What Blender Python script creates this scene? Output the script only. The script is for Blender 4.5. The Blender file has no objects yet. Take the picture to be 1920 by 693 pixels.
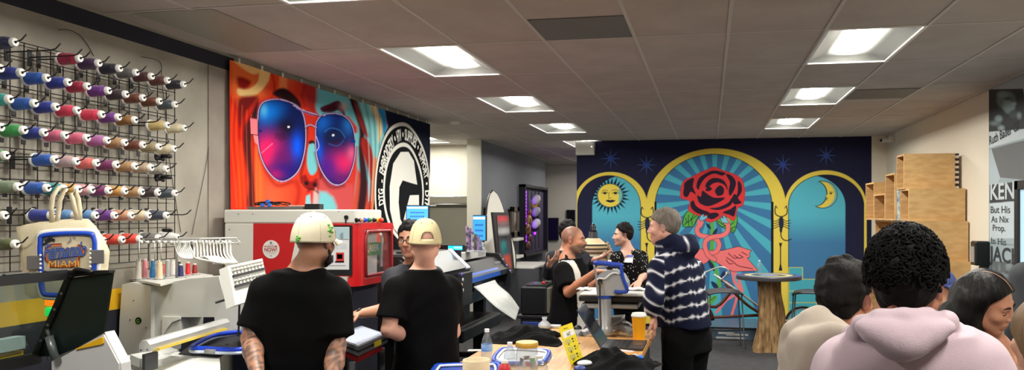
import bpy, math, random
import numpy as np
from mathutils import Vector, Matrix
random.seed(7)
SC = bpy.context.scene
COL = SC.collection
# ---------------------------------------------------------------- camera geometry
CX, CY, FL, YAW, EYE = 1083., 402., 1400., math.radians(10), 1.72
FWD = np.array([-math.sin(YAW), math.cos(YAW), 0.]); RGT = np.array([math.cos(YAW), math.sin(YAW), 0.]); UPV = np.array([0, 0, 1.])
CAMP = np.array([0, 0, EYE])
def ray(u, v): return FWD + RGT*((u-CX)/FL) + UPV*((CY-v)/FL)
def P(u, v, z): return CAMP + ray(u, v)*z
def PX(u, v, X): d = ray(u, v); return CAMP + d*(X/d[0])
def PY(u, v, Y): d = ray(u, v); return CAMP + d*(Y/d[1])
def PZ(u, v, Z): d = ray(u, v); return CAMP + d*((Z-EYE)/d[2])
def proj(p):
    q = np.asarray(p, float)-CAMP; z = q@FWD
    return CX+FL*(q@RGT)/z, CY-FL*q[..., 2]/z
cam = bpy.data.cameras.new('camera'); cam.lens = FL/1920*36; cam.sensor_width = 36
cam.shift_x = (960-CX)/1920; cam.shift_y = (CY-346.5)/1920; cam.clip_start = .05; cam.clip_end = 100
camo = bpy.data.objects.new('camera', cam); COL.objects.link(camo)
camo.location = CAMP; camo.rotation_euler = (math.radians(90), 0, YAW); SC.camera = camo
SC.view_settings.view_transform = 'Standard'; SC.view_settings.look = 'None'
SC.view_settings.gamma = 1; SC.view_settings.use_curve_mapping = False
SC.cycles.use_denoising = True
SC.cycles.max_bounces = 10; SC.cycles.diffuse_bounces = 8; SC.cycles.transparent_max_bounces = 16; SC.cycles.sample_clamp_indirect = 4
# ---------------------------------------------------------------- colours and materials
def lin1(c): c = c/255.; return c/12.92 if c <= .04045 else ((c+.055)/1.055)**2.4
def lin(c):
    if isinstance(c, str): c = tuple(int(c[i:i+2], 16) for i in (1, 3, 5))
    return tuple(lin1(x) for x in c)
_m = {}
def M(col, rough=.6, metal=0., bump=None, var=None, emit=0., coat=0., sheen=0., trans=None, attr=False, spec=.5, wave=None):
    """procedural material: bump=(scale, strength); var=(scale, other colour[, detail]); trans = see-through share; wave = (scale, strength, axis)"""
    key = repr((col, rough, metal, bump, var, emit, coat, sheen, trans, attr, spec, wave))
    if key in _m: return _m[key]
    m = bpy.data.materials.new('material'); m.use_nodes = True; nt = m.node_tree; N = nt.nodes; L = nt.links
    b = N['Principled BSDF']; c = lin(col)+(1,)
    b.inputs['Base Color'].default_value = c; b.inputs['Roughness'].default_value = rough; b.inputs['Metallic'].default_value = metal
    b.inputs['Specular IOR Level'].default_value = spec; b.inputs['Coat Weight'].default_value = coat; b.inputs['Sheen Weight'].default_value = sheen
    tc = N.new('ShaderNodeTexCoord')
    if attr:
        a = N.new('ShaderNodeVertexColor'); a.layer_name = 'Col'; L.new(a.outputs['Color'], b.inputs['Base Color'])
    if var:
        n = N.new('ShaderNodeTexNoise'); n.inputs['Scale'].default_value = var[0]; n.inputs['Detail'].default_value = var[2] if len(var) > 2 else 4
        mp = N.new('ShaderNodeMapping'); mp.inputs['Scale'].default_value = var[3] if len(var) > 3 else (1, 1, 1)
        L.new(tc.outputs['Object'], mp.inputs['Vector']); L.new(mp.outputs['Vector'], n.inputs['Vector'])
        r = N.new('ShaderNodeMapRange'); r.inputs['From Min'].default_value = .36; r.inputs['From Max'].default_value = .64
        L.new(n.outputs['Fac'], r.inputs['Value'])
        x = N.new('ShaderNodeMix'); x.data_type = 'RGBA'; x.inputs['A'].default_value = c; x.inputs['B'].default_value = lin(var[1])+(1,)
        if attr:
            x.blend_type = 'MULTIPLY'; L.new(a.outputs['Color'], x.inputs['A'])
        L.new(r.outputs['Result'], x.inputs['Factor']); L.new(x.outputs['Result'], b.inputs['Base Color'])
    h = None
    if bump:
        n2 = N.new('ShaderNodeTexNoise'); n2.inputs['Scale'].default_value = bump[0]; n2.inputs['Detail'].default_value = 5
        mp = N.new('ShaderNodeMapping'); mp.inputs['Scale'].default_value = bump[2] if len(bump) > 2 else (1, 1, 1)
        L.new(tc.outputs['Object'], mp.inputs['Vector']); L.new(mp.outputs['Vector'], n2.inputs['Vector']); h = n2.outputs['Fac']; st = bump[1]
    if wave:
        w = N.new('ShaderNodeTexWave'); w.inputs['Scale'].default_value = wave[0]; w.bands_direction = wave[2]; w.inputs['Distortion'].default_value = wave[3] if len(wave) > 3 else 0
        L.new(tc.outputs['Object'], w.inputs['Vector']); h = w.outputs['Fac']; st = wave[1]
    if h is not None:
        bp = N.new('ShaderNodeBump'); bp.inputs['Strength'].default_value = st; bp.inputs['Distance'].default_value = .01
        L.new(h, bp.inputs['Height']); L.new(bp.outputs['Normal'], b.inputs['Normal'])
    if emit:
        b.inputs['Emission Color'].default_value = c; b.inputs['Emission Strength'].default_value = emit
        if attr: L.new(a.outputs['Color'], b.inputs['Emission Color'])
    if trans:
        o = N['Material Output']; t = N.new('ShaderNodeBsdfTransparent'); t.inputs['Color'].default_value = lin(col)+(1,)
        mx = N.new('ShaderNodeMixShader'); mx.inputs[0].default_value = trans
        g = N.new('ShaderNodeBsdfGlossy'); g.inputs['Roughness'].default_value = rough
        if h is not None: L.new(bp.outputs['Normal'], g.inputs['Normal'])
        lw = N.new('ShaderNodeLayerWeight'); lw.inputs['Blend'].default_value = .5
        if h is not None: L.new(bp.outputs['Normal'], lw.inputs['Normal'])
        pw = N.new('ShaderNodeMath'); pw.operation = 'POWER'; pw.inputs[1].default_value = 4.; L.new(lw.outputs['Facing'], pw.inputs[0])
        fr = N.new('ShaderNodeMath'); fr.operation = 'MULTIPLY_ADD'; fr.inputs[1].default_value = .9; fr.inputs[2].default_value = .05; L.new(pw.outputs[0], fr.inputs[0])
        m2 = N.new('ShaderNodeMixShader'); L.new(fr.outputs[0], m2.inputs[0]); L.new(t.outputs[0], m2.inputs[1]); L.new(g.outputs[0], m2.inputs[2])
        L.new(b.outputs[0], mx.inputs[1]); L.new(m2.outputs[0], mx.inputs[2]); L.new(mx.outputs[0], o.inputs[0])
    _m[key] = m
    return m
# ---------------------------------------------------------------- things and parts
def ident(o, label=None, cat=None, group=None, kind=None):
    if label: o['label'] = label
    if cat: o['category'] = cat
    if group: o['group'] = group
    if kind: o['kind'] = kind
    return o
def thing(name, label, cat, loc=(0, 0, 0), group=None):
    o = bpy.data.objects.new(name, None); COL.objects.link(o); o.location = loc; o.empty_display_size = .05
    return ident(o, label, cat, group)
def wloc(o):
    v = Vector((0, 0, 0))
    while o is not None: v += Vector(o.location); o = o.parent
    return v
def copy_thing(root, loc, label, group=None, swap=None):
    r = root.copy(); COL.objects.link(r); r.location = loc; r['label'] = label
    if group: r['group'] = group
    for ch in root.children:
        c = ch.copy(); COL.objects.link(c); c.parent = r
        if swap and ch.name.split('.')[0] in swap:
            c.data = c.data.copy(); c.data.materials[0] = swap[ch.name.split('.')[0]]
        for g in ch.children:
            d = g.copy(); COL.objects.link(d); d.parent = c
    return r
def link_mesh(name, me, mats, parent, loc, smooth):
    for m in mats: me.materials.append(m)
    o = bpy.data.objects.new(name, me); COL.objects.link(o)
    if parent is not None: o.parent = parent
    o.location = loc
    if smooth:
        me.shade_smooth()
        if smooth is not True:
            try: me.set_sharp_from_angle(angle=math.radians(smooth))
            except Exception: pass
    return o
def A3(p): return np.asarray(p, float)
def unit(v): v = A3(v); return v/max(np.linalg.norm(v), 1e-9)
def frame_for(d):
    d = unit(d); a = A3((0, 0, 1)) if abs(d[2]) < .95 else A3((1, 0, 0))
    x = unit(np.cross(a, d)); return x, np.cross(d, x), d
class MB:
    """collects shapes given in world coordinates; build() links them as one mesh object"""
    def __init__(s): s.v = []; s.f = []; s.mi = []; s.n = 0; s.cur = 0
    def mat(s, i): s.cur = i; return s
    def add(s, vs, fs):
        b = s.n; s.v.extend([tuple(map(float, p)) for p in vs]); s.n += len(vs)
        for f in fs: s.f.append(tuple(b+i for i in f)); s.mi.append(s.cur)
        return s
    def box(s, lo, hi, bev=0.):
        c = (A3(lo)+A3(hi))/2; h = np.abs(A3(hi)-A3(lo))/2
        return s.obox(c, h, np.eye(3), bev)
    def obox(s, c, h, R=None, bev=0.):
        """box at c, half sizes h, axes = rows of R, chamfer bev"""
        R = np.eye(3) if R is None else A3(R); c = A3(c); h = A3(h); bev = min(bev, min(h)*.9)
        if bev <= 0:
            vs = [c+(A3((i, j, k))*h)@R for i in (-1, 1) for j in (-1, 1) for k in (-1, 1)]
            return s.add(vs, [(0, 1, 3, 2), (4, 6, 7, 5), (0, 4, 5, 1), (2, 3, 7, 6), (0, 2, 6, 4), (1, 5, 7, 3)])
        ids = {}; vs = []; fs = []
        for i in (-1, 1):
            for j in (-1, 1):
                for k in (-1, 1):
                    for ax in range(3):
                        q = A3((i, j, k))*h
                        for a2 in range(3):
                            if a2 != ax: q[a2] -= (i, j, k)[a2]*bev
                        ids[i, j, k, ax] = len(vs); vs.append(c+q@R)
        S = (-1, 1)
        for ax in range(3):
            a, b = (ax+1) % 3, (ax+2) % 3
            for sg in S:
                def key(x, y):
                    t = [0]*3; t[ax] = sg; t[a] = x; t[b] = y; return (t[0], t[1], t[2], ax)
                q = [ids[key(-1, -1)], ids[key(1, -1)], ids[key(1, 1)], ids[key(-1, 1)]]
                fs.append(q if sg > 0 else q[::-1])
            for x in S:
                for y in S:
                    t0 = [0]*3; t0[a] = x; t0[b] = y
                    def k2(sg, af): t = list(t0); t[ax] = sg; return ids[t[0], t[1], t[2], af]
                    q = [k2(-1, a), k2(1, a), k2(1, b), k2(-1, b)]
                    fs.append(q if x*y < 0 else q[::-1])
        for i in S:
            for j in S:
                for k in S:
                    q = [ids[i, j, k, 0], ids[i, j, k, 1], ids[i, j, k, 2]]
                    fs.append(q if i*j*k > 0 else q[::-1])
        return s.add(vs, fs)
    def cyl(s, p0, p1, r0, r1=None, n=16, caps=True):
        r1 = r0 if r1 is None else r1; p0 = A3(p0); p1 = A3(p1); x, y, d = frame_for(p1-p0)
        an = [2*math.pi*i/n for i in range(n)]
        vs = [p0+(x*math.cos(t)+y*math.sin(t))*r0 for t in an]+[p1+(x*math.cos(t)+y*math.sin(t))*r1 for t in an]
        fs = [(i, (i+1) % n, n+(i+1) % n, n+i) for i in range(n)]
        if caps: fs += [tuple(range(n))[::-1], tuple(range(n, 2*n))]
        return s.add(vs, fs)
    def lathe(s, base, axis, prof, n=20, caps=True):
        """prof: (radius, height along axis) pairs"""
        base = A3(base); x, y, d = frame_for(axis); vs = []; fs = []; m = len(prof)
        for r, h in prof:
            for i in range(n):
                t = 2*math.pi*i/n; vs.append(base+d*h+(x*math.cos(t)+y*math.sin(t))*r)
        for j in range(m-1):
            for i in range(n): fs.append((j*n+i, j*n+(i+1) % n, (j+1)*n+(i+1) % n, (j+1)*n+i))
        if caps: fs += [tuple(range(n))[::-1], tuple(range((m-1)*n, m*n))]
        return s.add(vs, fs)
    def tube(s, pts, r, n=8, closed=False, caps=True, smooth=0):
        pts = [A3(p) for p in pts]
        if smooth: pts = spline(pts, smooth, closed)
        m = len(pts); rr = r if hasattr(r, '__len__') else None
        if rr is not None: rr = np.interp(np.linspace(0, 1, m), np.linspace(0, 1, len(rr)), rr)
        vs = []; fs = []; px = None
        for i in range(m):
            a = pts[(i-1) % m] if closed or i > 0 else pts[0]; b = pts[(i+1) % m] if closed or i < m-1 else pts[-1]
            d = unit(b-a)
            if px is None: px, py, _ = frame_for(d)
            else:
                px = unit(px-d*np.dot(px, d)); py = np.cross(d, px)
            R = rr[i] if rr is not None else r
            for k in range(n):
                t = 2*math.pi*k/n; vs.append(pts[i]+(px*math.cos(t)+py*math.sin(t))*R)
        for i in range(m if closed else m-1):
            j = (i+1) % m
            for k in range(n): fs.append((i*n+k, i*n+(k+1) % n, j*n+(k+1) % n, j*n+k))
        if caps and not closed: fs += [tuple(range(n))[::-1], tuple(range((m-1)*n, m*n))]
        return s.add(vs, fs)
    def ribbon(s, pts, side, w, th=.003):
        """flat strap along pts, width w towards side"""
        pts = [A3(p) for p in pts]; m = len(pts); vs = []; fs = []
        for i in range(m):
            d = unit(pts[min(i+1, m-1)]-pts[max(i-1, 0)]); sd = unit(A3(side)-d*np.dot(side, d)); nn = np.cross(d, sd)
            for a, b in ((-1, -1), (1, -1), (1, 1), (-1, 1)): vs.append(pts[i]+sd*a*w/2+nn*b*th/2)
        for i in range(m-1):
            for k in range(4): fs.append((i*4+k, i*4+(k+1) % 4, (i+1)*4+(k+1) % 4, (i+1)*4+k))
        fs += [(3, 2, 1, 0), tuple(range((m-1)*4, m*4))]
        return s.add(vs, fs)
    def prism(s, poly, off):
        """closed polygon (3-D points) extruded by off"""
        n = len(poly); off = A3(off); vs = [A3(p) for p in poly]+[A3(p)+off for p in poly]
        nrm = sum((np.cross(vs[i]-vs[0], vs[i+1]-vs[0]) for i in range(1, n-1)), A3((0, 0, 0)))
        top = tuple(range(n)); bot = tuple(range(n, 2*n)); fs = [(i, i+n, (i+1) % n+n, (i+1) % n) for i in range(n)]
        fs += [top, bot[::-1]]
        if np.dot(nrm, off) > 0: fs = [f[::-1] for f in fs]
        return s.add(vs, fs)
    def ell(s, c, r, R=None, n=16, m=10):
        R = np.eye(3) if R is None else A3(R); c = A3(c); r = A3(r) if hasattr(r, '__len__') else A3((r, r, r)); vs = []; fs = []
        for j in range(m+1):
            ph = math.pi*j/m
            for i in range(n):
                t = 2*math.pi*i/n; vs.append(c+(A3((math.sin(ph)*math.cos(t), math.sin(ph)*math.sin(t), math.cos(ph)))*r)@R)
        for j in range(m):
            for i in range(n): fs.append((j*n+i, (j+1)*n+i, (j+1)*n+(i+1) % n, j*n+(i+1) % n))
        return s.add(vs, fs)
    def quad(s, a, b, c, d): return s.add([a, b, c, d], [(0, 1, 2, 3)])
    def sheet(s, fn, nu, nv, th=0.):
        """surface fn(a, b), a and b in 0..1; th gives it thickness"""
        V = [[A3(fn(i/nu, j/nv)) for j in range(nv+1)] for i in range(nu+1)]
        vs = [V[i][j] for i in range(nu+1) for j in range(nv+1)]; I = lambda i, j: i*(nv+1)+j
        fs = [(I(i, j), I(i+1, j), I(i+1, j+1), I(i, j+1)) for i in range(nu) for j in range(nv)]
        if th:
            b = len(vs); nr = []
            for i in range(nu+1):
                for j in range(nv+1):
                    du = V[min(i+1, nu)][j]-V[max(i-1, 0)][j]; dv = V[i][min(j+1, nv)]-V[i][max(j-1, 0)]
                    nr.append(unit(np.cross(du, dv)))
            vs = vs+[p-n*th for p, n in zip(vs, nr)]
            fs = fs+[tuple(b+k for k in f)[::-1] for f in fs]
            for i in range(nu): fs += [(I(i, 0), b+I(i, 0), b+I(i+1, 0), I(i+1, 0)), (I(i+1, nv), b+I(i+1, nv), b+I(i, nv), I(i, nv))]
            for j in range(nv): fs += [(I(0, j+1), b+I(0, j+1), b+I(0, j), I(0, j)), (I(nu, j), b+I(nu, j), b+I(nu, j+1), I(nu, j+1))]
        return s.add(vs, fs)
    def text(s, txt, org, ax, ay, size, align='CENTER', lift=0.0012, warp=None, bold=0., squash=1.):
        """flat lettering; org = world point of the anchor, ax/ay = world directions; warp maps (x, y) -> world point instead"""
        for x, y, fs in [glyphs(txt, align, bold)]:
            ax_, ay_ = unit(ax), unit(ay); nn = np.cross(ax_, ay_)
            if warp: vs = [warp(a*size*squash, b*size) for a, b in zip(x, y)]
            else: vs = [A3(org)+ax_*a*size*squash+ay_*b*size+nn*lift for a, b in zip(x, y)]
            s.add(vs, fs)
        return s
    def build(s, name, mats, parent=None, smooth=False, origin=None):
        mats = mats if isinstance(mats, (list, tuple)) else [mats]
        if parent is not None: o0 = wloc(parent); loc = (0, 0, 0)
        elif origin is not None: o0 = Vector(origin); loc = origin
        else:
            a = np.array(s.v); lo, hi = a.min(0), a.max(0); o0 = Vector(((lo[0]+hi[0])/2, (lo[1]+hi[1])/2, lo[2])); loc = o0
        me = bpy.data.meshes.new(name); me.from_pydata([(x-o0[0], y-o0[1], z-o0[2]) for x, y, z in s.v], [], s.f)
        me.polygons.foreach_set('material_index', s.mi); me.update()
        return link_mesh(name, me, mats, parent, loc, smooth)
_g = {}
def glyphs(txt, align, bold):
    k = (txt, align, bold)
    if k not in _g:
        c = bpy.data.curves.new('glyphs', 'FONT'); c.body = txt; c.align_x = align; c.size = 1; c.offset = bold; c.resolution_u = 3
        o = bpy.data.objects.new('glyphs', c); COL.objects.link(o); dg = bpy.context.evaluated_depsgraph_get(); dg.update()
        me = o.evaluated_get(dg).to_mesh()
        _g[k] = ([v.co.x for v in me.vertices], [v.co.y for v in me.vertices], [tuple(p.vertices) for p in me.polygons])
        o.evaluated_get(dg).to_mesh_clear(); bpy.data.objects.remove(o); bpy.data.curves.remove(c)
    return _g[k]
def spline(pts, k, closed=False):
    pts = [A3(p) for p in pts]; m = len(pts); out = []
    for i in range(m if closed else m-1):
        g = lambda j: pts[j % m] if closed else pts[min(max(j, 0), m-1)]
        a, b, c, d = g(i-1), g(i), g(i+1), g(i+2)
        for q in range(k):
            t = q/k; out.append(.5*((2*b)+(c-a)*t+(2*a-5*b+4*c-d)*t*t+(3*b-a-3*c+d)*t**3))
    if not closed: out.append(pts[-1])
    return out
def rotz(a): c, s = math.cos(a), math.sin(a); return np.array([[c, s, 0], [-s, c, 0], [0, 0, 1.]])   # rows = axes
def vis_mesh(name, V, Q, mats, parent=None, col=None, smooth=True, origin=None):
    """mesh from numpy verts and quads, optional linear colour per vertex in attribute Col"""
    o0 = np.array(wloc(parent)) if parent is not None else (A3(origin) if origin is not None else A3((0, 0, 0)))
    me = bpy.data.meshes.new(name); n = len(V); q = len(Q)
    me.vertices.add(n); me.vertices.foreach_set('co', (V-o0).astype(np.float32).ravel())
    me.loops.add(q*4); me.loops.foreach_set('vertex_index', Q.astype(np.int32).ravel())
    me.polygons.add(q); me.polygons.foreach_set('loop_start', np.arange(0, q*4, 4, dtype=np.int32))
    me.update(calc_edges=True); me.validate()
    if col is not None:
        a = me.color_attributes.new('Col', 'FLOAT_COLOR', 'POINT')
        a.data.foreach_set('color', np.concatenate([col, np.ones((n, 1))], 1).astype(np.float32).ravel())
    return link_mesh(name, me, mats if isinstance(mats, (list, tuple)) else [mats], parent, tuple(o0) if parent is None else (0, 0, 0), smooth)
# ---------------------------------------------------------------- painted flat surfaces
class Paint:
    """a flat grid of vertices on a plane, painted by vertex colour; shapes are given in any 2-D chart (U, V)"""
    def __init__(s, org, du, dv, lu, lv, step):
        s.org, s.du, s.dv = A3(org), unit(du), unit(dv); s.nu, s.nv = int(lu/step)+1, int(lv/step)+1
        a, b = np.meshgrid(np.linspace(0, lu, s.nu), np.linspace(0, lv, s.nv), indexing='ij'); s.a, s.b = a.ravel(), b.ravel()
        s.pos = s.org+s.a[:, None]*s.du+s.b[:, None]*s.dv; s.c = np.zeros((len(s.a), 3)); s.U, s.V = s.a, s.b; s.aa = step
    def chart(s, U, V, aa): s.U, s.V, s.aa = U, V, aa; return s
    def photo(s): U, V = proj(s.pos); return s.chart(U, V, .7)
    def fill(s, col, mask=None):
        c = np.array(lin(col)) if not isinstance(col, np.ndarray) else col
        if mask is None: s.c[:] = c
        else: s.c += mask[:, None]*(c-s.c)
        return s
    def sd_poly(s, pts, closed=True):
        pts = np.asarray(pts, float); d = np.full(len(s.U), 1e9); ins = np.zeros(len(s.U), bool); n = len(pts)
        for i in range(n if closed else n-1):
            (x0, y0), (x1, y1) = pts[i], pts[(i+1) % n]; ex, ey = x1-x0, y1-y0; L = ex*ex+ey*ey+1e-12
            t = np.clip(((s.U-x0)*ex+(s.V-y0)*ey)/L, 0, 1); d = np.minimum(d, (s.U-x0-t*ex)**2+(s.V-y0-t*ey)**2)
            if closed and y0 != y1: ins ^= ((y0 > s.V) != (y1 > s.V)) & (s.U < (x1-x0)*(s.V-y0)/(y1-y0)+x0)
        d = np.sqrt(d)
        return np.where(ins, -d, d) if closed else d
    def m(s, sd, soft=None): k = soft or s.aa; return np.clip(.5-sd/k, 0, 1)
    def poly(s, pts, col, soft=None, curve=0, clip=None, al=1.):
        if curve: pts = [p[:2] for p in spline([(x, y, 0) for x, y in pts], curve, True)]
        mk = s.m(s.sd_poly(pts), soft)*al
        return s.fill(col, mk if clip is None else mk*clip)
    def line(s, pts, w, col, soft=None, curve=0, clip=None, al=1., closed=False):
        if curve: pts = [p[:2] for p in spline([(x, y, 0) for x, y in pts], curve, closed)]
        mk = s.m(s.sd_poly(pts+pts[:1] if closed else pts, False)-w/2, soft)*al
        return s.fill(col, mk if clip is None else mk*clip)
    def sd_ell(s, c, r):
        x, y = (s.U-c[0])/r[0], (s.V-c[1])/r[1]; k = np.sqrt(x*x+y*y); return (k-1)*min(r)
    def ell(s, c, r, col, soft=None, clip=None, al=1.):
        mk = s.m(s.sd_ell(c, r), soft)*al
        return s.fill(col, mk if clip is None else mk*clip)
    def build(s, name, mat, parent=None, bow=None):
        i = np.arange(s.nu*s.nv).reshape(s.nu, s.nv)
        Q = np.stack([i[:-1, :-1], i[1:, :-1], i[1:, 1:], i[:-1, 1:]], -1).reshape(-1, 4)
        p = s.pos if bow is None else s.pos+bow(s.a, s.b)
        return vis_mesh(name, p, Q, mat, parent, s.c, True, None if parent is not None else tuple(s.org))
# ================================================================ the room
H = 2.87; XL, XR, YB = -3.40, 2.55, 11.55
TX0, TP, TY0, TQ = -1.664, .5945, 4.82, 1.09      # ceiling grid: one line in x, pitch; one line in y, pitch
cx = [TX0+TP*k for k in range(-8, 11)]; cy = [TY0+TQ*k for k in range(-7, 13)]
FIX = [(-2.258, k) for k in (-2, 0, 2, 4, 6, 9, -4)]+[(.7135, k) for k in (-2, 0, 2, 4, -4)]+[(-4.636, 5)]
VENT = [(-1.07, -1, 1), (1.902, 3, 1), (-3.447, -1, 2), (1.902, -2, 3)]
def struct(name, mb, mats, parent=None, smooth=False):
    o = mb.build(name, mats, parent, smooth)
    if parent is None: o['kind'] = 'structure'
    return o
tile_m = M((188, 180, 174), .95, bump=(160, .25), var=(3, (178, 170, 164)))
fixcells = {(round((x-TX0)/TP), k) for x, k in FIX}
half = {(-1.07, -1): .5}
mb = MB()
for i in range(len(cx)-1):
    for j in range(len(cy)-1):
        if (i-8, j-7) in fixcells: continue
        mb.quad((cx[i], cy[j], H), (cx[i], cy[j+1], H), (cx[i+1], cy[j+1], H), (cx[i+1], cy[j], H))
ceil = struct('ceiling', mb, tile_m)
mb = MB()
for x in cx: mb.box((x-.011, cy[0], H-.005), (x+.011, cy[-1], H+.004))
for y in cy: mb.box((cx[0], y-.009, H-.0042), (cx[-1], y+.009, H+.004))
o = mb.build('ceiling_trim', M((196, 192, 186), .55), ceil); o['kind'] = 'structure'
# fluorescent troffers
white_enamel = M((226, 226, 222), .4)
lamp_m = M((255, 250, 240), .5, emit=62.)
def troffer(x, k, label):
    y = cy[k+7]; x1, y1 = x+TP, y+TQ; xm = x+TP/2
    t = thing('ceiling_light', label, 'ceiling light', (xm, (y+y1)/2, H-.01), 'recessed fluorescent ceiling lights')
    f = MB(); e = .02
    for a, b in (((x, y), (x+e, y1)), ((x1-e, y), (x1, y1)), ((x+e, y), (x1-e, y+e)), ((x+e, y1-e), (x1-e, y1))):
        f.box((a[0], a[1], H-.009), (b[0], b[1], H+.004))
    f.build('frame', M((235, 235, 232), .4), t)
    r = MB(); w = .085; top = H+.075
    a0, a1, b0, b1 = x+e, x1-e, y+e, y1-e
    r.quad((a0, b0, H), (xm-w, b0+.1, top), (xm-w, b1-.1, top), (a0, b1, H)); r.quad((a1, b1, H), (xm+w, b1-.1, top), (xm+w, b0+.1, top), (a1, b0, H))
    r.quad((a1, b0, H), (xm+w, b0+.1, top), (xm-w, b0+.1, top), (a0, b0, H)); r.quad((a0, b1, H), (xm-w, b1-.1, top), (xm+w, b1-.1, top), (a1, b1, H))
    r.quad((xm-w, b0+.1, top), (xm+w, b0+.1, top), (xm+w, b1-.1, top), (xm-w, b1-.1, top))
    r.build('reflector', M((128, 129, 126), .5), t)
    d = MB(); n = 8
    d.sheet(lambda a, b: (xm-w*.93+2*w*.93*a, b0+.105+(b1-b0-.21)*b, H+.040-.006*math.sin(math.pi*a)), 10, 2)
    d.build('diffuser', lamp_m, t, True)
    return t
lab = ['recessed fluorescent light at the top edge of the photo above the thread wall aisle', 'largest lit troffer of the left row, right of the sunglasses banner',
       'second lit troffer of the left row, above the surfboard', 'third lit troffer of the left row, just before the mural wall', 'small far troffer above the grey display wall',
       'farthest troffer over the back room beside the mural edge', 'troffer overhead near the entrance in the left row',
       'troffer above the pink hooded sweatshirt, nearest of the right row', 'largest lit troffer of the right row', 'second lit troffer of the right row, in front of the mural',
       'smallest lit troffer of the right row, above the moon arch', 'troffer overhead near the entrance in the right row', 'small troffer in the alcove right of the round logo banner']
for (x, k), l in zip(FIX, lab): troffer(x, k, l)
# vents (flat grey return tiles)
vm = M((120, 121, 118), .6, var=(220, (96, 97, 95), 1))
def vent(x, y, w, l, label, m=vm):
    t = MB(); t.box((x+.012, y+.012, H-.006), (x+w-.012, y+l-.012, H-.001))
    ident(t.build('ceiling_vent', m), label, 'vent')
vent(-1.07, cy[6]+.545, TP, .545, 'grey perforated vent panel in the ceiling between the two rows of lights')
vent(1.902-.5945, cy[9]+.2, TP, .6, 'thin grey vent panel in the ceiling right of the small right-row light')
vent(-3.24, cy[6], .52, TQ, 'large grey vent panel beside the thread wall corner', M((150, 150, 138), .5))
vent(1.902, cy[5]+.2, TP*1.6, .8, 'smoky grey panel at the top right corner of the ceiling', M((96, 98, 96), .4))
vent(-2.0, 13.2, .3, .14, 'small dark vent slot in the back room ceiling')
p = PZ(853, 228, H); t = MB().lathe((p[0], p[1], H-.03), (0, 0, 1), [(.02, 0), (.06, .006), (.065, .03)], 20)
ident(t.build('smoke_detector', M((225, 222, 214), .5), smooth=40), 'round smoke detector on the ceiling beside the logo banner', 'smoke detector')
# floor
struct('floor', MB().quad((-6.2, -2.5, 0), (XR+.1, -2.5, 0), (XR+.1, 17.2, 0), (-6.2, 17.2, 0)),
       M((48, 48, 52), .95, var=(9, (70, 70, 73), 6, (1, 4.5, 1)), bump=(300, .4)))
# walls
conc = M((168, 164, 152), .9, var=(2.2, (146, 142, 131), 8), bump=(30, .12))
cream = M((224, 217, 200), .9, bump=(200, .06))
navy = M((24, 28, 46), .75)
wl = MB()
wl.box((XL-.12, -2.5, 0), (XL, 8.72, H))
w = struct('wall_left', wl, conc)
o = struct('trim_1', MB().box((XL, -2.5, H-.115), (XL+.006, 4.9, H-.02)), M((24, 28, 44), .7))
struct('trim_2', MB().box((XL, -2.5, 1.17), (XL+.005, 4.75, 1.29)), M((234, 184, 30), .6))
struct('baseboard_left', MB().box((XL, -2.5, 0), (XL+.005, 4.75, 1.17)), M((28, 30, 44), .7))
struct('trim_3', MB().box((XL, 4.62, 1.3), (XL+.008, 4.82, H-.118)), M((150, 142, 132), .8, var=(3, (134, 124, 116))))
struct('wall_right', MB().box((XR, -2.5, 0), (XR+.12, YB, H)), cream)
struct('wall_back_right', MB().box((2.345, YB-.03, 0), (XR, YB+.1, H)), cream)
struct('wall_behind', MB().box((-6.2, -2.6, 0), (XR+.1, -2.5, H)), M((190, 186, 176), .9))
struct('wall_alcove', MB().box((-6.2, 11.75, 0), (-3.62, 11.85, H)), M((206, 202, 186), .9))
struct('wall_alcove_side', MB().box((-6.25, 8.6, 0), (-6.15, 11.8, H)), M((206, 202, 186), .9))
struct('wall_alcove_near', MB().box((-6.2, 8.62, 0), (XL-.12, 8.72, H)), M((206, 202, 186), .9))
struct('wall_grey', MB().box((-3.6, 11.02, 0), (-3.45, 15.6, H)), M((100, 104, 112), .8, bump=(250, .05)))
struct('trim_4', MB().box((-3.66, 10.98, 0), (-3.44, 11.02, H-.002)), M((222, 219, 205), .7))
struct('wall_far', MB().box((-6.2, 17, 0), (-1.0, 17.1, H)), M((212, 208, 200), .9))
struct('wall_far_side', MB().box((-1.95, YB+.25, 0), (-1.85, 17, H)), M((205, 202, 196), .9))
# ================================================================ mural wall
art_m = M((200, 200, 200), .8, attr=True, bump=(220, .05), spec=.2)
struct('wall_back', MB().box((-2.05, YB, 0), (2.345, YB+.25, H)), M((26, 28, 54), .75))
mu = Paint((-2.049, YB-.004, .0), (1, 0, 0), (0, 0, 1), 4.393, H, .0054).photo()
U, V = mu.U, mu.V
NV = (29, 31, 60); YE = (226, 205, 84); TE = (84, 178, 200); BL = (62, 118, 166)
mu.fill(NV)
def mixc(c1, c2, t): return np.array(lin(c1))[None]*(1-t[:, None])+np.array(lin(c2))[None]*t[:, None]
def arch(c, rx, ry): return np.where(V < c[1], mu.sd_ell(c, (rx, ry)), np.abs(U-c[0])-rx)
for c, rx, ry in (((1144.5, 386), 69.5, 64), ((1548, 386), 77, 67), ((1342.5, 386), 131, 108)): mu.fill(YE, mu.m(arch(c, rx, ry), 1))
mu.fill(YE, mu.m(np.maximum(np.abs(U-1213)-16, 376-V), 1)); mu.fill(YE, mu.m(np.maximum(np.abs(U-1464.5)-14.5, 378-V), 1))
iL, iR, iC = arch((1142, 386), 58.5, 56.5), arch((1549, 386), 70, 58), arch((1338, 386), 109, 96.5)
for s_ in (iL, iR, iC): mu.fill((20, 22, 40), mu.m(s_-1.2, 1))
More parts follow.
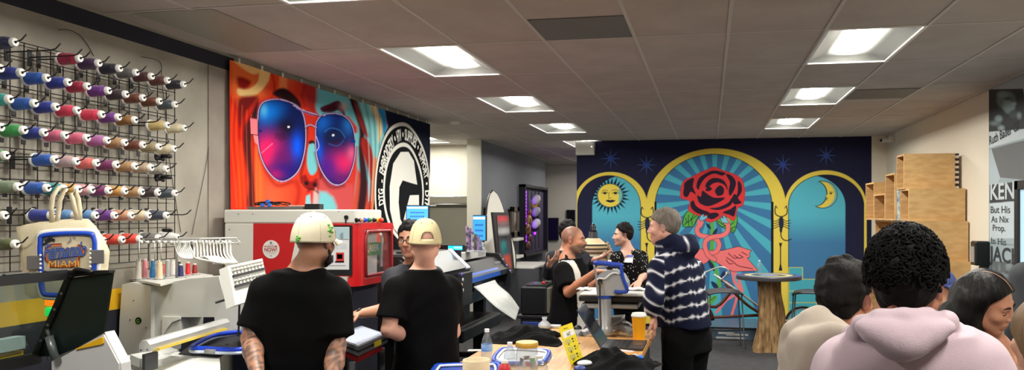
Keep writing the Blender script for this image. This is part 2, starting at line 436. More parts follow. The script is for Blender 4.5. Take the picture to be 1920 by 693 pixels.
mu.fill(NV, mu.m(iL, 1)); mu.fill(NV, mu.m(iR, 1))
grad = mixc(TE, (66, 122, 168), np.clip((V-405)/50, 0, 1))
k = mu.m(np.maximum(iL, np.where(V < 386, mu.sd_ell((1169, 386), (58.5, 57)), 1110.5-U)), 1)[:, None]; mu.c += k*(grad-mu.c)
k = mu.m(np.maximum(iR, np.where(V < 386, mu.sd_ell((1515, 386), (70, 58)), U-1585)), 1)[:, None]; mu.c += k*(grad-mu.c)
an = np.arctan2(V-372, U-1340); ph = (an/(2*math.pi)*22) % 1
rays = mu.m((np.abs(ph-.5)-.22)*np.hypot(U-1340, V-372)*2*math.pi/22, 1)
k = mu.m(iC, 1)[:, None]; mu.c += k*((mixc(BL, (78, 176, 196), rays))-mu.c)
clipC = mu.m(iC, 1)
mu.fill((22, 22, 36), mu.m(np.maximum(np.abs(U-1448)-2.4, 378-V), 1)); mu.fill((22, 22, 36), mu.m(np.maximum(np.abs(U-1229)-2, 378-V), 1))
z8 = lambda pts: [(1230+x/3.013, 270+y/3.013) for x, y in pts]
zb = lambda pts: [(1290+x/3.465, 400+y/3.465) for x, y in pts]
DK = (28, 30, 44); RD = (218, 58, 62); PK = (240, 122, 124); GR = (92, 172, 74)
# stem, leaves
mu.line(z8([(318, 430), (316, 600)]), 7, GR, curve=4); mu.line(zb([(150, 240), (165, 330), (195, 410), (205, 470)]), 7, GR, curve=5)
mu.poly(zb([(100, 590), (130, 550), (185, 530), (180, 560), (150, 590), (110, 600)]), GR, curve=4); mu.line(zb([(105, 592), (180, 540)]), 1, DK)
for q in ([(118, 60), (140, 75), (150, 100), (125, 90)], [(190, 95), (185, 130), (158, 140), (170, 110)], [(130, 300), (165, 330), (172, 375), (140, 345)], [(235, 370), (240, 400), (205, 430), (215, 395)], [(150, 440), (185, 455), (200, 490), (165, 480)]):
    mu.poly(zb(q), (30, 50, 84), curve=4)
for lf, vs in (([(152, 462), (160, 405), (185, 375), (215, 385), (242, 398), (225, 435), (212, 462), (185, 466)], [((158, 455), (235, 400)), ((180, 440), (185, 400)), ((195, 428), (215, 395)), ((172, 446), (168, 415)), ((200, 425), (205, 455)), ((185, 437), (185, 462))]),
               ([(338, 430), (385, 415), (452, 402), (458, 440), (440, 500), (410, 480), (375, 470)], [((345, 432), (442, 492)), ((380, 450), (400, 425)), ((405, 468), (440, 440)), ((395, 462), (370, 468)), ((420, 478), (450, 465))])):
    mu.poly(z8(lf), GR, curve=4); mu.line(z8(lf), 1.3, DK, curve=4, closed=True)
    for a, b in vs: mu.line(z8([a, b]), 1.3, DK)
# rose
rose = [(205, 183), (152, 212), (138, 300), (188, 320), (183, 372), (215, 395), (250, 408), (300, 442), (352, 425), (395, 408), (442, 432), (462, 362), (492, 342), (503, 268), (482, 195), (432, 165), (372, 145), (330, 128), (290, 143), (250, 158)]
mu.poly(z8(rose), RD, curve=4)
DP = (42, 28, 48)
for q in ([(165, 214), (214, 190), (208, 240), (226, 284), (196, 268), (178, 298), (155, 288), (158, 245)],
          [(243, 192), (286, 162), (330, 148), (392, 163), (372, 178), (330, 166), (284, 186), (252, 226), (240, 258), (228, 236)],
          [(395, 168), (428, 178), (452, 215), (440, 262), (418, 292), (410, 262), (418, 218), (405, 190)],
          [(462, 208), (482, 226), (484, 268), (462, 302), (448, 318), (462, 262)],
          [(290, 212), (325, 190), (376, 200), (400, 232), (404, 262), (388, 232), (352, 216), (318, 224), (296, 244), (278, 240)],
          [(335, 256), (362, 232), (384, 252), (378, 284), (350, 292), (336, 276)], [(284, 250), (300, 238), (316, 252), (300, 266), (280, 262)],
          [(232, 288), (254, 296), (262, 262), (292, 282), (330, 302), (390, 302), (360, 326), (300, 350), (262, 342), (240, 324)],
          [(196, 330), (212, 318), (226, 348), (258, 368), (300, 384), (290, 400), (238, 392), (200, 362)],
          [(300, 362), (352, 356), (408, 330), (428, 302), (436, 322), (412, 352), (352, 372)], [(296, 392), (340, 386), (356, 402), (318, 424), (290, 412)],
          [(376, 386), (420, 366), (450, 346), (452, 364), (440, 408), (414, 398)], [(430, 300), (448, 280), (470, 314), (484, 330), (456, 340), (438, 336)]):
    mu.poly(z8(q), DP, curve=3)
mu.line(z8(rose), 1, (120, 30, 40), curve=4, closed=True, al=.6)
# flamingos
ol = (60, 30, 46)
bodyR = [(130, 240), (220, 240), (280, 225), (330, 213), (375, 228), (412, 238), (398, 262), (405, 280), (385, 288), (420, 330), (456, 372), (370, 374), (300, 378), (255, 362), (190, 320), (148, 292)]
bodyL = [(62, 222), (112, 236), (136, 262), (150, 290), (120, 320), (84, 336), (40, 320), (40, 240)]
for pts, w in (([(285, 365), (300, 440), (350, 505)], 5), ([(300, 370), (330, 430), (352, 500), (250, 560), (185, 640)], 5), ([(318, 540), (305, 590), (285, 655), (292, 665)], 5)): mu.line(zb(pts), w, PK)
for b in (bodyL, bodyR): mu.poly(zb(b), PK); mu.line(zb(b), 1, ol, closed=True)
for q in ([(250, 285), (290, 310), (330, 340), (420, 358)], [(262, 258), (300, 290), (325, 285)], [(300, 270), (330, 290), (350, 285)], [(330, 265), (360, 285)], [(350, 250), (385, 270)], [(248, 300), (268, 325), (290, 325)]): mu.line(zb(q), 1.5, (90, 30, 46), curve=4)
n1 = [(252, 455), (236, 470), (232, 492), (250, 514), (300, 525), (340, 536), (357, 566), (346, 600), (322, 614), (300, 612)]
n2 = [(402, 440), (408, 470), (400, 498), (372, 516), (325, 523), (290, 538), (276, 566), (284, 604), (300, 632), (330, 650)]
for q in (n1, n2): mu.line(z8(q), 9.5, ol, curve=5); mu.line(z8(q), 8, PK, curve=5)
for q, bk in (((250, 440), [(245, 428), (252, 404), (272, 394), (268, 408), (290, 402), (286, 418), (262, 432)]), ((398, 436), [(410, 444), (396, 446), (372, 440), (366, 420), (360, 408), (380, 418), (376, 400), (394, 412)])):
    mu.ell(z8([q])[0], (6, 6.5), PK); mu.poly(z8(bk), (120, 196, 220), curve=3); mu.line(z8(bk), .9, DK, curve=3, closed=True)
# stars
for sx, sy in ((1145, 297), (1212, 309), (1468, 308), (1549, 291)):
    r = np.hypot(U-sx, V-sy); a = np.arctan2(V-sy, U-sx); q = np.abs(((a/(math.pi/4)+.5) % 1)-.5)*math.pi/4
    mu.fill((66, 98, 170), np.clip(1.6-(q*r)/(.2+.055*np.clip(19-r, 0, 19)), 0, 1)*(r < 19)*.75); mu.fill((38, 66, 150), np.clip(1-r/7, 0, 1))
# sun
zs = lambda pts: [(1060+x/4.953, 260+y/4.953) for x, y in pts]
sc = zs([(415, 525)])[0]
for i in range(26):
    a = 2*math.pi*i/26; ca, sa = math.cos(a), math.sin(a); r1 = 36+(3 if i % 2 else -1)
    mu.poly([(sc[0]+24.5*ca-2.4*sa, sc[1]+22.5*sa+2.4*ca), (sc[0]+r1*ca, sc[1]+r1*.97*sa), (sc[0]+24.5*ca+2.4*sa, sc[1]+22.5*sa-2.4*ca)], (22, 24, 44))
mu.ell(sc, (24, 22.4), DK); mu.ell(sc, (22.8, 21.3), YE); mu.ell(sc, (22.8, 21.3), (112, 186, 178), clip=mu.m(1160-U+np.sin(V*.5)*.6, 2))
for q in ([(335, 505), (365, 490), (398, 505)], [(432, 507), (465, 492), (500, 505)], [(340, 487), (365, 474), (395, 482)], [(430, 482), (465, 472), (495, 485)], [(408, 495), (402, 548), (415, 552), (428, 546)]): mu.line(zs(q), .9, DK, curve=4)
for q in ((367, 505), (465, 505)): mu.ell(zs([q])[0], (3.4, 2), DK)
mu.poly(zs([(375, 575), (400, 565), (418, 570), (435, 565), (465, 575), (420, 592)]), DK, curve=3)
# moon
cres = mu.m(np.maximum(mu.sd_ell((1543, 364.5), (26, 24.5)), -mu.sd_ell((1528, 362.5), (23.5, 24.5))), 1)
cre2 = mu.m(np.maximum(mu.sd_ell((1543, 364.5), (27.4, 26)), -mu.sd_ell((1527, 362.5), (22.5, 23.5))), 1)
mu.fill(DK, cre2); mu.fill(YE, cres); mu.fill((120, 178, 170), cres*mu.m(-mu.sd_ell((1539, 364.5), (26, 24.5)), 1))
zm = lambda pts: [(1440+x/3.4636, 260+y/3.4636) for x, y in pts]
mu.ell(zm([(408, 354)])[0], (2.6, 1.5), DK); mu.line(zm([(398, 344), (424, 346)]), .8, DK); mu.poly(zm([(385, 355), (372, 380), (390, 384)]), YE); mu.line(zm([(386, 352), (372, 380), (388, 384), (374, 392), (388, 398)]), .8, DK)
# scorpions and spears on the yellow pillars
for ox in (0, -251):
    T_ = lambda pts: [(x+ox, y+(2 if ox else 0)) for x, y in zm(pts)]
    mu.ell(T_([(86, 545)])[0], (4.6, 13), (34, 44, 70)); mu.ell(T_([(84, 590)])[0], (2.6, 6), (34, 44, 70))
    for sg in (-1, 1):
        mu.line(T_([(85+sg*8, 505), (85+sg*34, 490), (85+sg*40, 462), (85+sg*34, 436)]), 2, DK, curve=4)
        mu.line(T_([(85+sg*34, 436), (85+sg*24, 450)]), 1.4, DK)
        for j in range(4): mu.line(T_([(85+sg*10, 520+j*15), (85+sg*36, 535+j*14), (85+sg*(62-abs(j-1)*3), 532+j*15+(j-1)*4)]), 1.4, DK, curve=3)
    mu.line(T_([(84, 595), (86, 635), (104, 656), (128, 660), (150, 650)]), 2, DK, curve=5)
    ex = 1463.5+ox
    mu.line([(ex, 458), (ex, 506)], 2, DK); mu.poly([(ex-3.2, 455), (ex+3.2, 455), (ex, 466)], DK); mu.poly([(ex-1, 494), (ex+1, 494), (ex+3.5, 507), (ex-3.5, 507)], DK)
    mu.line([(ex, 512), (ex, 560)], 2, DK)
# stepped blocks beside the right pillar
for x1, y0, y1 in ((1505, 501, 523), (1531, 523, 545), (1531, 545, 567), (1531, 567, 600)):
    bx = [(1479, y0), (x1, y0), (x1, y1), (1479, y1)]; mu.poly(bx, (74, 170, 186)); mu.line(bx, 1.4, (200, 200, 96), closed=True)
mu.fill((18, 18, 26), mu.m(np.abs(V-611)-5, 1))
o = mu.build('wall_back_mural', art_m, bpy.data.objects['wall_back']); o['kind'] = 'structure'
# ================================================================ banner with sunglasses face and round logo
BX = -3.355
ban = thing('banner', 'wide fabric banner printed with a face in blue aviator sunglasses and a round logo', 'banner', (BX, 6.7, 1.0))
ba = Paint((BX, 4.80, .98), (0, 1, 0), (0, 0, 1), 3.85, H-.05-.98, .0062).photo(); U, V = ba.U, ba.V
zb = lambda pts: [(420+x/2.235, 90+y/2.235) for x, y in pts]
def gsoft(c, r, col, al=1., clip=None):
    q = np.exp(-(((U-c[0])/r[0])**2+((V-c[1])/r[1])**2))*al; ba.fill(col, q if clip is None else q*clip)
Z1 = lambda x, y: zb([(x, y)])[0]
ba.fill((208, 66, 50))
gsoft(Z1(60, 300), (26, 120), (196, 38, 36)); gsoft(Z1(250, 120), (60, 26), (236, 128, 84)); gsoft(Z1(330, 150), (30, 40), (206, 70, 58))
gsoft(Z1(240, 600), (70, 60), (226, 86, 62)); gsoft(Z1(200, 620), (30, 40), (238, 110, 80)); gsoft(Z1(470, 620), (46, 40), (206, 82, 84))
ba.poly(zb([(22, 30), (140, 60), (175, 200), (60, 240), (30, 180)]), (226, 120, 74), soft=14)
for q, c, s_ in (([(30, 38), (75, 52), (128, 70), (150, 95), (120, 110), (70, 80)], (238, 196, 140), 4), ([(150, 85), (196, 92), (186, 140), (140, 190), (95, 205), (62, 196), (58, 170), (100, 172), (140, 140)], (240, 208, 150), 4),
               ([(60, 120), (110, 140), (90, 170), (60, 160)], (150, 40, 34), 6), ([(200, 95), (235, 108), (225, 190), (205, 215), (190, 190)], (226, 84, 56), 6), ([(238, 110), (262, 112), (262, 215), (236, 215)], (236, 150, 100), 6),
               ([(140, 215), (105, 290), (82, 330), (80, 420), (100, 560), (95, 660), (132, 660), (125, 540), (112, 400), (135, 300)], (62, 28, 34), 7), ([(60, 215), (110, 200), (140, 210), (90, 270), (70, 330), (60, 300)], (120, 34, 34), 8),
               ([(45, 420), (70, 400), (80, 560), (70, 660), (50, 660)], (232, 84, 52), 8), ([(30, 250), (48, 250), (60, 420), (44, 560), (34, 400)], (216, 70, 48), 7), ([(128, 420), (150, 450), (165, 560), (160, 660), (135, 660)], (240, 120, 72), 8)): ba.poly(zb(q), c, soft=s_, curve=3)
for i in range(12):
    x = 40+i*9; ba.line(zb([(x, 200+i*10), (x-8+i, 380), (x+4, 560), (x+10, 670)]), 1.2, (140, 26, 28) if i % 2 else (240, 120, 80), soft=2.5, curve=4, al=.5)
# forehead and teal half of the face
ba.poly(zb([(385, 150), (470, 175), (560, 208), (640, 235), (680, 250), (660, 420), (630, 520), (630, 700), (540, 700), (560, 520), (560, 330), (520, 285), (400, 285), (372, 230)]), (124, 196, 206), soft=6)
ba.poly(zb([(330, 150), (352, 240), (375, 275), (390, 200), (380, 150)]), (176, 60, 58), soft=8, curve=3)
ba.poly(zb([(205, 192), (228, 172), (262, 170), (310, 215), (318, 250), (270, 226), (240, 212)]), (54, 24, 34), soft=4, curve=3)
ba.poly(zb([(405, 250), (440, 235), (478, 220), (498, 250), (505, 285), (480, 262), (450, 262), (420, 270)]), (96, 30, 56), soft=3, curve=3)
ba.poly(zb([(415, 258), (450, 246), (474, 240), (470, 262), (440, 270)]), (70, 24, 44), soft=3, curve=3)
gsoft(Z1(500, 245), (8, 8), (220, 190, 190), .8)
# cheeks, nose, lips
ba.poly(zb([(330, 330), (345, 480), (325, 560), (360, 600), (400, 600), (412, 520), (385, 400), (385, 330)]), (214, 70, 50), soft=6, curve=2)
ba.poly(zb([(356, 402), (378, 398), (394, 470), (390, 515), (368, 532), (350, 505), (346, 450)]), (132, 206, 212), soft=4, curve=3)
ba.poly(zb([(350, 395), (368, 385), (385, 400), (392, 440), (380, 400), (360, 402)]), (60, 26, 32), soft=2, curve=2)
ba.poly(zb([(325, 545), (340, 530), (362, 560), (395, 545), (402, 575), (380, 590), (350, 590)]), (150, 34, 34), soft=4, curve=3)
for q in ((345, 566), (385, 572)): ba.ell(Z1(*q), (5, 4), (46, 16, 22), soft=3)
ba.line(zb([(322, 540), (326, 565), (345, 585), (385, 592), (402, 578), (406, 545)]), 1.6, (70, 20, 26), soft=2, curve=4)
ba.poly(zb([(400, 540), (470, 575), (540, 570), (555, 640), (545, 700), (400, 700), (395, 620)]), (206, 96, 96), soft=10)
ba.poly(zb([(402, 600), (455, 625), (470, 700), (400, 700)]), (140, 208, 214), soft=8, curve=2); ba.poly(zb([(345, 620), (362, 612), (372, 700), (340, 700)]), (150, 214, 220), soft=4); ba.poly(zb([(378, 600), (388, 585), (398, 620), (395, 700), (372, 700)]), (214, 190, 190), soft=4)
ba.poly(zb([(540, 690), (555, 560), (560, 500), (600, 560), (610, 700)]), (200, 90, 70), soft=6)
# extra contours of nose, cheek and strands
for q_, w_, c_, s_ in (([(345, 335), (340, 420), (332, 480), (320, 530), (325, 560)], 5, (120, 26, 28), 5), ([(402, 420), (412, 500), (406, 545)], 4, (120, 30, 36), 4), ([(150, 445), (185, 525), (225, 575), (280, 560)], 7, (150, 34, 30), 8), ([(385, 440), (408, 520), (445, 580), (500, 575)], 6, (120, 36, 50), 7), ([(300, 560), (312, 600), (300, 660)], 8, (170, 44, 36), 10), ([(352, 600), (372, 590), (396, 604)], 3, (90, 24, 30), 3), ([(200, 100), (215, 160), (200, 215)], 3, (150, 40, 34), 5), ([(335, 160), (325, 200), (335, 240)], 5, (150, 44, 44), 7)): ba.line(zb(q_), w_, c_, soft=s_, curve=4, al=.75)
# right hair
for q, c, s_ in (([(520, 200), (556, 212), (592, 300), (588, 420), (600, 560), (585, 690), (560, 690), (572, 560), (566, 420), (568, 330)], (60, 26, 36), 4), ([(575, 400), (600, 380), (640, 480), (655, 560), (640, 690), (600, 690), (612, 560)], (168, 54, 44), 5),
               ([(560, 215), (600, 225), (650, 300), (690, 330), (660, 420), (640, 520), (620, 430), (596, 330)], (140, 206, 210), 5), ([(610, 232), (650, 238), (672, 270), (668, 330), (645, 400), (640, 320)], (240, 214, 168), 5),
               ([(545, 205), (572, 270), (606, 360), (596, 372), (560, 290)], (150, 60, 56), 4), ([(625, 480), (640, 470), (640, 600), (628, 690), (615, 690)], (236, 150, 100), 5), ([(640, 250), (676, 262), (684, 330), (668, 360), (658, 300)], (60, 150, 200), 5)): ba.poly(zb(q), c, soft=s_, curve=3)
for i in range(7): ba.line(zb([(565+i*14, 225+i*5), (590+i*10, 330), (600+i*8, 470), (598+i*6, 640)]), 1.1, ((70, 30, 40), (200, 226, 226))[i % 2], soft=2, curve=4, al=.6)
# sunglass lenses
LL = [(140, 300), (145, 255), (168, 225), (230, 215), (290, 234), (325, 270), (339, 340), (335, 430), (310, 510), (265, 552), (225, 552), (180, 505), (150, 440), (138, 360)]
LR = [(386, 330), (395, 300), (420, 280), (470, 275), (510, 292), (538, 330), (551, 395), (547, 470), (522, 540), (485, 571), (445, 562), (408, 505), (388, 430)]
for pts in (LL, LR):
    sp = [p[:2] for p in spline([(x, y, 0) for x, y in zb(pts)], 5, True)]; sd = ba.sd_poly(sp); kk = ba.m(sd); ba.fill((20, 40, 120), kk)
    if pts is LL:
        for c, r, col, al in (((190, 270), (30, 22), (30, 130, 224), 1), ((165, 260), (8, 12), (110, 196, 240), .8), ((270, 330), (26, 24), (14, 16, 44), 1), ((300, 270), (16, 18), (16, 30, 90), .8), ((185, 420), (26, 26), (226, 56, 120), 1), ((175, 450), (14, 22), (230, 60, 110), .9), ((250, 460), (20, 22), (112, 30, 110), .8), ((305, 410), (10, 24), (30, 100, 240), 1), ((265, 515), (24, 14), (50, 30, 130), .9), ((215, 530), (14, 10), (190, 40, 110), .7)):
            gsoft(Z1(*c), r, col, al, kk)
        for q in range(6): ba.line(zb([(222+q*6, 360-abs(q-2)*2), (218+q*8, 392-abs(q-3)*5)]), 1, (20, 14, 36), soft=1.2, clip=kk)
        ba.ell(Z1(272, 330), (2.2, 2), (235, 240, 250), clip=kk); ba.line(zb([(150, 445), (205, 400)]), 1.6, (250, 150, 190), soft=2, clip=kk, al=.7)
    else:
        for c, r, col, al in (((420, 320), (16, 20), (40, 120, 220), 1), ((460, 370), (24, 22), (14, 18, 50), 1), ((520, 320), (12, 18), (50, 130, 210), .9), ((500, 480), (28, 22), (226, 60, 120), 1), ((535, 440), (10, 14), (240, 120, 160), .8), ((435, 500), (16, 24), (90, 36, 150), .9), ((400, 430), (8, 22), (26, 100, 230), .9), ((500, 550), (16, 8), (120, 30, 120), .8)):
            gsoft(Z1(*c), r, col, al, kk)
        ba.ell(Z1(460, 368), (12, 9), (20, 40, 90), soft=3, clip=kk); ba.line(zb([(425, 350), (450, 335), (485, 345), (505, 375)]), 1.6, (60, 120, 190), soft=2, curve=4, clip=kk); ba.ell(Z1(458, 365), (2.4, 2.2), (240, 244, 250), clip=kk); ba.line(zb([(440, 400), (475, 410), (500, 385)]), 1.2, (50, 110, 180), soft=2, curve=4, clip=kk)
    ba.fill((28, 18, 40), ba.m(np.abs(sd)-2.2)); ba.fill((198, 176, 222), ba.m(np.abs(sd-.4)-1.0))
for q, w, c in (([(290, 240), (330, 262), (385, 278), (425, 283)], 4, (40, 24, 50)), ([(290, 239), (330, 261), (385, 277), (425, 282)], 2, (206, 188, 226)), ([(300, 250), (330, 268), (380, 286)], 1.2, (150, 120, 190)), ([(338, 332), (360, 322), (388, 334)], 3.6, (60, 30, 60)), ([(338, 331), (360, 321), (388, 333)], 1.8, (206, 188, 226)), ([(388, 370), (400, 410), (390, 430)], 1.4, (220, 200, 220))): ba.line(zb(q), w, c, curve=5)
ba.poly(zb([(106, 292), (138, 298), (140, 366), (108, 360)]), (238, 140, 150)); ba.line(zb([(106, 292), (138, 298), (140, 366), (108, 360)]), 1, (90, 30, 50), closed=True); ba.poly(zb([(120, 365), (138, 368), (140, 405), (126, 396)]), (240, 150, 150))
ba.poly(zb([(138, 340), (156, 342), (156, 354), (138, 352)]), (30, 40, 110)); ba.poly(zb([(549, 356), (565, 356), (566, 410), (551, 410)]), (130, 200, 204)); ba.poly(zb([(532, 386), (552, 386), (552, 396), (532, 396)]), (20, 60, 150))
# navy panel behind the logo
NB = (27, 33, 54)
ba.poly(zb([(672, 240), (880, 315), (880, 760), (610, 760), (622, 690), (634, 560), (652, 470), (672, 360), (690, 330), (684, 300)]), NB, soft=1.5)
Yc, Zc, R0 = 7.89, 1.97, .785
ba.chart(ba.pos[:, 1], ba.pos[:, 2], .006); r = np.hypot(ba.U-Yc, ba.V-Zc)
ba.fill((17, 20, 26), ba.m(r-R0)); WH = (226, 226, 220)
ba.fill(WH, ba.m(np.abs(r-R0+.03)-.02)); ba.fill(WH, ba.m(np.abs(r-.53)-.022))
# the G: open ring with a bar
q = lambda pts: [(Yc+a, Zc+b) for a, b in pts]
Gp = [(.36, .10), (.30, .33), (.16, .45), (-.06, .47), (-.28, .36), (-.40, .12), (-.42, -.16), (-.34, -.36), (-.16, -.50), (.08, -.52), (.30, -.42), (.42, -.24), (.42, -.04), (-.02, -.05), (-.07, -.28), (.10, -.27), (.02, -.34), (-.10, -.28), (-.16, -.10), (-.14, .06), (-.05, .15), (.10, .12)]
Gp = [(.37, .10), (.28, .37), (.10, .46), (-.12, .44), (-.30, .30), (-.39, .05), (-.39, -.20), (-.30, -.40), (-.10, -.51), (.14, -.50), (.34, -.36), (.41, -.20), (.41, -.02), (.16, -.03), (-.03, -.31), (.13, -.31), (.10, -.36), (-.02, -.38), (-.13, -.30), (-.18, -.12), (-.16, .05), (-.07, .13), (.08, .12)]
ba.poly(q(Gp), WH, soft=.006)
ba.c = np.clip(ba.c, 0, 1)**1.16; lum = ba.c@np.array([.3, .6, .1]); ba.c = np.clip(lum[:, None]+(ba.c-lum[:, None])*1.06, 0, 1)
ban_o = ba.build('printed_cloth', M((200, 200, 200), .85, attr=True, spec=.12), ban, bow=lambda a, b: np.stack([.006*np.sin(a*9+np.sin(b*3)), 0*a, 0*a], 1))
def ring_text(mb, txt, ang, span, rad=.583, size=.172):
    """centred at ang degrees clockwise from the top, squeezed into span degrees"""
    gx, gy, _ = glyphs(txt, 'CENTER', .035); sq = math.radians(span)*rad*1.08/((max(gx)-min(gx))*size)
    def wp(x, y):
        a = math.radians(ang)+x/(rad*1.08); rr = rad+y
        return (BX+.012, Yc+rr*math.sin(a), Zc+rr*math.cos(a))
    mb.text(txt, (0, 0, 0), (1, 0, 0), (0, 1, 0), size, warp=wp, bold=.035, squash=sq)
for t_, a_, w_ in (('DTG', -96, 15), ('-', -81, 3), ('EMBROIDERY', -53, 44), ('\u2022', -27, 3), ('HTV', -17, 11), ('\u2022', -7, 3), ('SUPPLIES', 13, 31), ('\u2022', 34, 3), ('SUPPORT', 56, 34), ('\u2022', 79, 3), ('DTF', 95, 18)):
    mb = MB(); ring_text(mb, t_, a_, w_); mb.build('logo_lettering', M(WH, .8), ban)
for i in range(14): MB().obox((BX+.003, 4.9+i*.28, H-.035), (.003, .012, .018), None, .002).build('grommet_clip', M((210, 208, 200), .4), ban)
# ================================================================ newspaper collage on the right wall
po = thing('wall_poster', 'grey newspaper collage poster with portrait photo and headlines on the right wall', 'poster', (XR-.003, 6.4, .3))
pp = Paint((XR-.004, 5.6, .3), (0, 1, 0), (0, 0, 1), 1.86, H-.3-.0, .0055).photo(); U, V = pp.U, pp.V
pp.fill((150, 166, 172)); zc = lambda pts: [(1800+x/3.466, 130+y/3.466) for x, y in pts]; zd = lambda pts: [(1800+x/3.15, 320+y/3.15) for x, y in pts]
pp.fill((176, 190, 196), pp.m(V-168, 2))
pp.poly([(1840, 168), (1918, 166), (1930, 246), (1850, 247)], (34, 40, 44))
for c_, r_, col in (((300, 200), (62, 58), (96, 116, 118)), ((318, 235), (40, 50), (128, 150, 150)), ((275, 165), (34, 22), (120, 138, 136)), ((315, 190), (26, 10), (36, 44, 46)), ((352, 222), (12, 10), (150, 168, 166)), ((345, 205), (9, 5), (44, 52, 54)), ((350, 290), (30, 26), (60, 72, 74)), ((250, 320), (24, 22), (130, 150, 150)), ((385, 300), (14, 20), (120, 140, 142)), ((225, 350), (30, 14), (110, 128, 130)), ((268, 380), (20, 16), (140, 158, 160))):
    pp.ell(zc([c_])[0], (r_[0]/3.466, r_[1]/3.466), col, soft=5)
pp.poly(zc([(190, 405), (440, 385), (440, 440), (190, 510)]), (196, 208, 212)); pp.poly(zc([(205, 515), (440, 455), (440, 720), (250, 700)]), (100, 104, 106)); pp.poly(zc([(190, 520), (205, 520), (260, 700), (240, 780), (190, 780)]), (170, 186, 194))
pp.poly(zd([(175, 82), (420, 55), (420, 170), (175, 192)]), (46, 50, 54)); pp.poly(zd([(175, 192), (420, 172), (420, 395), (175, 400)]), (186, 200, 206)); pp.line(zd([(190, 425), (400, 445)]), 1, (60, 70, 76)); pp.poly(zd([(180, 532), (400, 545), (400, 720), (180, 700)]), (86, 94, 98))
rng = np.random.RandomState(3)
for i in range(60): a_, b_ = rng.rand(2); pp.ell(zd([(185+a_*215, 545+b_*150)])[0], (2+4*rng.rand(), 2+5*rng.rand()), ((60, 66, 70), (130, 140, 144), (100, 110, 112))[i % 3], soft=4, al=.7)
pp.build('printed_collage', M((200, 200, 200), .7, attr=True), po)
hl_m = [M((44, 50, 56), .8), M((190, 202, 206), .8)]
def tx(s_, u, v, h, m_, b=.0, sq=1.):
    mb = MB(); mb.text(s_, PX(u, v, XR)+A3((-.006, 0, 0)), (0, -1, 0), (0, 0, 1), h/FL*7.2/.7, 'LEFT', 0, bold=b, squash=sq); mb.build('headline_lettering', hl_m[m_], po)
tx('KENNEDY', 1857, 374, 28, 1, .02, 1.45); tx('But His', 1858, 399, 12, 0, .01, 1.75); tx('As Nix', 1860, 416, 11, 0, .01, 1.75); tx('Prop.', 1862, 432, 11, 0, .01, 1.75); tx('In His', 1859, 457, 12, 0, 0, 1.75); tx('JACK', 1858, 487, 25, 0, .025, 1.6)
mb = MB(); mb.text('Ruth Bader Gi', PX(1856, 272, XR)+A3((-.006, 0, 0)), (0, -1, .10), (0, .10, 1), .115, 'LEFT', 0, bold=.015, squash=1.)
mb.build('headline_lettering', hl_m[0], po)
# ================================================================ thread wall
GX = -3.372
wire_m = M((22, 22, 24), .45)
gr = thing('wire_grid_panel', 'black wire grid panel on the concrete wall holding rows of thread', 'grid panel', (GX, 3.2, 1.44))
mb = MB(); y0, y1, z0, z1 = 2.05, 4.262, 1.44, 2.575
ny = 29; nz = 15
for i in range(ny+1):
    y = y0+(y1-y0)*i/ny; mb.cyl((GX, y, z0), (GX, y, z1), .0028, n=6)
for j in range(nz+1):
    z = z0+(z1-z0)*j/nz; mb.cyl((GX+.005, y0, z), (GX+.005, y1, z), .0028, n=6)
mb.build('wire_mesh', wire_m, gr, True)
for y, z in ((2.3, 2.54), (3.05, 2.54), (4.15, 2.4), (4.2, 1.62)):
    b = MB(); b.box((XL+.001, y-.02, z-.012), (GX+.012, y+.02, z+.012), .003); b.cyl((GX+.012, y, z), (GX+.03, y, z), .008, n=8); b.build('standoff_bracket', M((18, 18, 22), .4), gr)
# prototypes
def hook_proto():
    t = thing('display_hook', '', 'hook', (GX+.006, 0, 0))
    b = MB(); b.box((GX+.008, -.013, -.045), (GX+.014, .013, .04), .002); b.build('clip_plate', wire_m, t)
    r = MB(); r.tube([(GX+.012, 0, .0), (GX+.262, 0, .0), (GX+.288, 0, .006), (GX+.315, 0, .03)], .0035, 6); r.build('rod', wire_m, t, True)
    return t
def spool_proto():
    t = thing('thread_spool', '', 'thread spool', (GX+.14, 0, 0))
    X0 = GX+.135
    c = MB(); c.lathe((X0, 0, 0), (1, 0, 0), [(.0065, 0), (.034, 0), (.0355, .004), (.033, .012), (.026, .014), (.0262, .0145), (.0185, .105), (.021, .106), (.0205, .117), (.017, .123), (.0065, .123)], 18, caps=False)

    c.build('cone_core', M((232, 232, 228), .4), t, 40)
    w = MB(); pr = [(.027, .011), (.0305, .014)]
    for i in range(9): a = i/8; pr += [(.0312-.0035*a-.0006*(i % 2), .018+.066*a)]
    pr += [(.025, .092), (.0205, .106), (.02, .107)]
    w.lathe((X0, 0, 0), (1, 0, 0), pr, 20, caps=False); w.build('thread_winding', M((200, 200, 200), .45), t, 40)
    return t
HK, SPL = hook_proto(), spool_proto()
def thread_m(c): return M(c, .42, wave=(55, .35, 'X', 1.5), sheen=.3)
CN = dict(nb='navy blue', cr='crimson', dp='dark purple', bk='near-black', gy='grey', mr='maroon', bm='brown-maroon', gn='green', rb='royal blue', bl='bright blue', pu='purple', db='dark brown', br='brown', sl='slate grey',
          te='teal', rd='coral red', go='old gold', cg='pale gold', cm='cream', pk='pink', li='lilac', ta='tan', gb='greige', mv='dusty mauve', sa='salmon', pl='plum', be='beige', sg='silver grey', ge='sage green', lp='light pink', yg='golden yellow', ol='olive', lb='light blue', pe='peach', sn='slate navy', la='lavender', or_='orange red', wh='white')
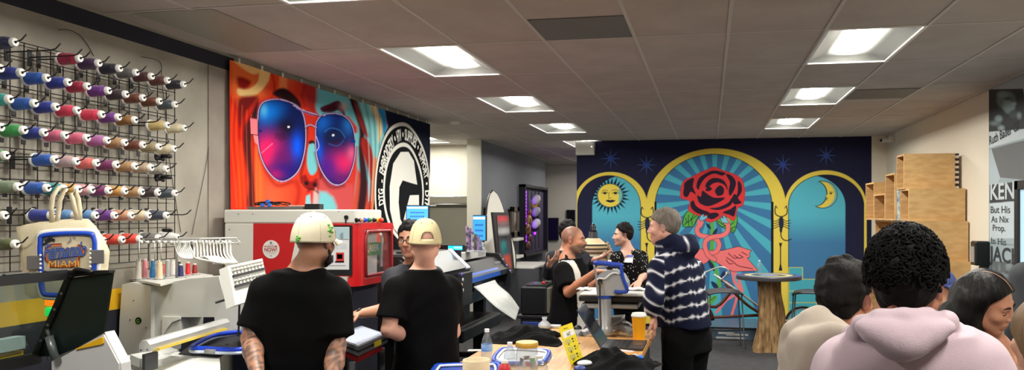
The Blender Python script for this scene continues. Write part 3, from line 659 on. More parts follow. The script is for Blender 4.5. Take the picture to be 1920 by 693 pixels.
CC = dict(nb=(24, 28, 78), cr=(170, 22, 62), dp=(58, 26, 76), bk=(16, 18, 40), gy=(104, 104, 104), mr=(76, 24, 30), bm=(92, 42, 40), gn=(40, 150, 70), rb=(22, 44, 150), bl=(10, 84, 180), pu=(108, 44, 140), db=(50, 34, 42), br=(104, 50, 26), sl=(62, 74, 84),
          te=(20, 150, 146), rd=(222, 50, 84), go=(140, 96, 36), cg=(206, 184, 120), cm=(220, 210, 176), pk=(222, 104, 134), li=(178, 104, 170), ta=(176, 138, 92), gb=(160, 148, 112), mv=(196, 162, 164), sa=(222, 110, 106), pl=(120, 38, 98), be=(186, 166, 140), sg=(176, 176, 164), ge=(120, 138, 110), lp=(228, 164, 172), yg=(214, 158, 74), ol=(78, 84, 34), lb=(92, 142, 196), pe=(206, 150, 116), sn=(54, 62, 84), la=(190, 176, 220), or_=(232, 62, 36), wh=(228, 228, 226))
ROWS = [(2.508, [(30, 'nb'), (95, ''), (136, ''), (152, 'cr'), (188, 'dp'), (227, 'bk'), (258, 'gy'), (287, 'mr'), (317, 'bm'), (347, 'bk')]),
        (2.376, [(3, 'gn'), (43, 'rb'), (91, 'bl'), (131, 'rb'), (167, 'cr'), (206, 'pu'), (239, 'db'), (271, 'br'), (302, 'br'), (331, 'sl')]),
        (2.245, [(21, 'te'), (68, 'bl'), (108, 'rb'), (148, 'rd'), (194, 'rd'), (225, 'pu'), (256, 'go'), (287, ''), (316, 'cg'), (348, 'cm')]),
        (2.113, [(4, 'wh'), (48, 'gn'), (86, 'rb'), (125, 'pk'), (166, 'pk'), (204, 'li'), (237, 'ta'), (271, 'br'), (301, 'gb'), (329, 'cm')]),
        (1.989, [(14, 'gn'), (60, ''), (106, 'bl'), (146, 'mv'), (184, 'sa'), (221, 'pl'), (256, 'ta'), (286, 'be'), (315, 'sg')]),
        (1.850, [(38, 'ge'), (92, 'bl'), (123, 'te'), (150, 'yg'), (175, 'lp'), (207, 'pl'), (237, 'yg'), (268.5, 'ta'), (299, 'db'), (331, 'sl')]),
        (1.719, [(12, 'ol'), (38, ''), (100, 'rb'), (144, 'lb'), (182, 'lb'), (218, 'pu'), (249, 'pe'), (281, 'cm'), (315, 'sn'), (343, '')]),
        (1.588, [(33, 'ol'), (196, 'la'), (232, 'or_'), (265, 'or_'), (300, 'gy'), (335, 'wh')])]
RN = ['top', 'second', 'third', 'fourth', 'fifth', 'sixth', 'seventh', 'bottom']; ON = ['first', 'second', 'third', 'fourth', 'fifth', 'sixth', 'seventh', 'eighth', 'ninth', 'tenth']
fh = fs_ = True
for ri, (z, row) in enumerate(ROWS):
    n = len(row)
    for i, (u, c) in enumerate(row):
        y = float(PX(u, EYE, -3.112)[1]); pos = ON[n-1-i]; pos = 'rightmost' if pos == 'first' else pos+' from the right'
        hl = ('empty black hook, ' if not c else 'black hook of the %s spool, ' % CN[c])+pos+', %s grid row' % RN[ri]
        loc = (GX+.006, y, z)
        if fh: HK.location = loc; HK['label'] = hl; HK['group'] = 'display hooks on the wire grid'; fh = False
        else: copy_thing(HK, loc, hl, 'display hooks on the wire grid')
        if c:
            sl = '%s thread spool, %s, %s row of the wire grid' % (CN[c], pos, RN[ri]); loc = (GX+.14, y, z-.0025)
            if fs_:
                SPL.location = loc; SPL['label'] = sl; SPL['group'] = 'thread spools on the wire grid'; fs_ = False
                for ch in SPL.children:
                    if ch.name.startswith('thread'): ch.data.materials[0] = thread_m(CC[c])
            else: copy_thing(SPL, loc, sl, 'thread spools on the wire grid', {'thread_winding': thread_m(CC[c])})
# black three-lobed knobs clipped on the grid
for (u, v), l in (((300, 293), 'black plastic clamp on the grid, upper of the two near its right edge'), ((300, 332), 'black plastic clamp on the grid, lower of the two near its right edge')):
    p = PX(u, v, GX+.03); t = thing('grid_clamp', l, 'clamp', tuple(p), 'clamps on the wire grid')
    b = MB(); 
    for a in (90, 210, 330): b.ell(p+A3((0, .03*math.cos(math.radians(a)), .03*math.sin(math.radians(a)))), (.012, .014, .014), n=10, m=6)
    b.cyl(p-A3((.022, 0, 0)), p+A3((.012, 0, 0)), .024, n=14); b.build('lobed_plate', wire_m, t, True)
    b = MB(); b.cyl(p, p+A3((.075, 0, .0)), .011, .013, 10); b.build('knob', wire_m, t, True)
# loose wires along the wall
for pts, l in (([(110, 56), (128, 56), (147, 64), (163, 82), (176, 105)], 'thin wire arching up the concrete wall above the crimson spool'), ([(265, 106), (300, 116), (303, 150), (309, 200), (318, 300), (330, 380), (339, 435)], 'thin cord running down the wall past the right edge of the grid'),
               ([(396, 225), (388, 300), (370, 390), (360, 440)], 'thin slanting cord on the bare wall left of the banner')):
    q = [PX(u, v, XL+.006) for u, v in pts]; ident(MB().tube(q, .002, 5, smooth=6).build('loose_wire', M((60, 58, 54), .6), smooth=True), l, 'cord')
# ---------------------------------------------------------------- tote bag on the grid
tb = P(118, 560, 3.5); tote = thing('tote_bag', 'cream canvas tote bag with a blue hoop and a name, hung on the wire grid', 'bag', tuple(tb))
tR, tN = unit((.92, .39, 0)), unit((.39, -.92, 0))      # bag width direction, outward normal
def TB(u, v, off=0.):                                   # point on the bag plane seen at a photo pixel
    d = ray(u, v); o = A3(tb)-CAMP; return CAMP+d*(np.dot(o, tN)/np.dot(d, tN))+tN*off
canvas = M((226, 215, 186), .9, bump=(260, .25), var=(6, (214, 202, 172)))
def bag_body():
    c = [TB(30, 425), TB(72, 418), TB(168, 410), TB(206, 468), TB(196, 512), TB(196, 558), TB(122, 553), TB(50, 560), TB(44, 540), TB(46, 500)]
    top = [(30, 425), (50, 420), (72, 416), (95, 414), (120, 411), (145, 409), (166, 410), (180, 424), (194, 445), (206, 470)]
    bot = [(48, 552), (62, 560), (80, 556), (100, 552), (120, 556), (140, 556), (160, 552), (178, 558), (190, 560), (199, 545)]
    def side(sg):
        def fn(a, b):
            i = a*9; k = min(int(i), 8); f = i-k; T = [top[k][j]*(1-f)+top[k+1][j]*f for j in (0, 1)]; B = [bot[k][j]*(1-f)+bot[k+1][j]*f for j in (0, 1)]
            bul = math.sin(math.pi*min(max(a, 0), 1))**.5*(b*(1-b)*4)**.6*.035+.004*math.sin(a*23+b*7)*(b)
            if sg < 0: bul = -.02*math.sin(math.pi*a)*b
            return TB(T[0]*(1-b)+B[0]*b, T[1]*(1-b)+B[1]*b, bul)
        return fn
    m = MB(); m.sheet(side(1), 36, 20); m.sheet(side(-1), 36, 20); return m
bag_body().build('bag_body', canvas, tote, True)
for pts in ([(99, 418), (98, 390), (101, 368), (112, 349), (121, 352), (112, 375), (109, 400), (107, 420)], [(146, 412), (141, 388), (138, 372), (133, 362), (141, 357), (146, 372), (149, 392), (150, 414)]):
    MB().ribbon([TB(u, v, .004+.008*math.sin(i*.9)) for i, (u, v) in enumerate(pts)], tR, .021, .003).build('handle', canvas, tote, True)
hoop = MB(); hp = [(92, 440), (168, 437), (181, 446), (183, 470), (181, 530), (172, 547), (100, 551), (85, 540), (83, 500), (82, 455)]
blue_m = M((28, 72, 186), .35); whiteg = M((232, 232, 230), .4)
hp3 = spline([TB(u, v, .03) for u, v in hp], 6, True)
hoop.tube([p+tN*.004 for p in hp3], .011, 8, True); hoop.mat(1).tube([p-tN*.006+(p-np.mean(hp3, 0))*.09 for p in hp3], .012, 8, True)
hoop.build('embroidery_hoop', [blue_m, whiteg], tote, True)
for (u, v), s in (((72, 491), 1), ((190, 480), -1)):
    b = MB(); b.obox(TB(u, v, .045), (.028, .003, .032), np.stack([tR, tN, (0, 0, 1)]), .002)
    for k in range(5): b.mat(1).ell(TB(u+s*13, v-14+k*8, .048), .0055, n=8, m=6)
    b.build('hoop_bracket', [M((118, 116, 118), .4, .3), whiteg], tote)
e = MB()    # embroidered name
badge = lambda pts, off, m_: e.mat(m_).prism([TB(u, v, off) for u, v in pts], tN*.002)
rim = [(92, 462), (104, 456), (122, 455), (124, 466), (150, 462), (153, 457), (160, 458), (168, 468), (166, 477), (156, 481), (154, 498), (140, 500), (120, 501), (101, 500), (100, 490), (93, 490), (90, 478)]
badge(rim, .0385, 0); mid = np.mean(np.array(rim), 0); badge([(mid[0]+(u-mid[0])*.93, mid[1]+(v-mid[1])*.9) for u, v in rim], .0405, 1); badge([(mid[0]+(u-mid[0])*.84, mid[1]+(v-mid[1])*.78) for u, v in rim], .0425, 2)
up = unit(A3((0, 0, 1))+tR*.06)
def wsk(o, ax, ay, sz):
    ax, ay = unit(ax), unit(ay); return lambda x, y: A3(o)+ax*(x+.22*y)+ay*y
e.mat(3).text('Fernando', (0, 0, 0), (1, 0, 0), (0, 0, 1), .094, warp=wsk(TB(128, 481, .0452), tR+A3((0, 0, .08)), (0, 0, 1), 1), bold=.025, squash=.49)
e.mat(4).text('Fernando', (0, 0, 0), (1, 0, 0), (0, 0, 1), .094, warp=wsk(TB(128, 481, .0462), tR+A3((0, 0, .08)), (0, 0, 1), 1), bold=-.006, squash=.49)
e.mat(5).text('MIAMI', TB(128, 499, .0455), tR, (0, 0, 1), .044, bold=.0, squash=1.1)
e.mat(3).tube([TB(103, 486, .046), TB(128, 482, .046), TB(152, 479, .046)], .0018, 5)
for a in ([(136, 455), (139, 448), (137, 442), (141, 440), (145, 447), (147, 441)], [(133, 456), (137, 450)]): e.mat(2).tube([TB(u, v, .04) for u, v in a], .0014, 5, smooth=4)
for a in ([(88, 458), (95, 452), (90, 448)], [(97, 452), (104, 447), (100, 441)], [(92, 450), (100, 446)], [(108, 447), (106, 452)]): e.mat(6).tube([TB(u, v, .037) for u, v in a], .0045, 6, smooth=3)
e.build('embroidered_patch', [M((116, 44, 22), .7), M((214, 112, 56), .7), M((120, 116, 128), .7), M((20, 30, 90), .7), M((70, 110, 200), .7), M((230, 170, 60), .7), M((26, 28, 36), .7)], tote)
# ================================================================ machines on the left
def qY(pts, Y): return [PY(u, v, Y) for u, v in pts]
def qX(pts, X): return [PX(u, v, X) for u, v in pts]
def qZ(pts, Z): return [PZ(u, v, Z) for u, v in pts]
def dY(d): return (0, d, 0)
def dX(d): return (d, 0, 0)
def dZ(d): return (0, 0, d)
blk = M((17, 18, 21), .45); blk2 = M((26, 27, 30), .6); dgrey = M((58, 60, 64), .5); mgrey = M((128, 130, 132), .45); lgrey = M((196, 198, 192), .5); wht = M((222, 223, 216), .45)
chrome = M((200, 202, 206), .18, 1.); steel = M((168, 168, 162), .34, .9, bump=(4, .05, (1, 1, 60))); yel = M((238, 182, 22), .5); red_m = M((206, 20, 26), .4, coat=.3); blue_p = M((26, 66, 170), .4)
# ---- laser engraver with its tinted lid raised
LY = float(P(150, 580, 3.0)[1])
le = thing('laser_engraver', 'laser engraver in the front left corner with its tinted lid raised', 'laser engraver', (-2.75, LY-.5, 0))
mb = MB(); pan = qY([(129, 521), (210, 510), (194, 622), (141, 652), (109, 667), (66, 668)], LY); mb.prism(pan, dY(.012)); lid = mb.build('lid_end_panel', M((13, 25, 24), .35), le)
tl, bl = PY(129, 520, LY), PY(66, 667, LY); far = 1.25
g = MB(); g.sheet(lambda a, b: tl*(1-b)+bl*b-A3((0, far*a, 0)), 1, 1, .006); g.build('lid_glass', M((214, 224, 219), .06, trans=.97), le)
f = MB(); dirn = unit(bl-tl); f.prism([tl+A3((-.02, .014, .03)), tl+A3((.012, .014, .03)), tl+A3((.012, .014, -.006)), tl+A3((-.02, .014, -.006))], (0, -far, 0))
t2 = PY(210, 509, LY); f.prism([tl+A3((0, .016, .028)), t2+A3((0, .016, .006)), t2+A3((0, .016, -.004)), tl+A3((0, .016, 0))], dY(-.03))
f.prism([tl+A3((-.012, .013, 0)), tl+A3((.016, .013, 0)), bl+A3((.014, .013, 0)), bl+A3((-.014, .013, 0))], dY(-.02))
f.prism([bl+A3((-.02, .012, .012)), bl+A3((.02, .012, .012)), bl+A3((.02, .012, -.03)), bl+A3((-.02, .012, -.03))], dY(-far))
f.build('lid_frame', M((20, 22, 24), .5), le)
for k in range(4):
    q = tl*(1-(.2+.2*k))+bl*(.2+.2*k); MB().ell(q+A3((.004, -.008, 0)), .006, n=8, m=6).build('lid_bolt', mgrey, le, True)
for k in range(5):
    q = tl-A3((0, .06+.17*k, 0)); MB().box(q+A3((-.012, -.05, .03)), q+A3((.006, .05, .036)), .002).build('lid_latch', M((54, 56, 58), .5), le)
MB().tube([PY(133, 513, LY-.03), PY(143, 505, LY-.03), PY(160, 507, LY-.03), PY(172, 510, LY-.03)], .008, 8, smooth=4).build('lid_cable', blk, le, True)
s_ = MB(); a_, b_ = PY(92, 630, LY-.02), PY(104, 672, LY-.02); s_.cyl(a_, b_, .016, n=12); s_.cyl(a_-unit(b_-a_)*.03, a_, .007, n=8); s_.build('gas_strut', M((112, 120, 122), .35, .5), le, True)
e = MB(); e.prism(qY([(97, 677), (193, 624), (196, 622), (227, 681), (236, 800), (97, 800)], LY+.012), dY(.05)); e.prism(qY([(97, 679), (193, 626), (222, 681), (228, 800), (97, 800)], LY+.004), dY(.008)); e.build('end_cover', M((205, 205, 206), .45), le)
MB().prism(qY([(141, 653.5), (190, 632), (192.5, 633), (192.5, 643), (190, 645), (141, 655)], LY-.004), dY(.01)).build('yellow_trim', yel, le)
bd = MB(); X0, X1 = float(bl[0])-.42, float(PY(97, 680, LY)[0]); bd.box((X0, LY-far, .25), (X1, LY-.015, .98), .01)
bd.mat(1).box((X0+.02, LY-far, 0), (X1-.02, LY-.06, .25)); bd.build('cabinet', [M((40, 44, 46), .5), blk], le)
r_ = MB(); zz = float(bl[2]); xr_ = float(bl[0]); r_.box((xr_-.07, LY-far, zz+.035), (xr_-.025, LY-.02, zz+.085)); r_.mat(1).box((xr_-.065, LY-far, zz-.02), (xr_-.035, LY-.02, zz+.026)); r_.build('rear_rail', [M((178, 192, 196), .5), yel], le)
fb = MB(); fb.box((X1-.1, LY-far, zz-.1), (X1-.02, LY-.03, zz-.055), .006); fb.box((X1-.2, LY-far, zz-.09), (X1-.16, LY-.03, zz-.06), .006); fb.build('gantry_rail', M((70, 74, 76), .4, .4), le)
st = thing('signal_tower', 'small signal light tower with lit orange and green lamps behind the tinted lid', 'signal light', tuple(PX(93, 600, XL+.16)))
q = PX(94, 592, XL+.16); MB().cyl(q-A3((0, 0, .22)), q, .012, n=10).build('pole', mgrey, st, True)
MB().lathe(q+A3((0, 0, .0)), (0, 0, 1), [(.015, 0), (.022, .005), (.022, .04), (.015, .045)], 14).build('green_lamp', M((20, 200, 90), .3, emit=1.0), st, True)
MB().lathe(q+A3((0, 0, .052)), (0, 0, 1), [(.015, 0), (.022, .005), (.022, .04), (.015, .045)], 14).build('orange_lamp', M((255, 110, 10), .3, emit=1.6), st, True)
MB().lathe(q+A3((0, 0, .104)), (0, 0, 1), [(.02, 0), (.022, .005), (.022, .02), (.01, .028)], 14).build('cap', dgrey, st, True)
# ---- embroidery machine
EY = 3.80
em = thing('embroidery_machine', 'white single-head embroidery machine with thread tree, left of the man in a cream cap', 'embroidery machine', (-2.6, EY+.1, 0))
enam = M((214, 216, 208), .4)
b = MB(); b.prism(qY([(229, 533), (243, 529), (283, 535), (283, 640), (280, 668), (222, 668), (224, 600)], EY), dY(.26)); col_ = b.build('column', enam, em)
b = MB(); b.prism(qY([(283, 534), (357, 522), (410, 518), (420, 560), (402, 594), (338, 594), (337, 628), (306, 634), (283, 640)], EY+.03), dY(.2)); b.build('arm', M((206, 209, 203), .42), em)
b = MB(); b.prism(qY([(304, 593), (337, 594), (337, 598), (322, 604), (312, 616), (306, 628), (303, 628)], EY+.018), dY(.012)); b.build('arm_fillet', M((226, 228, 222), .4), em)
b = MB(); c0 = PY(259, 600.5, EY-.004); b.cyl(c0, c0+A3((0, .004, 0)), .019, n=24); b.mat(1).text('G', PY(259, 604.2, EY-.006), (1, 0, 0), (0, 0, 1), .03, bold=.02); b.build('round_badge', [M((14, 16, 14), .4), M((110, 200, 60), .5)], em)
for u, v in ((250, 563), (244, 599), (274, 614)): q = PY(u, v, EY-.003); MB().ell(q, (.004, .002, .004), n=8, m=5).build('cover_screw', dgrey, em, True)
b = MB(); b.prism(qY([(402, 594), (420, 556), (432, 500), (450, 498), (470, 560), (440, 652), (404, 652)], EY+.02), dY(.2)); b.build('head', M((212, 214, 210), .4), em)
h = MB(); A_, B_, C_, D_ = P(427, 498, 3.62), P(492, 484, 3.92), P(500, 506, 3.86), P(452, 610, 3.62); D_ = A_+(P(441, 572, 3.56)-A_)
nrm = unit(np.cross(B_-A_, D_-A_)); nrm = nrm if np.dot(nrm, CAMP-A_) > 0 else -nrm
h.prism([A_, B_, B_+(D_-A_), D_], -nrm*.05); h.build('needle_case', M((226, 227, 222), .4), em)
FA = lambda a, c, o=0.: A_+(B_-A_)*a+(D_-A_)*c+nrm*o
for r in range(2):
    d = MB(); c1 = .26+r*.26; d.prism([FA(.06, c1, .002), FA(.98, c1, .002), FA(.98, c1+.06, .002), FA(.06, c1+.06, .002)], nrm*.008); d.build('take_up_strip', blk, em)
for r in range(3):
    for k in range(9):
        q = FA(.1+.1*k, .07+.085*r if r < 2 else .42, 0); MB().cyl(q, q+nrm*.014, .009, .007, 8).build('tension_knob', M((206, 206, 198), .35), em, True)
b = MB(); b.cyl(P(404, 567, 3.7), P(440, 556, 3.76), .006, n=8); b.cyl(P(434, 540, 3.7), P(436, 562, 3.7), .008, n=8); b.box(P(428, 570, 3.72), P(446, 556, 3.8), .002); b.build('side_bracket', dgrey, em)
MB().cyl(P(449, 566, 3.74), P(447, 630, 3.74), .005, n=8).build('hanging_rod', blk, em)
# spool tray and cones
TZ = float(PY(300, 531, EY-.12)[2]); trp = [PZ(u, v, TZ) for u, v in ((243, 521.5), (301, 532), (357, 518), (400, 515), (330, 505))]
MB().prism(trp, dZ(-.012)).build('spool_tray', M((220, 222, 216), .4), em)
cones = [(259.5, 523, 38, 'off-white', (226, 220, 208)), (272, 521.5, 36, 'pink', (226, 140, 148)), (286, 522.5, 36, 'teal blue', (12, 104, 160)), (299.5, 523.5, 36, 'cream', (226, 204, 170)), (314.5, 521, 34, 'grey', (160, 160, 158)),
         (296, 515, 26, 'yellow', (220, 190, 60)), (306, 515, 22, 'coral', (226, 90, 84)), (324, 516, 29, 'white', (232, 230, 226)), (339, 520, 25, 'navy', (28, 32, 96)), (352.5, 516, 25, 'red', (206, 22, 34)), (335, 512, 24, 'black', (30, 30, 34)), (365, 514, 20, 'dark red', (150, 20, 24))]
for u, v, hp, nm, c in cones:
    p = PZ(u, v, TZ); dep = float((p-CAMP)@FWD); hh = hp*dep/FL
    t = thing('thread_cone', '%s thread cone standing on the tray of the white embroidery machine' % nm, 'thread cone', tuple(p), 'thread cones on the embroidery machine tray')
    MB().lathe(p+A3((0, 0, .001)), (0, 0, 1), [(.02, 0), (.021, .004), (.012, .007), (.010, hh*.98), (.0115, hh), (.006, hh+.002)], 16).build('cone_core', M((226, 226, 222), .4), t, 40)
    pr = [(.0165, .008)]+[(.0165-.004*i/9-.0005*(i % 2), .01+(hh-.02)*i/9) for i in range(10)]+[(.0105, hh-.006)]
    MB().lathe(p, (0, 0, 1), pr, 18).build('thread_winding', M(c, .45, wave=(60, .3, 'Z', 1.)), t, 40)
    o = MB(); o.box(p+A3((-.024, -.024, .0002)), p+A3((.024, .024, .0008))); o.build('felt_pad', M((34, 34, 36), .9), t)
# thread tree
b = MB(); RT_ = lambda u, v, z=3.85: P(u, v, z)
for q in ([RT_(332, 446), RT_(331, 520)],): b.tube(q, .006, 8)
for u0, u1, v0 in ((266, 444, 446), (266, 372, 452), (320, 446, 455)): b.tube([RT_(u0, v0+2), RT_(u1, v0)], .0045, 8)
for u in (266, 300, 330, 372, 410, 442): b.tube([RT_(u, 446.5, 3.85), RT_(u+8, 454, 3.8)], .003, 6)
for u, z in ((261, 4.0), (290, 4.0), (302, 4.0)): b.tube([RT_(u, 452, z), RT_(u, 490, z)], .0022, 6)
b.tube([RT_(281, 452), RT_(281, 500, 4.0), RT_(278, 505, 4.0)], .005, 8)
b.build('thread_tree', M((196, 198, 196), .3, .5), em, True)
for i in range(16):
    u = 266+i*11; MB().cyl(RT_(u, 451, 3.82), RT_(u, 456, 3.82), .0065, n=8).build('thread_guide', wht, em, True)
for i in range(9):
    u = 326+i*3.4; MB().tube([RT_(u, 452, 3.83), RT_(u+3, 462, 3.83), RT_(u+7+i*.2, 474, 3.82), RT_(u+16-i*.6, 483, 3.8), RT_(366+i, 484.5-i*.2, 3.78), RT_(385+i*3, 481, 3.74), RT_(402+i*3, 494, 3.7)], .0042, 6, smooth=4).build('thread_tube', M((228, 228, 222), .35), em, True)
for i in range(12):
    u = 361+i*6.2; MB().tube([RT_(u, 450, 3.83), RT_(u+2.5, 460, 3.83), RT_(u+3.5, 474, 3.81), RT_(min(u+7, 434)+i*.3, 484, 3.76), RT_(412+i*3, 492, 3.68)], .0042, 6, smooth=4).build('thread_tube', M((228, 228, 222), .35), em, True)
MB().prism([RT_(352, 453, 3.9), RT_(360, 453, 3.9), RT_(364, 484, 3.9), RT_(355, 481, 3.9)], dY(.01)).build('tree_plate', M((50, 40, 38), .6), em)
# frame drive beam, base and hoop
b = MB(); n0, n1 = P(262, 640, 3.25), P(416, 598, 4.1)
b.prism([P(261, 644, 3.25), P(266, 638, 3.25), P(275, 638.5, 3.25), P(281, 646, 3.25), P(281, 659, 3.25), P(261, 660, 3.25)], n1-n0); b.build('drive_beam', M((204, 206, 204), .32, .35), em)
for (u, v) in ((264, 656), (276, 655)): MB().ell(P(u, v, 3.245), (.004, .003, .004), n=8, m=5).build('beam_screw', dgrey, em, True)
b = MB(); b.prism([P(284, 655, 3.3), P(298, 652, 3.3), P(300, 656, 3.3), P(286, 659, 3.3)], (n1-n0)*.85); b.build('yellow_scale', M((196, 168, 40), .5), em)
b = MB(); b.prism([P(218, 668, 3.5), P(284, 660, 3.6), P(336, 668, 3.6), P(250, 680, 3.4)], dZ(-.05)); b.prism([P(244, 664, 3.3), P(320, 650, 3.9), P(336, 656, 3.9), P(262, 672, 3.3)], dZ(-.04)); b.build('base', M((200, 203, 200), .45), em)
b = MB(); b.box(P(272, 664, 3.28), P(291, 690, 3.36)); b.build('beam_foot', dgrey, em)
b = MB(); q0 = [P(233, 684, 3.3), P(300, 672, 3.9), P(412, 690, 3.7), P(414, 700, 3.2), P(233, 700, 3.1)]
tz = float(np.mean([p[2] for p in q0])); b.prism([A3((p[0], p[1], tz)) for p in q0], dZ(-.02)); b.mat(1).prism([A3((p[0], p[1], tz-.021)) for p in q0], dZ(.02-tz+.07)); b.build('stand_cabinet', [M((222, 224, 220), .4), M((28, 58, 140), .45)], em)
b = MB(); b.prism([PZ(u, v, 1.022) for u, v in ((335, 662), (392, 622), (440, 622), (452, 640), (408, 668))], dZ(-.012)); b.build('sewing_table', M((24, 26, 34), .5), em)
hp = spline([PZ(u, v, 1.05) for u, v in ((360, 654), (396, 634), (424, 628), (450, 626), (464, 633), (466, 650), (458, 658), (420, 659), (388, 657))], 6, True)
b = MB(); b.tube([p+A3((0, 0, .012)) for p in hp], .011, 8, True); b.mat(1).tube([p+A3((0, 0, -.004))+(p-np.mean(hp, 0))*.05 for p in hp], .008, 8, True); b.mat(2).cyl(PZ(386, 658, 1.05), PZ(406, 659, 1.05), .013, n=10); hoop_o = b.build('sewing_hoop', [M((24, 70, 220), .3), M((210, 222, 240), .35), M((150, 152, 156), .4)], em, True)
cl = thing('hooped_garment', 'black garment with blue and white backing clamped in the blue hoop', 'garment', tuple(PZ(420, 645, 1.05)))
b = MB(); cen = np.mean(hp, 0); b.sheet(lambda a, r: cen+(hp[int(a*(len(hp)-.01)) % len(hp)]-cen)*(.05+.83*r)+A3((0, 0, -.004)), 54, 8); b.build('black_cloth', M((20, 21, 27), .85), cl, True)
b = MB(); b.sheet(lambda a, c: PZ(452+14*a, 630+22*c, 1.06-.14*a*c)+A3((0, 0, .012*math.sin(a*9+c*5))), 12, 12, .004); b.build('blue_backing', M((50, 84, 224), .5, var=(24, (200, 214, 240), 3)), cl, True)
# ---- red and white printer with window
RY, RXf = 4.70, float(PY(672, 470, 4.70)[0])
rm = thing('large_printer', 'tall white and red enclosed printer with rounded window, below the sunglasses banner', 'printer', (-2.8, RY+.3, 0))
Ltop = PY(415, 389, RY); Ltop[0] = max(Ltop[0], -3.335); ZT = 1.755
yb_ = float(PX(737, 470, RXf)[1]); yw = float(PX(716, 405, RXf-.02)[1])
zr = lambda v: EYE-(v-CY)/FL*float((PY(660, v, RY)-CAMP)@FWD)
b = MB(); b.box((float(Ltop[0]), RY, zr(600)), (float(PY(560, 500, RY)[0]), yb_, zr(418)), .012); b.box((float(PY(560, 500, RY)[0])-.01, RY+.0, zr(533)), (RXf-.2, RY+.04, zr(418))); b.box((float(Ltop[0]), RY-.004, zr(419)), (RXf-.02, yw, ZT), .01); b.build('white_housing', wht, rm)
b = MB(); b.prism(qY([(475, 418.5), (560, 419), (545, 492), (520, 560), (474, 560)], RY-.003), dY(.003)); b.build('red_side_graphic', M((196, 22, 30), .45), rm)
b = MB(); q = PY(508, 467, RY-.006); b.cyl(q, q+A3((0, .003, 0)), .063, n=36)
cx_ = (1, 0, 0); cz_ = (0, 0, 1); b.mat(1).text('FINANCE ME', q+A3((0, -.001, .014)), cx_, cz_, .0175, bold=.01); b.text('NOW!', q+A3((0, -.001, -.013)), cx_, cz_, .034, bold=.02); b.box(q+A3((-.038, -.001, -.0205)), q+A3((.038, 0, -.019)))
b.mat(2).cyl(q+A3((0, -.001, .045)), q+A3((0, 0, .045)), .009, n=16); b.box(q+A3((-.02, -.001, .03)), q+A3((.02, 0, .032))); b.box(q+A3((-.03, -.001, -.03)), q+A3((.03, 0, -.0285))); b.cyl(q+A3((0, -.001, -.045)), q+A3((0, 0, -.045)), .005, n=12)
b.build('round_sticker', [M((232, 230, 228), .5), M((170, 40, 44), .5), M((130, 130, 132), .5)], rm)
# red front with rounded corner: swept plan section
zb0, zt0 = zr(537), zr(419); sec = []
R_ = .10
for i in range(9): a = math.radians(180+90*i/8*-1); sec.append((RXf-R_+R_*math.sin(math.pi/2*i/8), RY-.012+R_*(1-math.cos(math.pi/2*i/8))))
sec = [(float(PY(597, 470, RY)[0]), RY-.012)]+sec+[(RXf, yb_), (RXf-.12, yb_), (RXf-.12, RY+.02), (sec[0][0]-.05, RY+.02)]
wy0, wy1 = float(PX(684, 470, RXf)[1]), float(PX(733, 470, RXf)[1]); wz0, wz1 = EYE-(523-CY)/FL*float((PX(684, 523, RXf)-CAMP)@FWD), EYE-(430-CY)/FL*float((PX(684, 430, RXf)-CAMP)@FWD)
b = MB()
sec1 = [p for p in sec if p[1] <= wy0-1e-6]+[]
cur = [(x, y) for x, y in sec[:10]]+[(RXf, wy0)]
inner = [(x-.05 if x > cur[0][0]+.06 else x, y+.03) for x, y in cur]
outl = cur+inner[::-1]; b.prism([A3((x, y, zb0)) for x, y in outl], (0, 0, zt0-zb0))
b.box((RXf-.06, wy0, zb0), (RXf, wy1, wz0)); b.box((RXf-.06, wy0, wz1), (RXf, wy1, zt0)); b.box((RXf-.06, wy1, zb0), (RXf, yb_, zt0))
b.box((RXf-.3, RY+.06, zb0), (RXf-.06, yb_, zb0+.02))
b.build('red_hood', red_m, rm)
rim = [(RXf+.004, wy0+.015, wz0+.02), (RXf+.004, wy1-.015, wz0+.02), (RXf+.004, wy1-.01, wz0+.05), (RXf+.004, wy1-.01, wz1-.05), (RXf+.004, wy1-.03, wz1-.015), (RXf+.004, wy0+.03, wz1-.015), (RXf+.004, wy0+.008, wz1-.05), (RXf+.004, wy0+.008, wz0+.05)]
MB().tube(rim, .012, 8, True).build('window_gasket', M((120, 16, 22), .4), rm, True)
MB().box((RXf-.008, wy0-.005, wz0-.005), (RXf-.002, wy1+.005, wz1+.005)).build('window_pane', M((244, 246, 248), .05, trans=.98), rm)
b = MB(); b.box((RXf-.05, wy0-.01, wz0), (RXf-.035, wy0+.62*(wy1-wy0), wz1)); b.box((RXf-.2, wy0, wz0), (RXf-.19, wy1, wz1)); b.box((RXf-.06, wy1-.06, wz0+.06), (RXf-.05, wy1-.03, wz1-.05)); b.build('inner_carriage', M((232, 230, 224), .5), rm)
b = MB(); gx0, gy0 = RXf-.034, wy0+.02; gz = (wz0+wz1)/2+.03
b.box((gx0, wy0, gz-.045), (gx0+.006, wy0+.32, gz+.045)); b.mat(1).text('LASER', (gx0+.0075, wy0+.18, gz-.018), (0, 1, 0), (0, 0, 1), .07, bold=.02); b.build('green_label', [M((70, 150, 60), .5), M((220, 226, 214), .5)], rm)
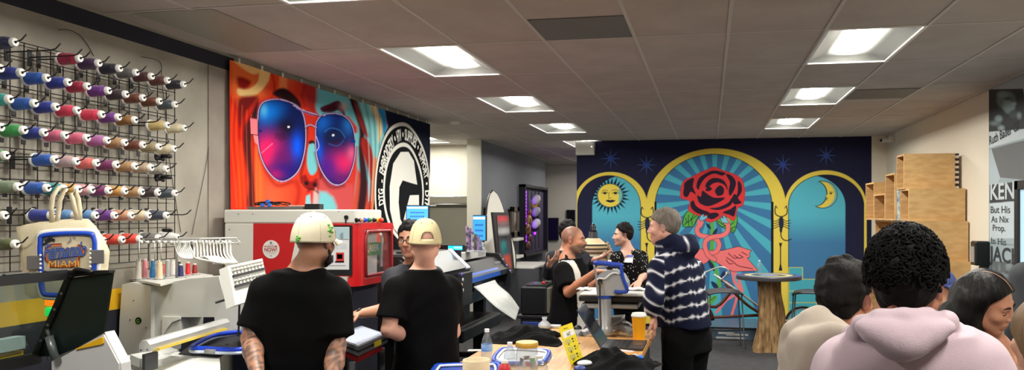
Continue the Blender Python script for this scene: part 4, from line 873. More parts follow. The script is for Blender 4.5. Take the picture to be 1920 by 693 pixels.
# control strip
for u, nm, c, r in ((668, 'knob', (16, 16, 18), .013), (676, 'switch', (200, 150, 120), .011), (683, 'button', (24, 90, 230), .013), (691, 'button', (20, 120, 70), .013), (700, 'switch', (20, 20, 24), .013)):
    q = PX(u, 412, RXf-.02); b = MB(); b.cyl(q, q+A3((.02, -.006, 0)), r, n=14); b.mat(1).cyl(q, q+A3((.004, -.001, 0)), r*1.3, n=14); b.build(nm, [M(c, .3), M((40, 40, 42), .5)], rm, True)
q = PX(709, 412, RXf-.02); b = MB(); b.cyl(q, q+A3((.012, -.004, 0)), .02, n=16); b.mat(1).lathe(q+A3((.01, -.003, 0)), (1, -.3, 0), [(.01, 0), (.01, .012), (.018, .016), (.016, .028), (.0, .03)], 16); b.build('emergency_stop', [M((230, 190, 20), .4), M((214, 40, 26), .35)], rm, True)
q = PY(650, 407, RY-.006); b = MB(); b.cyl(q, q+A3((0, -.012, 0)), .014, n=14); b.box(q+A3((-.004, -.016, -.04)), q+A3((.004, -.012, 0))); b.build('key_switch', blk, rm)
for u, v in ((447, 401), (474, 401), (446, 457), (635, 396), (430, 430)): MB().ell(PY(u, v, RY-.005), (.004, .002, .004), n=8, m=5).build('panel_screw', dgrey, rm, True)
# flyer in black frame on the side
b = MB(); b.prism(qY([(598, 422), (659, 422), (659, 516), (592, 516)], RY-.016), dY(.014)); b.build('flyer_frame', blk, rm)
b = MB(); fl = [(604, 425), (655, 425), (654.5, 505), (597, 505)]; b.prism(qY(fl, RY-.018), dY(.002)); cf = lambda u, v, w, h_, m_: b.mat(m_).prism(qY([(u, v), (u+w, v), (u+w, v+h_), (u, v+h_)], RY-.0195), dY(.001))
cf(600, 448, 54, 1, 2); cf(624, 457, 11, 9, 3); cf(637, 457, 13, 9, 3); cf(616, 478, 9, 14, 4); cf(630, 473, 15, 18, 5); cf(632, 476, 10, 9, 0); cf(628, 489, 17, 3, 4); cf(604, 497, 44, 1, 2); cf(600, 426, 54, 21, 1)
b.mat(6).cyl(PY(629, 438, RY-.0205), PY(629, 438, RY-.02), .021, n=20); b.mat(7).cyl(PY(643, 441, RY-.0205), PY(643, 441, RY-.02), .02, n=20)
b.build('flyer', [M((226, 228, 230), .5), M((178, 206, 216), .5), M((120, 126, 134), .5), M((206, 212, 218), .5), M((60, 52, 86), .5), M((200, 60, 54), .5), M((150, 132, 104), .5), M((120, 146, 152), .5)], rm)
b = MB(); b.prism(qY([(596, 518), (652, 518), (650, 528), (640, 533), (596, 533)], RY-.02), dY(.02)); b.build('tray_lip', lgrey, rm)
# lower body and printing bed
b = MB(); b.box((float(Ltop[0])+.02, RY+.06, .06), (RXf-.12, yb_, zr(600)), .01); b.build('lower_cabinet', M((16, 20, 34), .5), rm)
b = MB(); b.box((RXf-.13, RY+.12, .85), (RXf-.1, yb_-.05, zb0), 0); b.build('blue_curtain', M((8, 12, 40), .7), rm)
bz = .93; bp = qZ([(672, 650), (727, 626), (662, 604), (603, 624)], bz)
b = MB(); b.prism(bp, dZ(-.055)); c_ = np.mean(bp, 0); b.mat(1).prism([c_+(p-c_)*.9+A3((0, 0, .003)) for p in bp], dZ(-.003)); b.mat(2).prism([c_+(p-c_)*1.01-A3((0, 0, .02)) for p in bp], dZ(-.012)); b.build('printing_bed', [M((120, 122, 126), .35, .5), M((196, 206, 226), .4), blk], rm)
b = MB(); b.prism([c_+(p-c_)*.85-A3((0, 0, .056)) for p in bp], dZ(-.05)); b.build('bed_carriage', M((150, 20, 24), .5), rm)
q = PY(703, 633, float(bp[0][1])+.03); b = MB(); e1, e2 = bp[0], bp[1]; b.prism([e1*(1-t)+e2*t+A3((.003, -.003, dz)) for t, dz in ((.5, -.012), (.75, -.012), (.75, -.045), (.5, -.045))], (.002, -.002, 0)); b.build('warning_label', M((190, 170, 30), .5), rm)
for k, p in enumerate((bp[1], bp[0])): MB().cyl((p[0]-.06, p[1]+.04, 0), (p[0]-.06, p[1]+.04, bz-.1), .02, n=10).build('bed_leg', M((90, 92, 96), .5), rm)
# things on top of it
b = MB(); q0, q1 = PZ(463, 389, ZT), PZ(600, 389, ZT); yy = RY+.12
def topbar(nm, u0, u1, v, h0, h1, m, label, cat, dep=.06):
    a, c = PY(u0, v, yy), PY(u1, v, yy); ident(MB().box((float(a[0]), yy, ZT+h0), (float(c[0]), yy+dep, ZT+h1), .003).build(nm, m), label, cat)
topbar('aluminium_profile', 463, 568, 388, .0005, .022, M((120, 120, 120), .4, .5), 'flat aluminium profile lying on top of the white and red printer', 'metal profile')
topbar('power_supply', 571, 599, 388, .0005, .04, blk, 'small black power supply box on top of the white and red printer', 'power supply')
topbar('label_strip', 540, 569.5, 388, .0235, .03, M((206, 202, 190), .6), 'narrow pale label strip lying on the aluminium profile', 'label strip', .03)
b = MB(); rr = np.random.RandomState(5); pts = []
for i in range(16): a = i*1.1; pts.append((float(PY(505, 380, yy)[0])+.11*math.cos(a)+.05*math.sin(a*.37), yy+.03+.025*math.sin(a), ZT+.032+.012*(1+math.sin(i*2.1))))
b.tube(pts, .0045, 6, smooth=6); ccl = thing('cable_coil', 'black coiled cable with blue tape on top of the white and red printer', 'cable', (float(PY(505, 380, yy)[0]), yy, ZT+.02)); b.build('cable_loop', blk, ccl, True)
for u, v in ((502, 377), (505, 384), (492, 384)): q = PY(u, v, yy-.006); MB().ell(q, (.02, .008, .013), n=10, m=6).build('blue_tape', M((30, 110, 220), .5), ccl, True)
# ---- printers along the wall beyond
p1 = thing('textile_printer', 'near printer with white slanted cover and lit blue display, behind the man with crossed arms', 'printer', (-2.6, 6.6, 0))
Xp = -2.28
b = MB(); y0_, y1_ = 5.75, 6.93
b.prism([(Xp-.82, y0_, .72), (Xp, y0_, .72), (Xp, y0_, 1.2), (Xp-.19, y0_, 1.375), (Xp-.82, y0_, 1.375)], (0, y1_-y0_, 0)); b.build('body', blk, p1)
b = MB(); b.prism([(Xp-.005, y0_+.1, 1.207), (Xp-.005, y1_-.13, 1.207), (Xp-.185, y1_-.13, 1.373), (Xp-.185, y0_+.1, 1.373)], (.01, 0, .011)); b.prism([(Xp-.19, y0_+.1, 1.377), (Xp-.19, y1_-.13, 1.377), (Xp-.5, y1_-.13, 1.377), (Xp-.5, y0_+.1, 1.377)], (.0, 0, .011)); b.build('slanted_cover', M((72, 75, 77), .4), p1)
b = MB(); b.prism([(Xp+.002, y1_-.12, 1.2), (Xp+.002, y1_-.03, 1.2), (Xp-.19, y1_-.03, 1.378), (Xp-.19, y1_-.12, 1.378)], (.014, 0, .016)); b.build('cover_strip', M((214, 212, 226), .3), p1)
for k in range(5): q = A3((Xp-.01-.034*k, y1_-.07, 1.232+.031*k)); MB().ell(q, (.006, .014, .006), n=8, m=5).build('strip_light', M((150, 110, 240), .3, emit=1.), p1, True)
b = MB(); b.box((Xp-.34, y1_+.001, 1.36), (Xp-.05, y1_+.06, 1.425), .004); b.box((Xp-.3, y1_+.001, 1.1), (Xp-.1, y1_+.04, 1.36)); b.build('control_panel', blk, p1)
b = MB(); b.box((Xp-.22, y1_-.003, 1.378), (Xp-.075, y1_+.0, 1.418)); b.mat(1)
for k in range(5): b.box((Xp-.16+.017*k, y1_-.0045, 1.39), (Xp-.15+.017*k, y1_-.003, 1.41))
b.build('display', [M((16, 150, 200), .3, emit=1.2), M((120, 230, 250), .3, emit=2.)], p1)
b = MB(); b.box((Xp-.02, y1_-.35, .86), (Xp+.03, y1_-.005, 1.18), .01); b.build('end_cap', blk2, p1)
for k, c in enumerate(((120, 90, 220), (206, 206, 210), (196, 160, 130), (210, 212, 214))): q = PX(866+2*(k % 2), 514+10*k, Xp+.034); MB().ell(q, (.006, .022, .018), n=10, m=6).build('button', M(c, .3), p1, True)
b = MB(); b.box((Xp-.7, y0_+.1, 0), (Xp-.1, y1_-.02, .715)); b.build('stand', M((14, 15, 18), .6), p1)
q = PX(858, 567, Xp+.05); MB().ell(q, (.04, .05, .04), n=12, m=8).build('blue_bottle', M((70, 120, 180), .3), p1, True)
p2 = thing('wide_format_printer', 'black wide format printer with a blue stripe and paper feeding out of it', 'printer', (-2.8, 8.4, 0))
Xq = -2.46; ya, yb = 7.12, float(PX(950, 500, Xq)[1]); zq = lambda v, u=876: float(PX(u, v, Xq)[2])
prf = [(Xq-.6, .78), (Xq-.02, .78), (Xq-.02, .90), (Xq-.10, .92), (Xq-.10, .985), (Xq+.02, 1.0), (Xq+.02, 1.06), (Xq-.14, 1.2), (Xq-.6, 1.22)]
b = MB(); b.prism([(x, ya, z) for x, z in prf], (0, yb-ya, 0)); b.build('body', M((24, 25, 28), .4), p2)
b = MB(); b.prism([(Xq+.022, ya+.1, 1.005), (Xq+.022, ya+.1, 1.055), (Xq-.02, ya+.1, 1.098), (Xq-.03, ya+.1, 1.06)], (0, yb-ya-.45, 0)); b.build('blue_stripe', M((36, 84, 180), .35), p2)
b = MB(); b.prism([(Xq-.5, yb-.02, .80), (Xq+.05, yb-.02, .84), (Xq+.06, yb-.02, 1.0), (Xq-.1, yb-.02, 1.24), (Xq-.5, yb-.02, 1.26)], (0, .1, 0)); b.build('end_cap', blk, p2)
b = MB(); b.box((Xq-.07, yb-.3, 1.125), (Xq-.05, yb-.1, 1.15)); b.build('name_plate', M((150, 152, 156), .4), p2)
b = MB(); b.box((Xq-.05, ya+.5, .90), (Xq+.01, ya+.75, 1.0), .01); b.build('print_carriage', M((60, 62, 66), .4), p2)
for k in range(3): MB().ell(A3((Xq+.05-.045*k, yb-.022, 1.03+.07*k)), (.012, .01, .012), n=8, m=6).build('control_button', M((170, 160, 220), .3), p2, True)
for y in (ya+.25, yb-.2):
    b = MB(); b.box((Xq-.35, y-.05, .06), (Xq-.22, y+.05, .78)); b.box((Xq-.6, y-.04, .0), (Xq+.12, y+.04, .06), .01); b.build('stand_leg', M((16, 17, 20), .5), p2)
b = MB(); b.box((Xq-.5, ya+.1, .42), (Xq+.02, yb-.3, .56), .02); b.build('take_up_tray', M((20, 21, 24), .5), p2)
pa, pb_, pc, pd = P(900, 547, 7.55), P(935, 534, 8.2), P(974, 577, 8.0), P(967, 600, 7.3)
pp_ = MB(); 
def shf(a, b):
    s0 = P(888, 537, 7.7)*(1-b)+P(928, 524, 8.5)*b; s1 = pa*(1-b)+pb_*b; s2 = P(930, 575, 7.3)*(1-b)+P(956, 552, 7.95)*b; s3 = pd*(1-b)+pc*b
    pts = [s0, s1, s2, s3]; i = min(int(a*3), 2); return spline(pts, 10)[int(round(a*30))]
pp_.sheet(shf, 30, 6, .002); ident(pp_.build('paper_sheet', M((184, 186, 182), .6, var=(7, (166, 170, 168), 2)), None, True), 'white printed paper sheet feeding down from the blue-striped printer', 'paper')
bx = PX(850, 499, -2.75); b = MB(); b.box((-2.86, 7.35, 1.222), (-2.62, float(PX(911, 492, -2.62)[1]), 1.31), .006); b.mat(1)
for k in range(6): b.box((-2.619, float(PX(897+2*k, 492, -2.62)[1]), 1.24), (-2.6185, float(PX(898+2*k, 492, -2.62)[1]), 1.29))
ident(b.build('carton', [M((190, 190, 188), .7), M((110, 110, 112), .7)]), 'flat pale carton lying on the black wide format printer', 'carton')
# ================================================================ work table and what stands on it
wood = M((206, 160, 98), .5, var=(5, (186, 138, 78), 6, (12, 1, 1)), bump=(40, .05, (10, 1, 1)))
wood2 = M((198, 148, 86), .45, var=(5, (176, 126, 68), 6, (12, 1, 1)))
TT = .90; TL, TRR, TF, TN = -1.37, -.374, 5.33, 2.95
tb_ = thing('work_table', 'long wooden work table in the foreground with black metal frame', 'table', (-.87, 4.1, 0))
MB().box((TL, TN, TT-.035), (TRR, TF, TT), .004).build('table_top', wood, tb_)
b = MB()
for x in (TL+.04, TRR-.08):
    for y in (TN+.05, TF-.1): MB().box((x, y, 0), (x+.04, y+.04, TT-.035), .003).build('leg', blk, tb_)
b.box((TL+.04, TN+.05, .2), (TRR-.04, TF-.06, .23)); b.box((TL+.03, TN+.05, TT-.09), (TL+.06, TF-.06, TT-.035)); b.box((TRR-.06, TN+.05, TT-.09), (TRR-.03, TF-.06, TT-.035)); b.build('under_frame', blk, tb_)
RX0 = float(PZ(1034, 673, .945)[0]); RY1 = float(PZ(1227, 634, .945)[1])
rb = thing('raised_cabinet_top', 'raised wooden worktop board with black wire drawer sides, under the open laptop', 'worktop', ((RX0+TRR)/2, 4., TT))
MB().box((RX0, 3.0, TT+.001), (TRR+.005, RY1, TT+.045), .003).build('board', wood2, rb)
for k in range(5): b = MB(); b.tube([(TRR+.014, 3.1, TT-.06-.05*k), (TRR+.014, RY1-.06, TT-.06-.05*k)], .004, 6); b.build('drawer_wire', M((150, 152, 156), .3, .8), rb, True)
b = MB(); b.box((TRR+.001, 3.05, TT-.33), (TRR+.008, RY1-.02, TT-.001)); b.build('drawer_side', blk2, rb)
# ---- heat press
hp_ = thing('heat_press', 'grey swing-arm heat press with blue handle standing at the far end of the table', 'heat press', tuple(PZ(1135, 622, TT)))
grm = M((158, 160, 162), .35, .3); HZ = 4.97; HQ = lambda u, v, z=HZ: P(u, v, z)
cb = PZ(1134, 632, TT)
b = MB(); b.lathe(cb+A3((0, 0, .03)), (0, 0, 1), [(.052, 0), (.056, .02), (.05, .04), (.044, .05), (.044, .30)], 24); b.build('column', grm, hp_, 40)
for pts in ([(1128, 617), (1112, 606), (1096, 612), (1078, 628)], [(1142, 617), (1158, 606), (1172, 608), (1184, 616)], [(1130, 617), (1120, 619), (1104, 622), (1092, 624)], [(1143, 617), (1160, 618), (1176, 620), (1186, 623)]):
    n = len(pts); pz = [PZ(u, v+8, TT) for u, v in pts]; arc = [A3((p[0], p[1], TT+.026+.045*(1-i/(n-1))**1.2)) for i, p in enumerate(pz)]
    MB().ribbon(spline(arc, 5), unit(np.cross(arc[-1]-arc[0], (0, 0, 1))), .05, .028).build('base_leg', grm, hp_)
b = MB(); b.ell(PZ(1083, 628, TT)+A3((0, 0, .045)), (.03, .03, .024), n=12, m=8); b.build('control_knob', blk, hp_, True)
b = MB(); b.prism([HQ(1148, 612), HQ(1172, 600, 5.25), HQ(1172, 594, 5.3), HQ(1146, 596, 5.3)], dZ(.02)); b.build('base_plate', M((120, 124, 128), .4, .4), hp_)
def plate(u0, u1, v, z0, z1, th, m, nm, bev=.006, mats=None):
    a = P(u0, v, z0); c = P(u1, v, z0); b = MB(); z = float(a[2]); b.box((float(a[0]), float(a[1])-0, z), (float(c[0]), float(a[1])+z1-z0, z+th), bev); b.build(nm, m, hp_); return a, c, z
plate(1089, 1198, 577, 5.06, 5.46, .03, M((172, 174, 172), .3, .5), 'lower_platen')
plate(1096, 1194, 569, 5.08, 5.44, .03, M((30, 31, 34), .7), 'rubber_pad')
b = MB(); a = P(1085, 562, 5.05); c = P(1211, 562, 5.05); z = float(a[2]); b.box((float(a[0]), float(a[1]), z-.008), (float(c[0]), float(a[1])+.44, z+.028), .006); b.build('upper_platen', blk, hp_)
b = MB(); b.box((float(a[0])+.004, float(a[1])+.004, z+.0285), (float(c[0])-.004, float(a[1])+.436, z+.045), .008); b.build('platen_cover', M((222, 222, 218), .45), hp_)
hz = 4.94
b = MB(); b.prism([HQ(u, v, hz) for u, v in ((1119, 554), (1117, 528), (1121, 516), (1131, 508), (1152, 506), (1168, 516), (1176, 530), (1177, 541), (1168, 546), (1150, 554))], (0, .16, 0)); b.build('press_head', M((164, 166, 168), .35, .25), hp_)
b = MB(); b.tube([HQ(u, v, hz-.01) for u, v in ((1119, 524), (1124, 521), (1134, 522), (1144, 514), (1152, 511), (1160, 513))], .006, 8, smooth=4); b.build('head_seam', M((222, 224, 224), .3), hp_, True)
b = MB(); b.lathe((float(cb[0]), float(cb[1]), float(P(1134, 558, hz+.05)[2])), (0, 0, 1), [(.05, 0), (.05, .022)], 24); b.build('blue_collar', blue_p, hp_)
b = MB(); b.tube([HQ(1113, 494, hz), HQ(1120, 492, hz), HQ(1164, 497, hz), HQ(1168, 499, hz)], .0165, 14); b.build('grip', M((24, 62, 170), .45, bump=(90, .5)), hp_, True)
for nm, pts, r, m in (('handle_arm', [(1114, 496), (1116, 508), (1119, 522)], .008, grm), ('handle_arm', [(1164, 498), (1168, 520), (1176, 544), (1166, 547), (1152, 546)], .012, blue_p)): MB().tube([HQ(u, v, hz-.005) for u, v in pts], r, 10, smooth=4).build(nm, m, hp_, True)
b = MB(); b.lathe(HQ(1143, 505, hz+.05), (0, 0, 1), [(.02, 0), (.02, .02), (.012, .024), (.012, .05), (.0, .052)], 16); b.build('pressure_knob', blk, hp_, 40)
MB().cyl(HQ(1143, 496, hz+.05), HQ(1143, 487, hz+.05), .012, n=12).build('knob_cap', M((226, 214, 210), .4), hp_, True)
b = MB(); b.box(HQ(1121, 533, hz-.01), HQ(1130, 524, hz+.01)); b.build('vent_slot', blk, hp_)
b = MB(); q = HQ(1126, 530, hz-.012); b.prism([HQ(1123, 535, hz-.014), HQ(1129, 535, hz-.014), HQ(1128, 528, hz-.014)], (0, .003, 0)); b.build('warning_sticker', M((226, 200, 40), .5), hp_)
MB().tube([HQ(1125, 528, hz-.02), HQ(1125, 560, hz-.04), HQ(1126, 600, hz-.08), PZ(1128, 640, TT+.012)], .006, 8, smooth=5).build('power_cord', blk, hp_, True)
for (u, v, w, c, l) in ((1095, 543, .10, (206, 208, 208), 'pale folded cloth at the left of the press platen'), (1190, 541, .16, (230, 226, 228), 'white folded cloth behind the press handle on its platen')):
    q = P(u, 553, 5.25); b = MB(); zc = z+.047; b.sheet(lambda a, c_: (float(q[0])-w/2+w*a, float(q[1])-.05+.12*c_, zc+.008+.014*math.sin(math.pi*a)*math.sin(math.pi*c_)+.004*math.sin(a*11)), 10, 6, .003); ident(b.build('folded_cloth', M(c, .8), None, True), l, 'cloth')
# ---- bottles and jars
clear = M((238, 244, 246), .08, trans=.93, bump=(60, .35)); clear2 = M((226, 232, 236), .12, trans=.8, bump=(40, .5))
def bottle(u, v, hpx, r, label, lbl=None, cap=(236, 236, 234), name='water_bottle', Z=TT, m=clear):
    p = PZ(u, v, Z); d = float((p-CAMP)@FWD); h = hpx*d/FL; t = thing(name, label, 'bottle', tuple(p))
    pr = [(r*.85, 0.001), (r, .006)]+[(r*(.97 if k % 2 else 1.), .006+h*.55*(k+1)/12) for k in range(12)]+[(r, h*.6), (r*.8, h*.72), (r*.5, h*.83), (r*.36, h*.88), (r*.36, h*.93)]
    MB().lathe(p, (0, 0, 1), pr, 20).build('bottle_body', m, t, True)
    MB().lathe(p+A3((0, 0, h*.915)), (0, 0, 1), [(r*.42, 0), (r*.43, h*.02), (r*.42, h*.085), (r*.3, h*.087)], 16).build('bottle_cap', M(cap, .4), t, 40)
    if lbl: MB().lathe(p+A3((0, 0, h*.40)), (0, 0, 1), [(r*1.015, 0), (r*1.015, h*.19)], 24, False).build('bottle_label', M(lbl, .4, var=(18, (190, 214, 236), 2)), t, True)
    return t
bottle(913, 684, 68, .031, 'clear plastic water bottle with a blue band label at the left edge of the table', (70, 130, 200))
bottle(956, 699, 58, .032, 'cloudy plastic squeeze bottle with white cap left of the gold-lidded jar', None, name='squeeze_bottle', m=clear2)
bottle(1011, 722, 56, .042, 'squat clear bottle with pale cap right of the gold-lidded jar', None, (200, 206, 204), 'pump_bottle')
p = PZ(988, 706, TT); jr = thing('jar', 'clear plastic jar with gold lid and stickers inside, on the table', 'jar', tuple(p))
MB().lathe(p, (0, 0, 1), [(.05, .001), (.054, .006), (.055, .02), (.055, .13), (.05, .145), (.05, .155)], 28).build('jar_body', M((224, 228, 230), .12, trans=.78), jr, True)
MB().lathe(p+A3((0, 0, .152)), (0, 0, 1), [(.056, 0), (.0575, .004), (.0575, .022), (.055, .026), (.0, .0265)], 28).build('jar_lid', M((206, 166, 74), .35, .3, wave=(30, .1, 'X')), jr, 40)
b = MB().text('FAMILY', p+A3((0, 0, .1788)), RGT, FWD, .025); b.build('lid_lettering', M((150, 112, 40), .5), jr)
for k, (dx, dz, w, h, c) in enumerate(((-.025, .045, .02, .028, (60, 60, 62)), (.002, .06, .034, .024, (226, 226, 224)), (.0, .062, .024, .014, (40, 44, 48)), (.006, .032, .026, .02, (190, 60, 66)), (.03, .048, .024, .026, (90, 180, 80)), (-.012, .03, .018, .03, (216, 216, 214)))):
    q = p+RGT*dx-FWD*(.02+.003*k)+A3((0, 0, dz+.04)); b = MB(); b.obox(q, (w/2, .001, h/2), np.stack([unit(RGT+A3((0, 0, .3*(k % 3-1)))), FWD, (0, 0, 1)])); ident(b.build('sticker', M(c, .5)), ['dark grey sticker standing in the jar', 'white sticker in the middle of the jar', 'black sticker on the white one in the jar', 'red sticker low in the jar', 'green sticker at the right in the jar', 'pale sticker at the lower left in the jar'][k], 'sticker', 'stickers in the jar')
p = PZ(946, 728, TT); t = thing('thread_cone', 'red thread cone on the table in front of the squeeze bottle', 'thread cone', tuple(p))
MB().lathe(p, (0, 0, 1), [(.034, .001), (.034, .006), (.014, .01), (.012, .12), (.017, .122), (.017, .134), (.008, .136)], 20).build('cone_core', M((230, 226, 220), .4), t, 40)
MB().lathe(p, (0, 0, 1), [(.03, .012)]+[(.031-.0006*(k % 2), .016+.007*k) for k in range(11)]+[(.027, .106), (.018, .118)], 24).build('thread_winding', thread_m((190, 18, 36)), t, 40)
p = PZ(893, 742, TT); t = thing('paper_roll', 'cream roll of backing with open hollow top, at the front of the table', 'roll', tuple(p))
MB().lathe(p, (0, 0, 1), [(.058, .001), (.061, .006), (.0615, .16), (.06, .166), (.056, .166), (.054, .16), (.05, .02), (.0, .02)], 32).build('roll_wall', M((226, 214, 186), .8, bump=(120, .15)), t, 40)
# blue hoops (frames)
def hoop_tray(pts, Z, label, inner=(226, 228, 230), sm=5):
    q = spline([PZ(u, v, Z) for u, v in pts], sm, True); c = np.mean(q, 0); t = thing('blue_hoop', label, 'embroidery hoop', tuple(c-A3((0, 0, .012))))
    MB().tube(q, .012, 8, True).build('outer_rim', M((28, 74, 190), .35), t, True)
    MB().tube([c+(p-c)*.88+A3((0, 0, .003)) for p in q], .007, 8, True).build('inner_rim', M((222, 228, 236), .35), t, True)
    MB().sheet(lambda a, r: c+(q[int(a*(len(q)-.01)) % len(q)]-c)*(.05+.8*r)-A3((0, 0, .006)), len(q), 4).build('insert', M(inner, .7), t, True)
hoop_tray([(925, 674), (934, 660), (948, 653), (1000, 655), (1024, 657), (1030, 662), (1022, 676), (1010, 680), (940, 680)], TT+.014, 'blue rimmed hoop with white insert lying behind the bottles')
hoop_tray([(808, 706), (816, 688), (830, 684), (918, 682), (934, 684), (936, 700), (930, 722), (820, 726)], TT+.014, 'blue rimmed hoop at the front left corner of the table', (40, 74, 160))
for (u, v, w, h, a), l in (((1022, 672, .12, .16, .5), 'white paper under the right end of the rear blue hoop'), ((893, 656, .10, .06, .2), 'small white paper slip on the left edge of the table'), ((1094, 634, .16, .10, .3), 'pale printed cards lying left of the laptop'), ((1068, 640, .10, .07, -.5), 'small folded white card beside the yellow sign')):
    p = PZ(u, v, TT+.0012); R = rotz(a); ident(MB().obox(p, (w/2, h/2, .0008), R).build('paper_sheet', M((226, 226, 222), .7, var=(26, (190, 186, 178), 2))), l, 'paper')
p = PZ(1085, 658, TT); t = thing('small_bottle', 'small brown bottle beside the yellow price sign', 'bottle', tuple(p)); MB().lathe(p, (0, 0, 1), [(.014, .001), (.015, .004), (.015, .035), (.008, .04)], 14).build('bottle_body', M((120, 60, 24), .25), t, True); MB().lathe(p+A3((0, 0, .039)), (0, 0, 1), [(.009, 0), (.009, .01), (.0, .0105)], 12).build('bottle_cap', M((90, 50, 30), .4), t, 40)
# yellow price sign
s0 = [P(1048, 613, 3.86), P(1072.5, 604, 4.02), P(1094, 706, 3.99), P(1071, 712, 3.83)]; s0[2][2] = s0[3][2] = TT+.0475
sg = thing('price_sign', 'yellow upright price sign card with black print leaning on the table', 'sign', tuple((s0[2]+s0[3])/2))
sn = unit(np.cross(s0[1]-s0[0], s0[3]-s0[0])); sn = sn if np.dot(sn, CAMP-s0[0]) > 0 else -sn
MB().prism(s0, -sn*.004).build('sign_card', M((236, 214, 24), .45), sg)
SP = lambda a, c, o=.0006: (s0[0]*(1-a)+s0[1]*a)*(1-c)+(s0[3]*(1-a)+s0[2]*a)*c+sn*o
b = MB()
def cell(a0, c0, a1, c1, m, o=.0006): b.mat(m).prism([SP(a0, c0, o), SP(a1, c0, o), SP(a1, c1, o), SP(a0, c1, o)], sn*.0003)
cell(.08, .15, .95, .31, 1); sax, say = unit(s0[1]-s0[0]), unit(s0[0]-s0[3])
b.mat(0).text('HAT', SP(.5, .29, .0012), sax, say, .026, lift=0, bold=.03); b.text('Embroidery', SP(.42, .1, .0012), sax, say, .011, lift=0, bold=.01)
for r in range(3):
    y = .36+.2*r; cell(.1, y, .5, y+.12, 2); cell(.6, y+.01, .72, y+.06, 0); cell(.6, y+.09, .72, y+.12, 0)
    b.mat(0).text('$%d' % (5, 8, 10)[r], SP(.3, y+.155, .0012), sax, say, .018, lift=0, bold=.02); b.text(('1', '3', '5')[r], SP(.85, y+.1, .0012), sax, say, .02, lift=0)
b.build('sign_print', [M((50, 46, 24), .6), M((236, 234, 226), .5), M((196, 186, 96), .5)], sg)
# laptop
LZ = TT+.046; h0, h1 = PZ(1127, 655, LZ), PZ(1140, 639, LZ); k1, k0 = PZ(1213, 648, LZ), PZ(1205, 666, LZ)
lp = thing('laptop', 'open dark laptop on the raised worktop, screen leaning back to the left', 'laptop', tuple((h0+h1)/2))
hd = unit(h1-h0); kd = unit(np.cross(hd, (0, 0, 1))); kd = kd if kd[0] > 0 else -kd
hl_ = float(np.linalg.norm(h1-h0))
kb = [h0, h1, h1+kd*.24, h0+kd*.24]
MB().prism([p+A3((0, 0, .001)) for p in kb], dZ(.012)).build('keyboard_base', M((40, 42, 46), .45), lp)
b = MB()
for i in range(4):
    for j in range(10): q = h0+hd*hl_*(.06+.09*j)+kd*(.04+.03*i)+A3((0, 0, .0135)); b.prism([q, q+hd*hl_*.075, q+hd*hl_*.075+kd*.024, q+kd*.024], dZ(.0012))
b.build('keys', M((16, 17, 19), .5), lp); b = MB(); q = h0+hd*hl_*.35+kd*.175+A3((0, 0, .0135)); b.prism([q, q+hd*hl_*.3, q+hd*hl_*.3+kd*.05, q+kd*.05], dZ(.0008)); b.build('trackpad', M((54, 56, 60), .35), lp)
lt0 = P(1085, 588, float((h0-CAMP)@FWD)+.02); ld = unit(lt0-h0); ld = unit(ld-hd*np.dot(ld, hd)); ll = .255; ln = unit(np.cross(hd, ld)); ln = ln if ln[0] > 0 else -ln
q0, q1 = h0+A3((0, 0, .012)), h1+A3((0, 0, .012)); MB().prism([q0, q1, q1+ld*ll, q0+ld*ll], -ln*.007).build('lid', M((62, 74, 92), .35, .4), lp)
MB().prism([q0+hd*.008+ld*.012+ln*.0004, q1-hd*.008+ld*.012+ln*.0004, q1-hd*.008+ld*(ll-.01)+ln*.0004, q0+hd*.008+ld*(ll-.01)+ln*.0004], ln*.0006).build('screen', M((22, 28, 38), .12), lp)
MB().cyl(h0+A3((0, 0, .01)), h1+A3((0, 0, .01)), .007, n=10).build('hinge', M((90, 94, 100), .4, .5), lp, True)
q = PZ(1172, 657, LZ+.03); ident(MB().obox(q, (.05, .022, .0008), rotz(-.4)).build('paper_tag', M((236, 210, 206), .6, var=(60, (200, 160, 160), 1))), 'pink and white printed card lying across the laptop keyboard', 'card')
# coffee cup
p = PZ(1198, 637, TT+.046); t = thing('coffee_cup', 'tall yellow paper coffee cup with white lid beside the tie-dye sleeve', 'cup', tuple(p))
MB().lathe(p, (0, 0, 1), [(.034, .001), (.0345, .003), (.045, .148), (.046, .15)], 28).build('cup_body', M((246, 168, 16), .5), t, 40)
MB().lathe(p+A3((0, 0, .146)), (0, 0, 1), [(.048, 0), (.0495, .003), (.048, .012), (.044, .015), (.043, .022), (.038, .023), (.037, .019), (.0, .019)], 28).build('cup_lid', M((240, 238, 232), .4), t, 40)
# cloth heaps
def heap(cu, cv, w, d, h, label, col, seed, Z=TT, name='folded_shirt', mats=None):
    p = PZ(cu, cv, Z); rs = np.random.RandomState(seed); ph = rs.rand(12)*6.3
    def fn(a, b):
        x, y = a*2-1, b*2-1; r = math.hypot(x, y); an = math.atan2(y, x); R = 1+.12*math.sin(3*an+ph[0])+.1*math.sin(5*an+ph[1])
        e = max(0, 1-(r/1.05)**2.2)
        z = h*e**.6*(.7+.22*math.sin(4*x+3*y+ph[2])+.16*math.sin(7*y-5*x+ph[3])+.12*math.sin(13*x+4*math.sin(5*y)+ph[4]))
        return (float(p[0])+x*w/2*R, float(p[1])+y*d/2*R, Z+.004+max(z, 0))
    return ident(MB().sheet(fn, 40, 32, .003).build(name, M(tuple(c//2 for c in col), .95, bump=(60, .3), spec=.15), None, True), label, 'shirt')
heap(990, 634, .44, .5, .085, 'heap of black shirts at the far left of the table', (16, 18, 23), 3)
heap(1150, 690, .42, .46, .09, 'black garment heaped on the raised worktop in front of the laptop', (15, 16, 20), 5, TT+.046)
heap(1199, 690, .14, .3, .05, 'black strap bag bundle at the right edge of the raised worktop', (17, 18, 22), 9, TT+.046, 'fabric_bag')
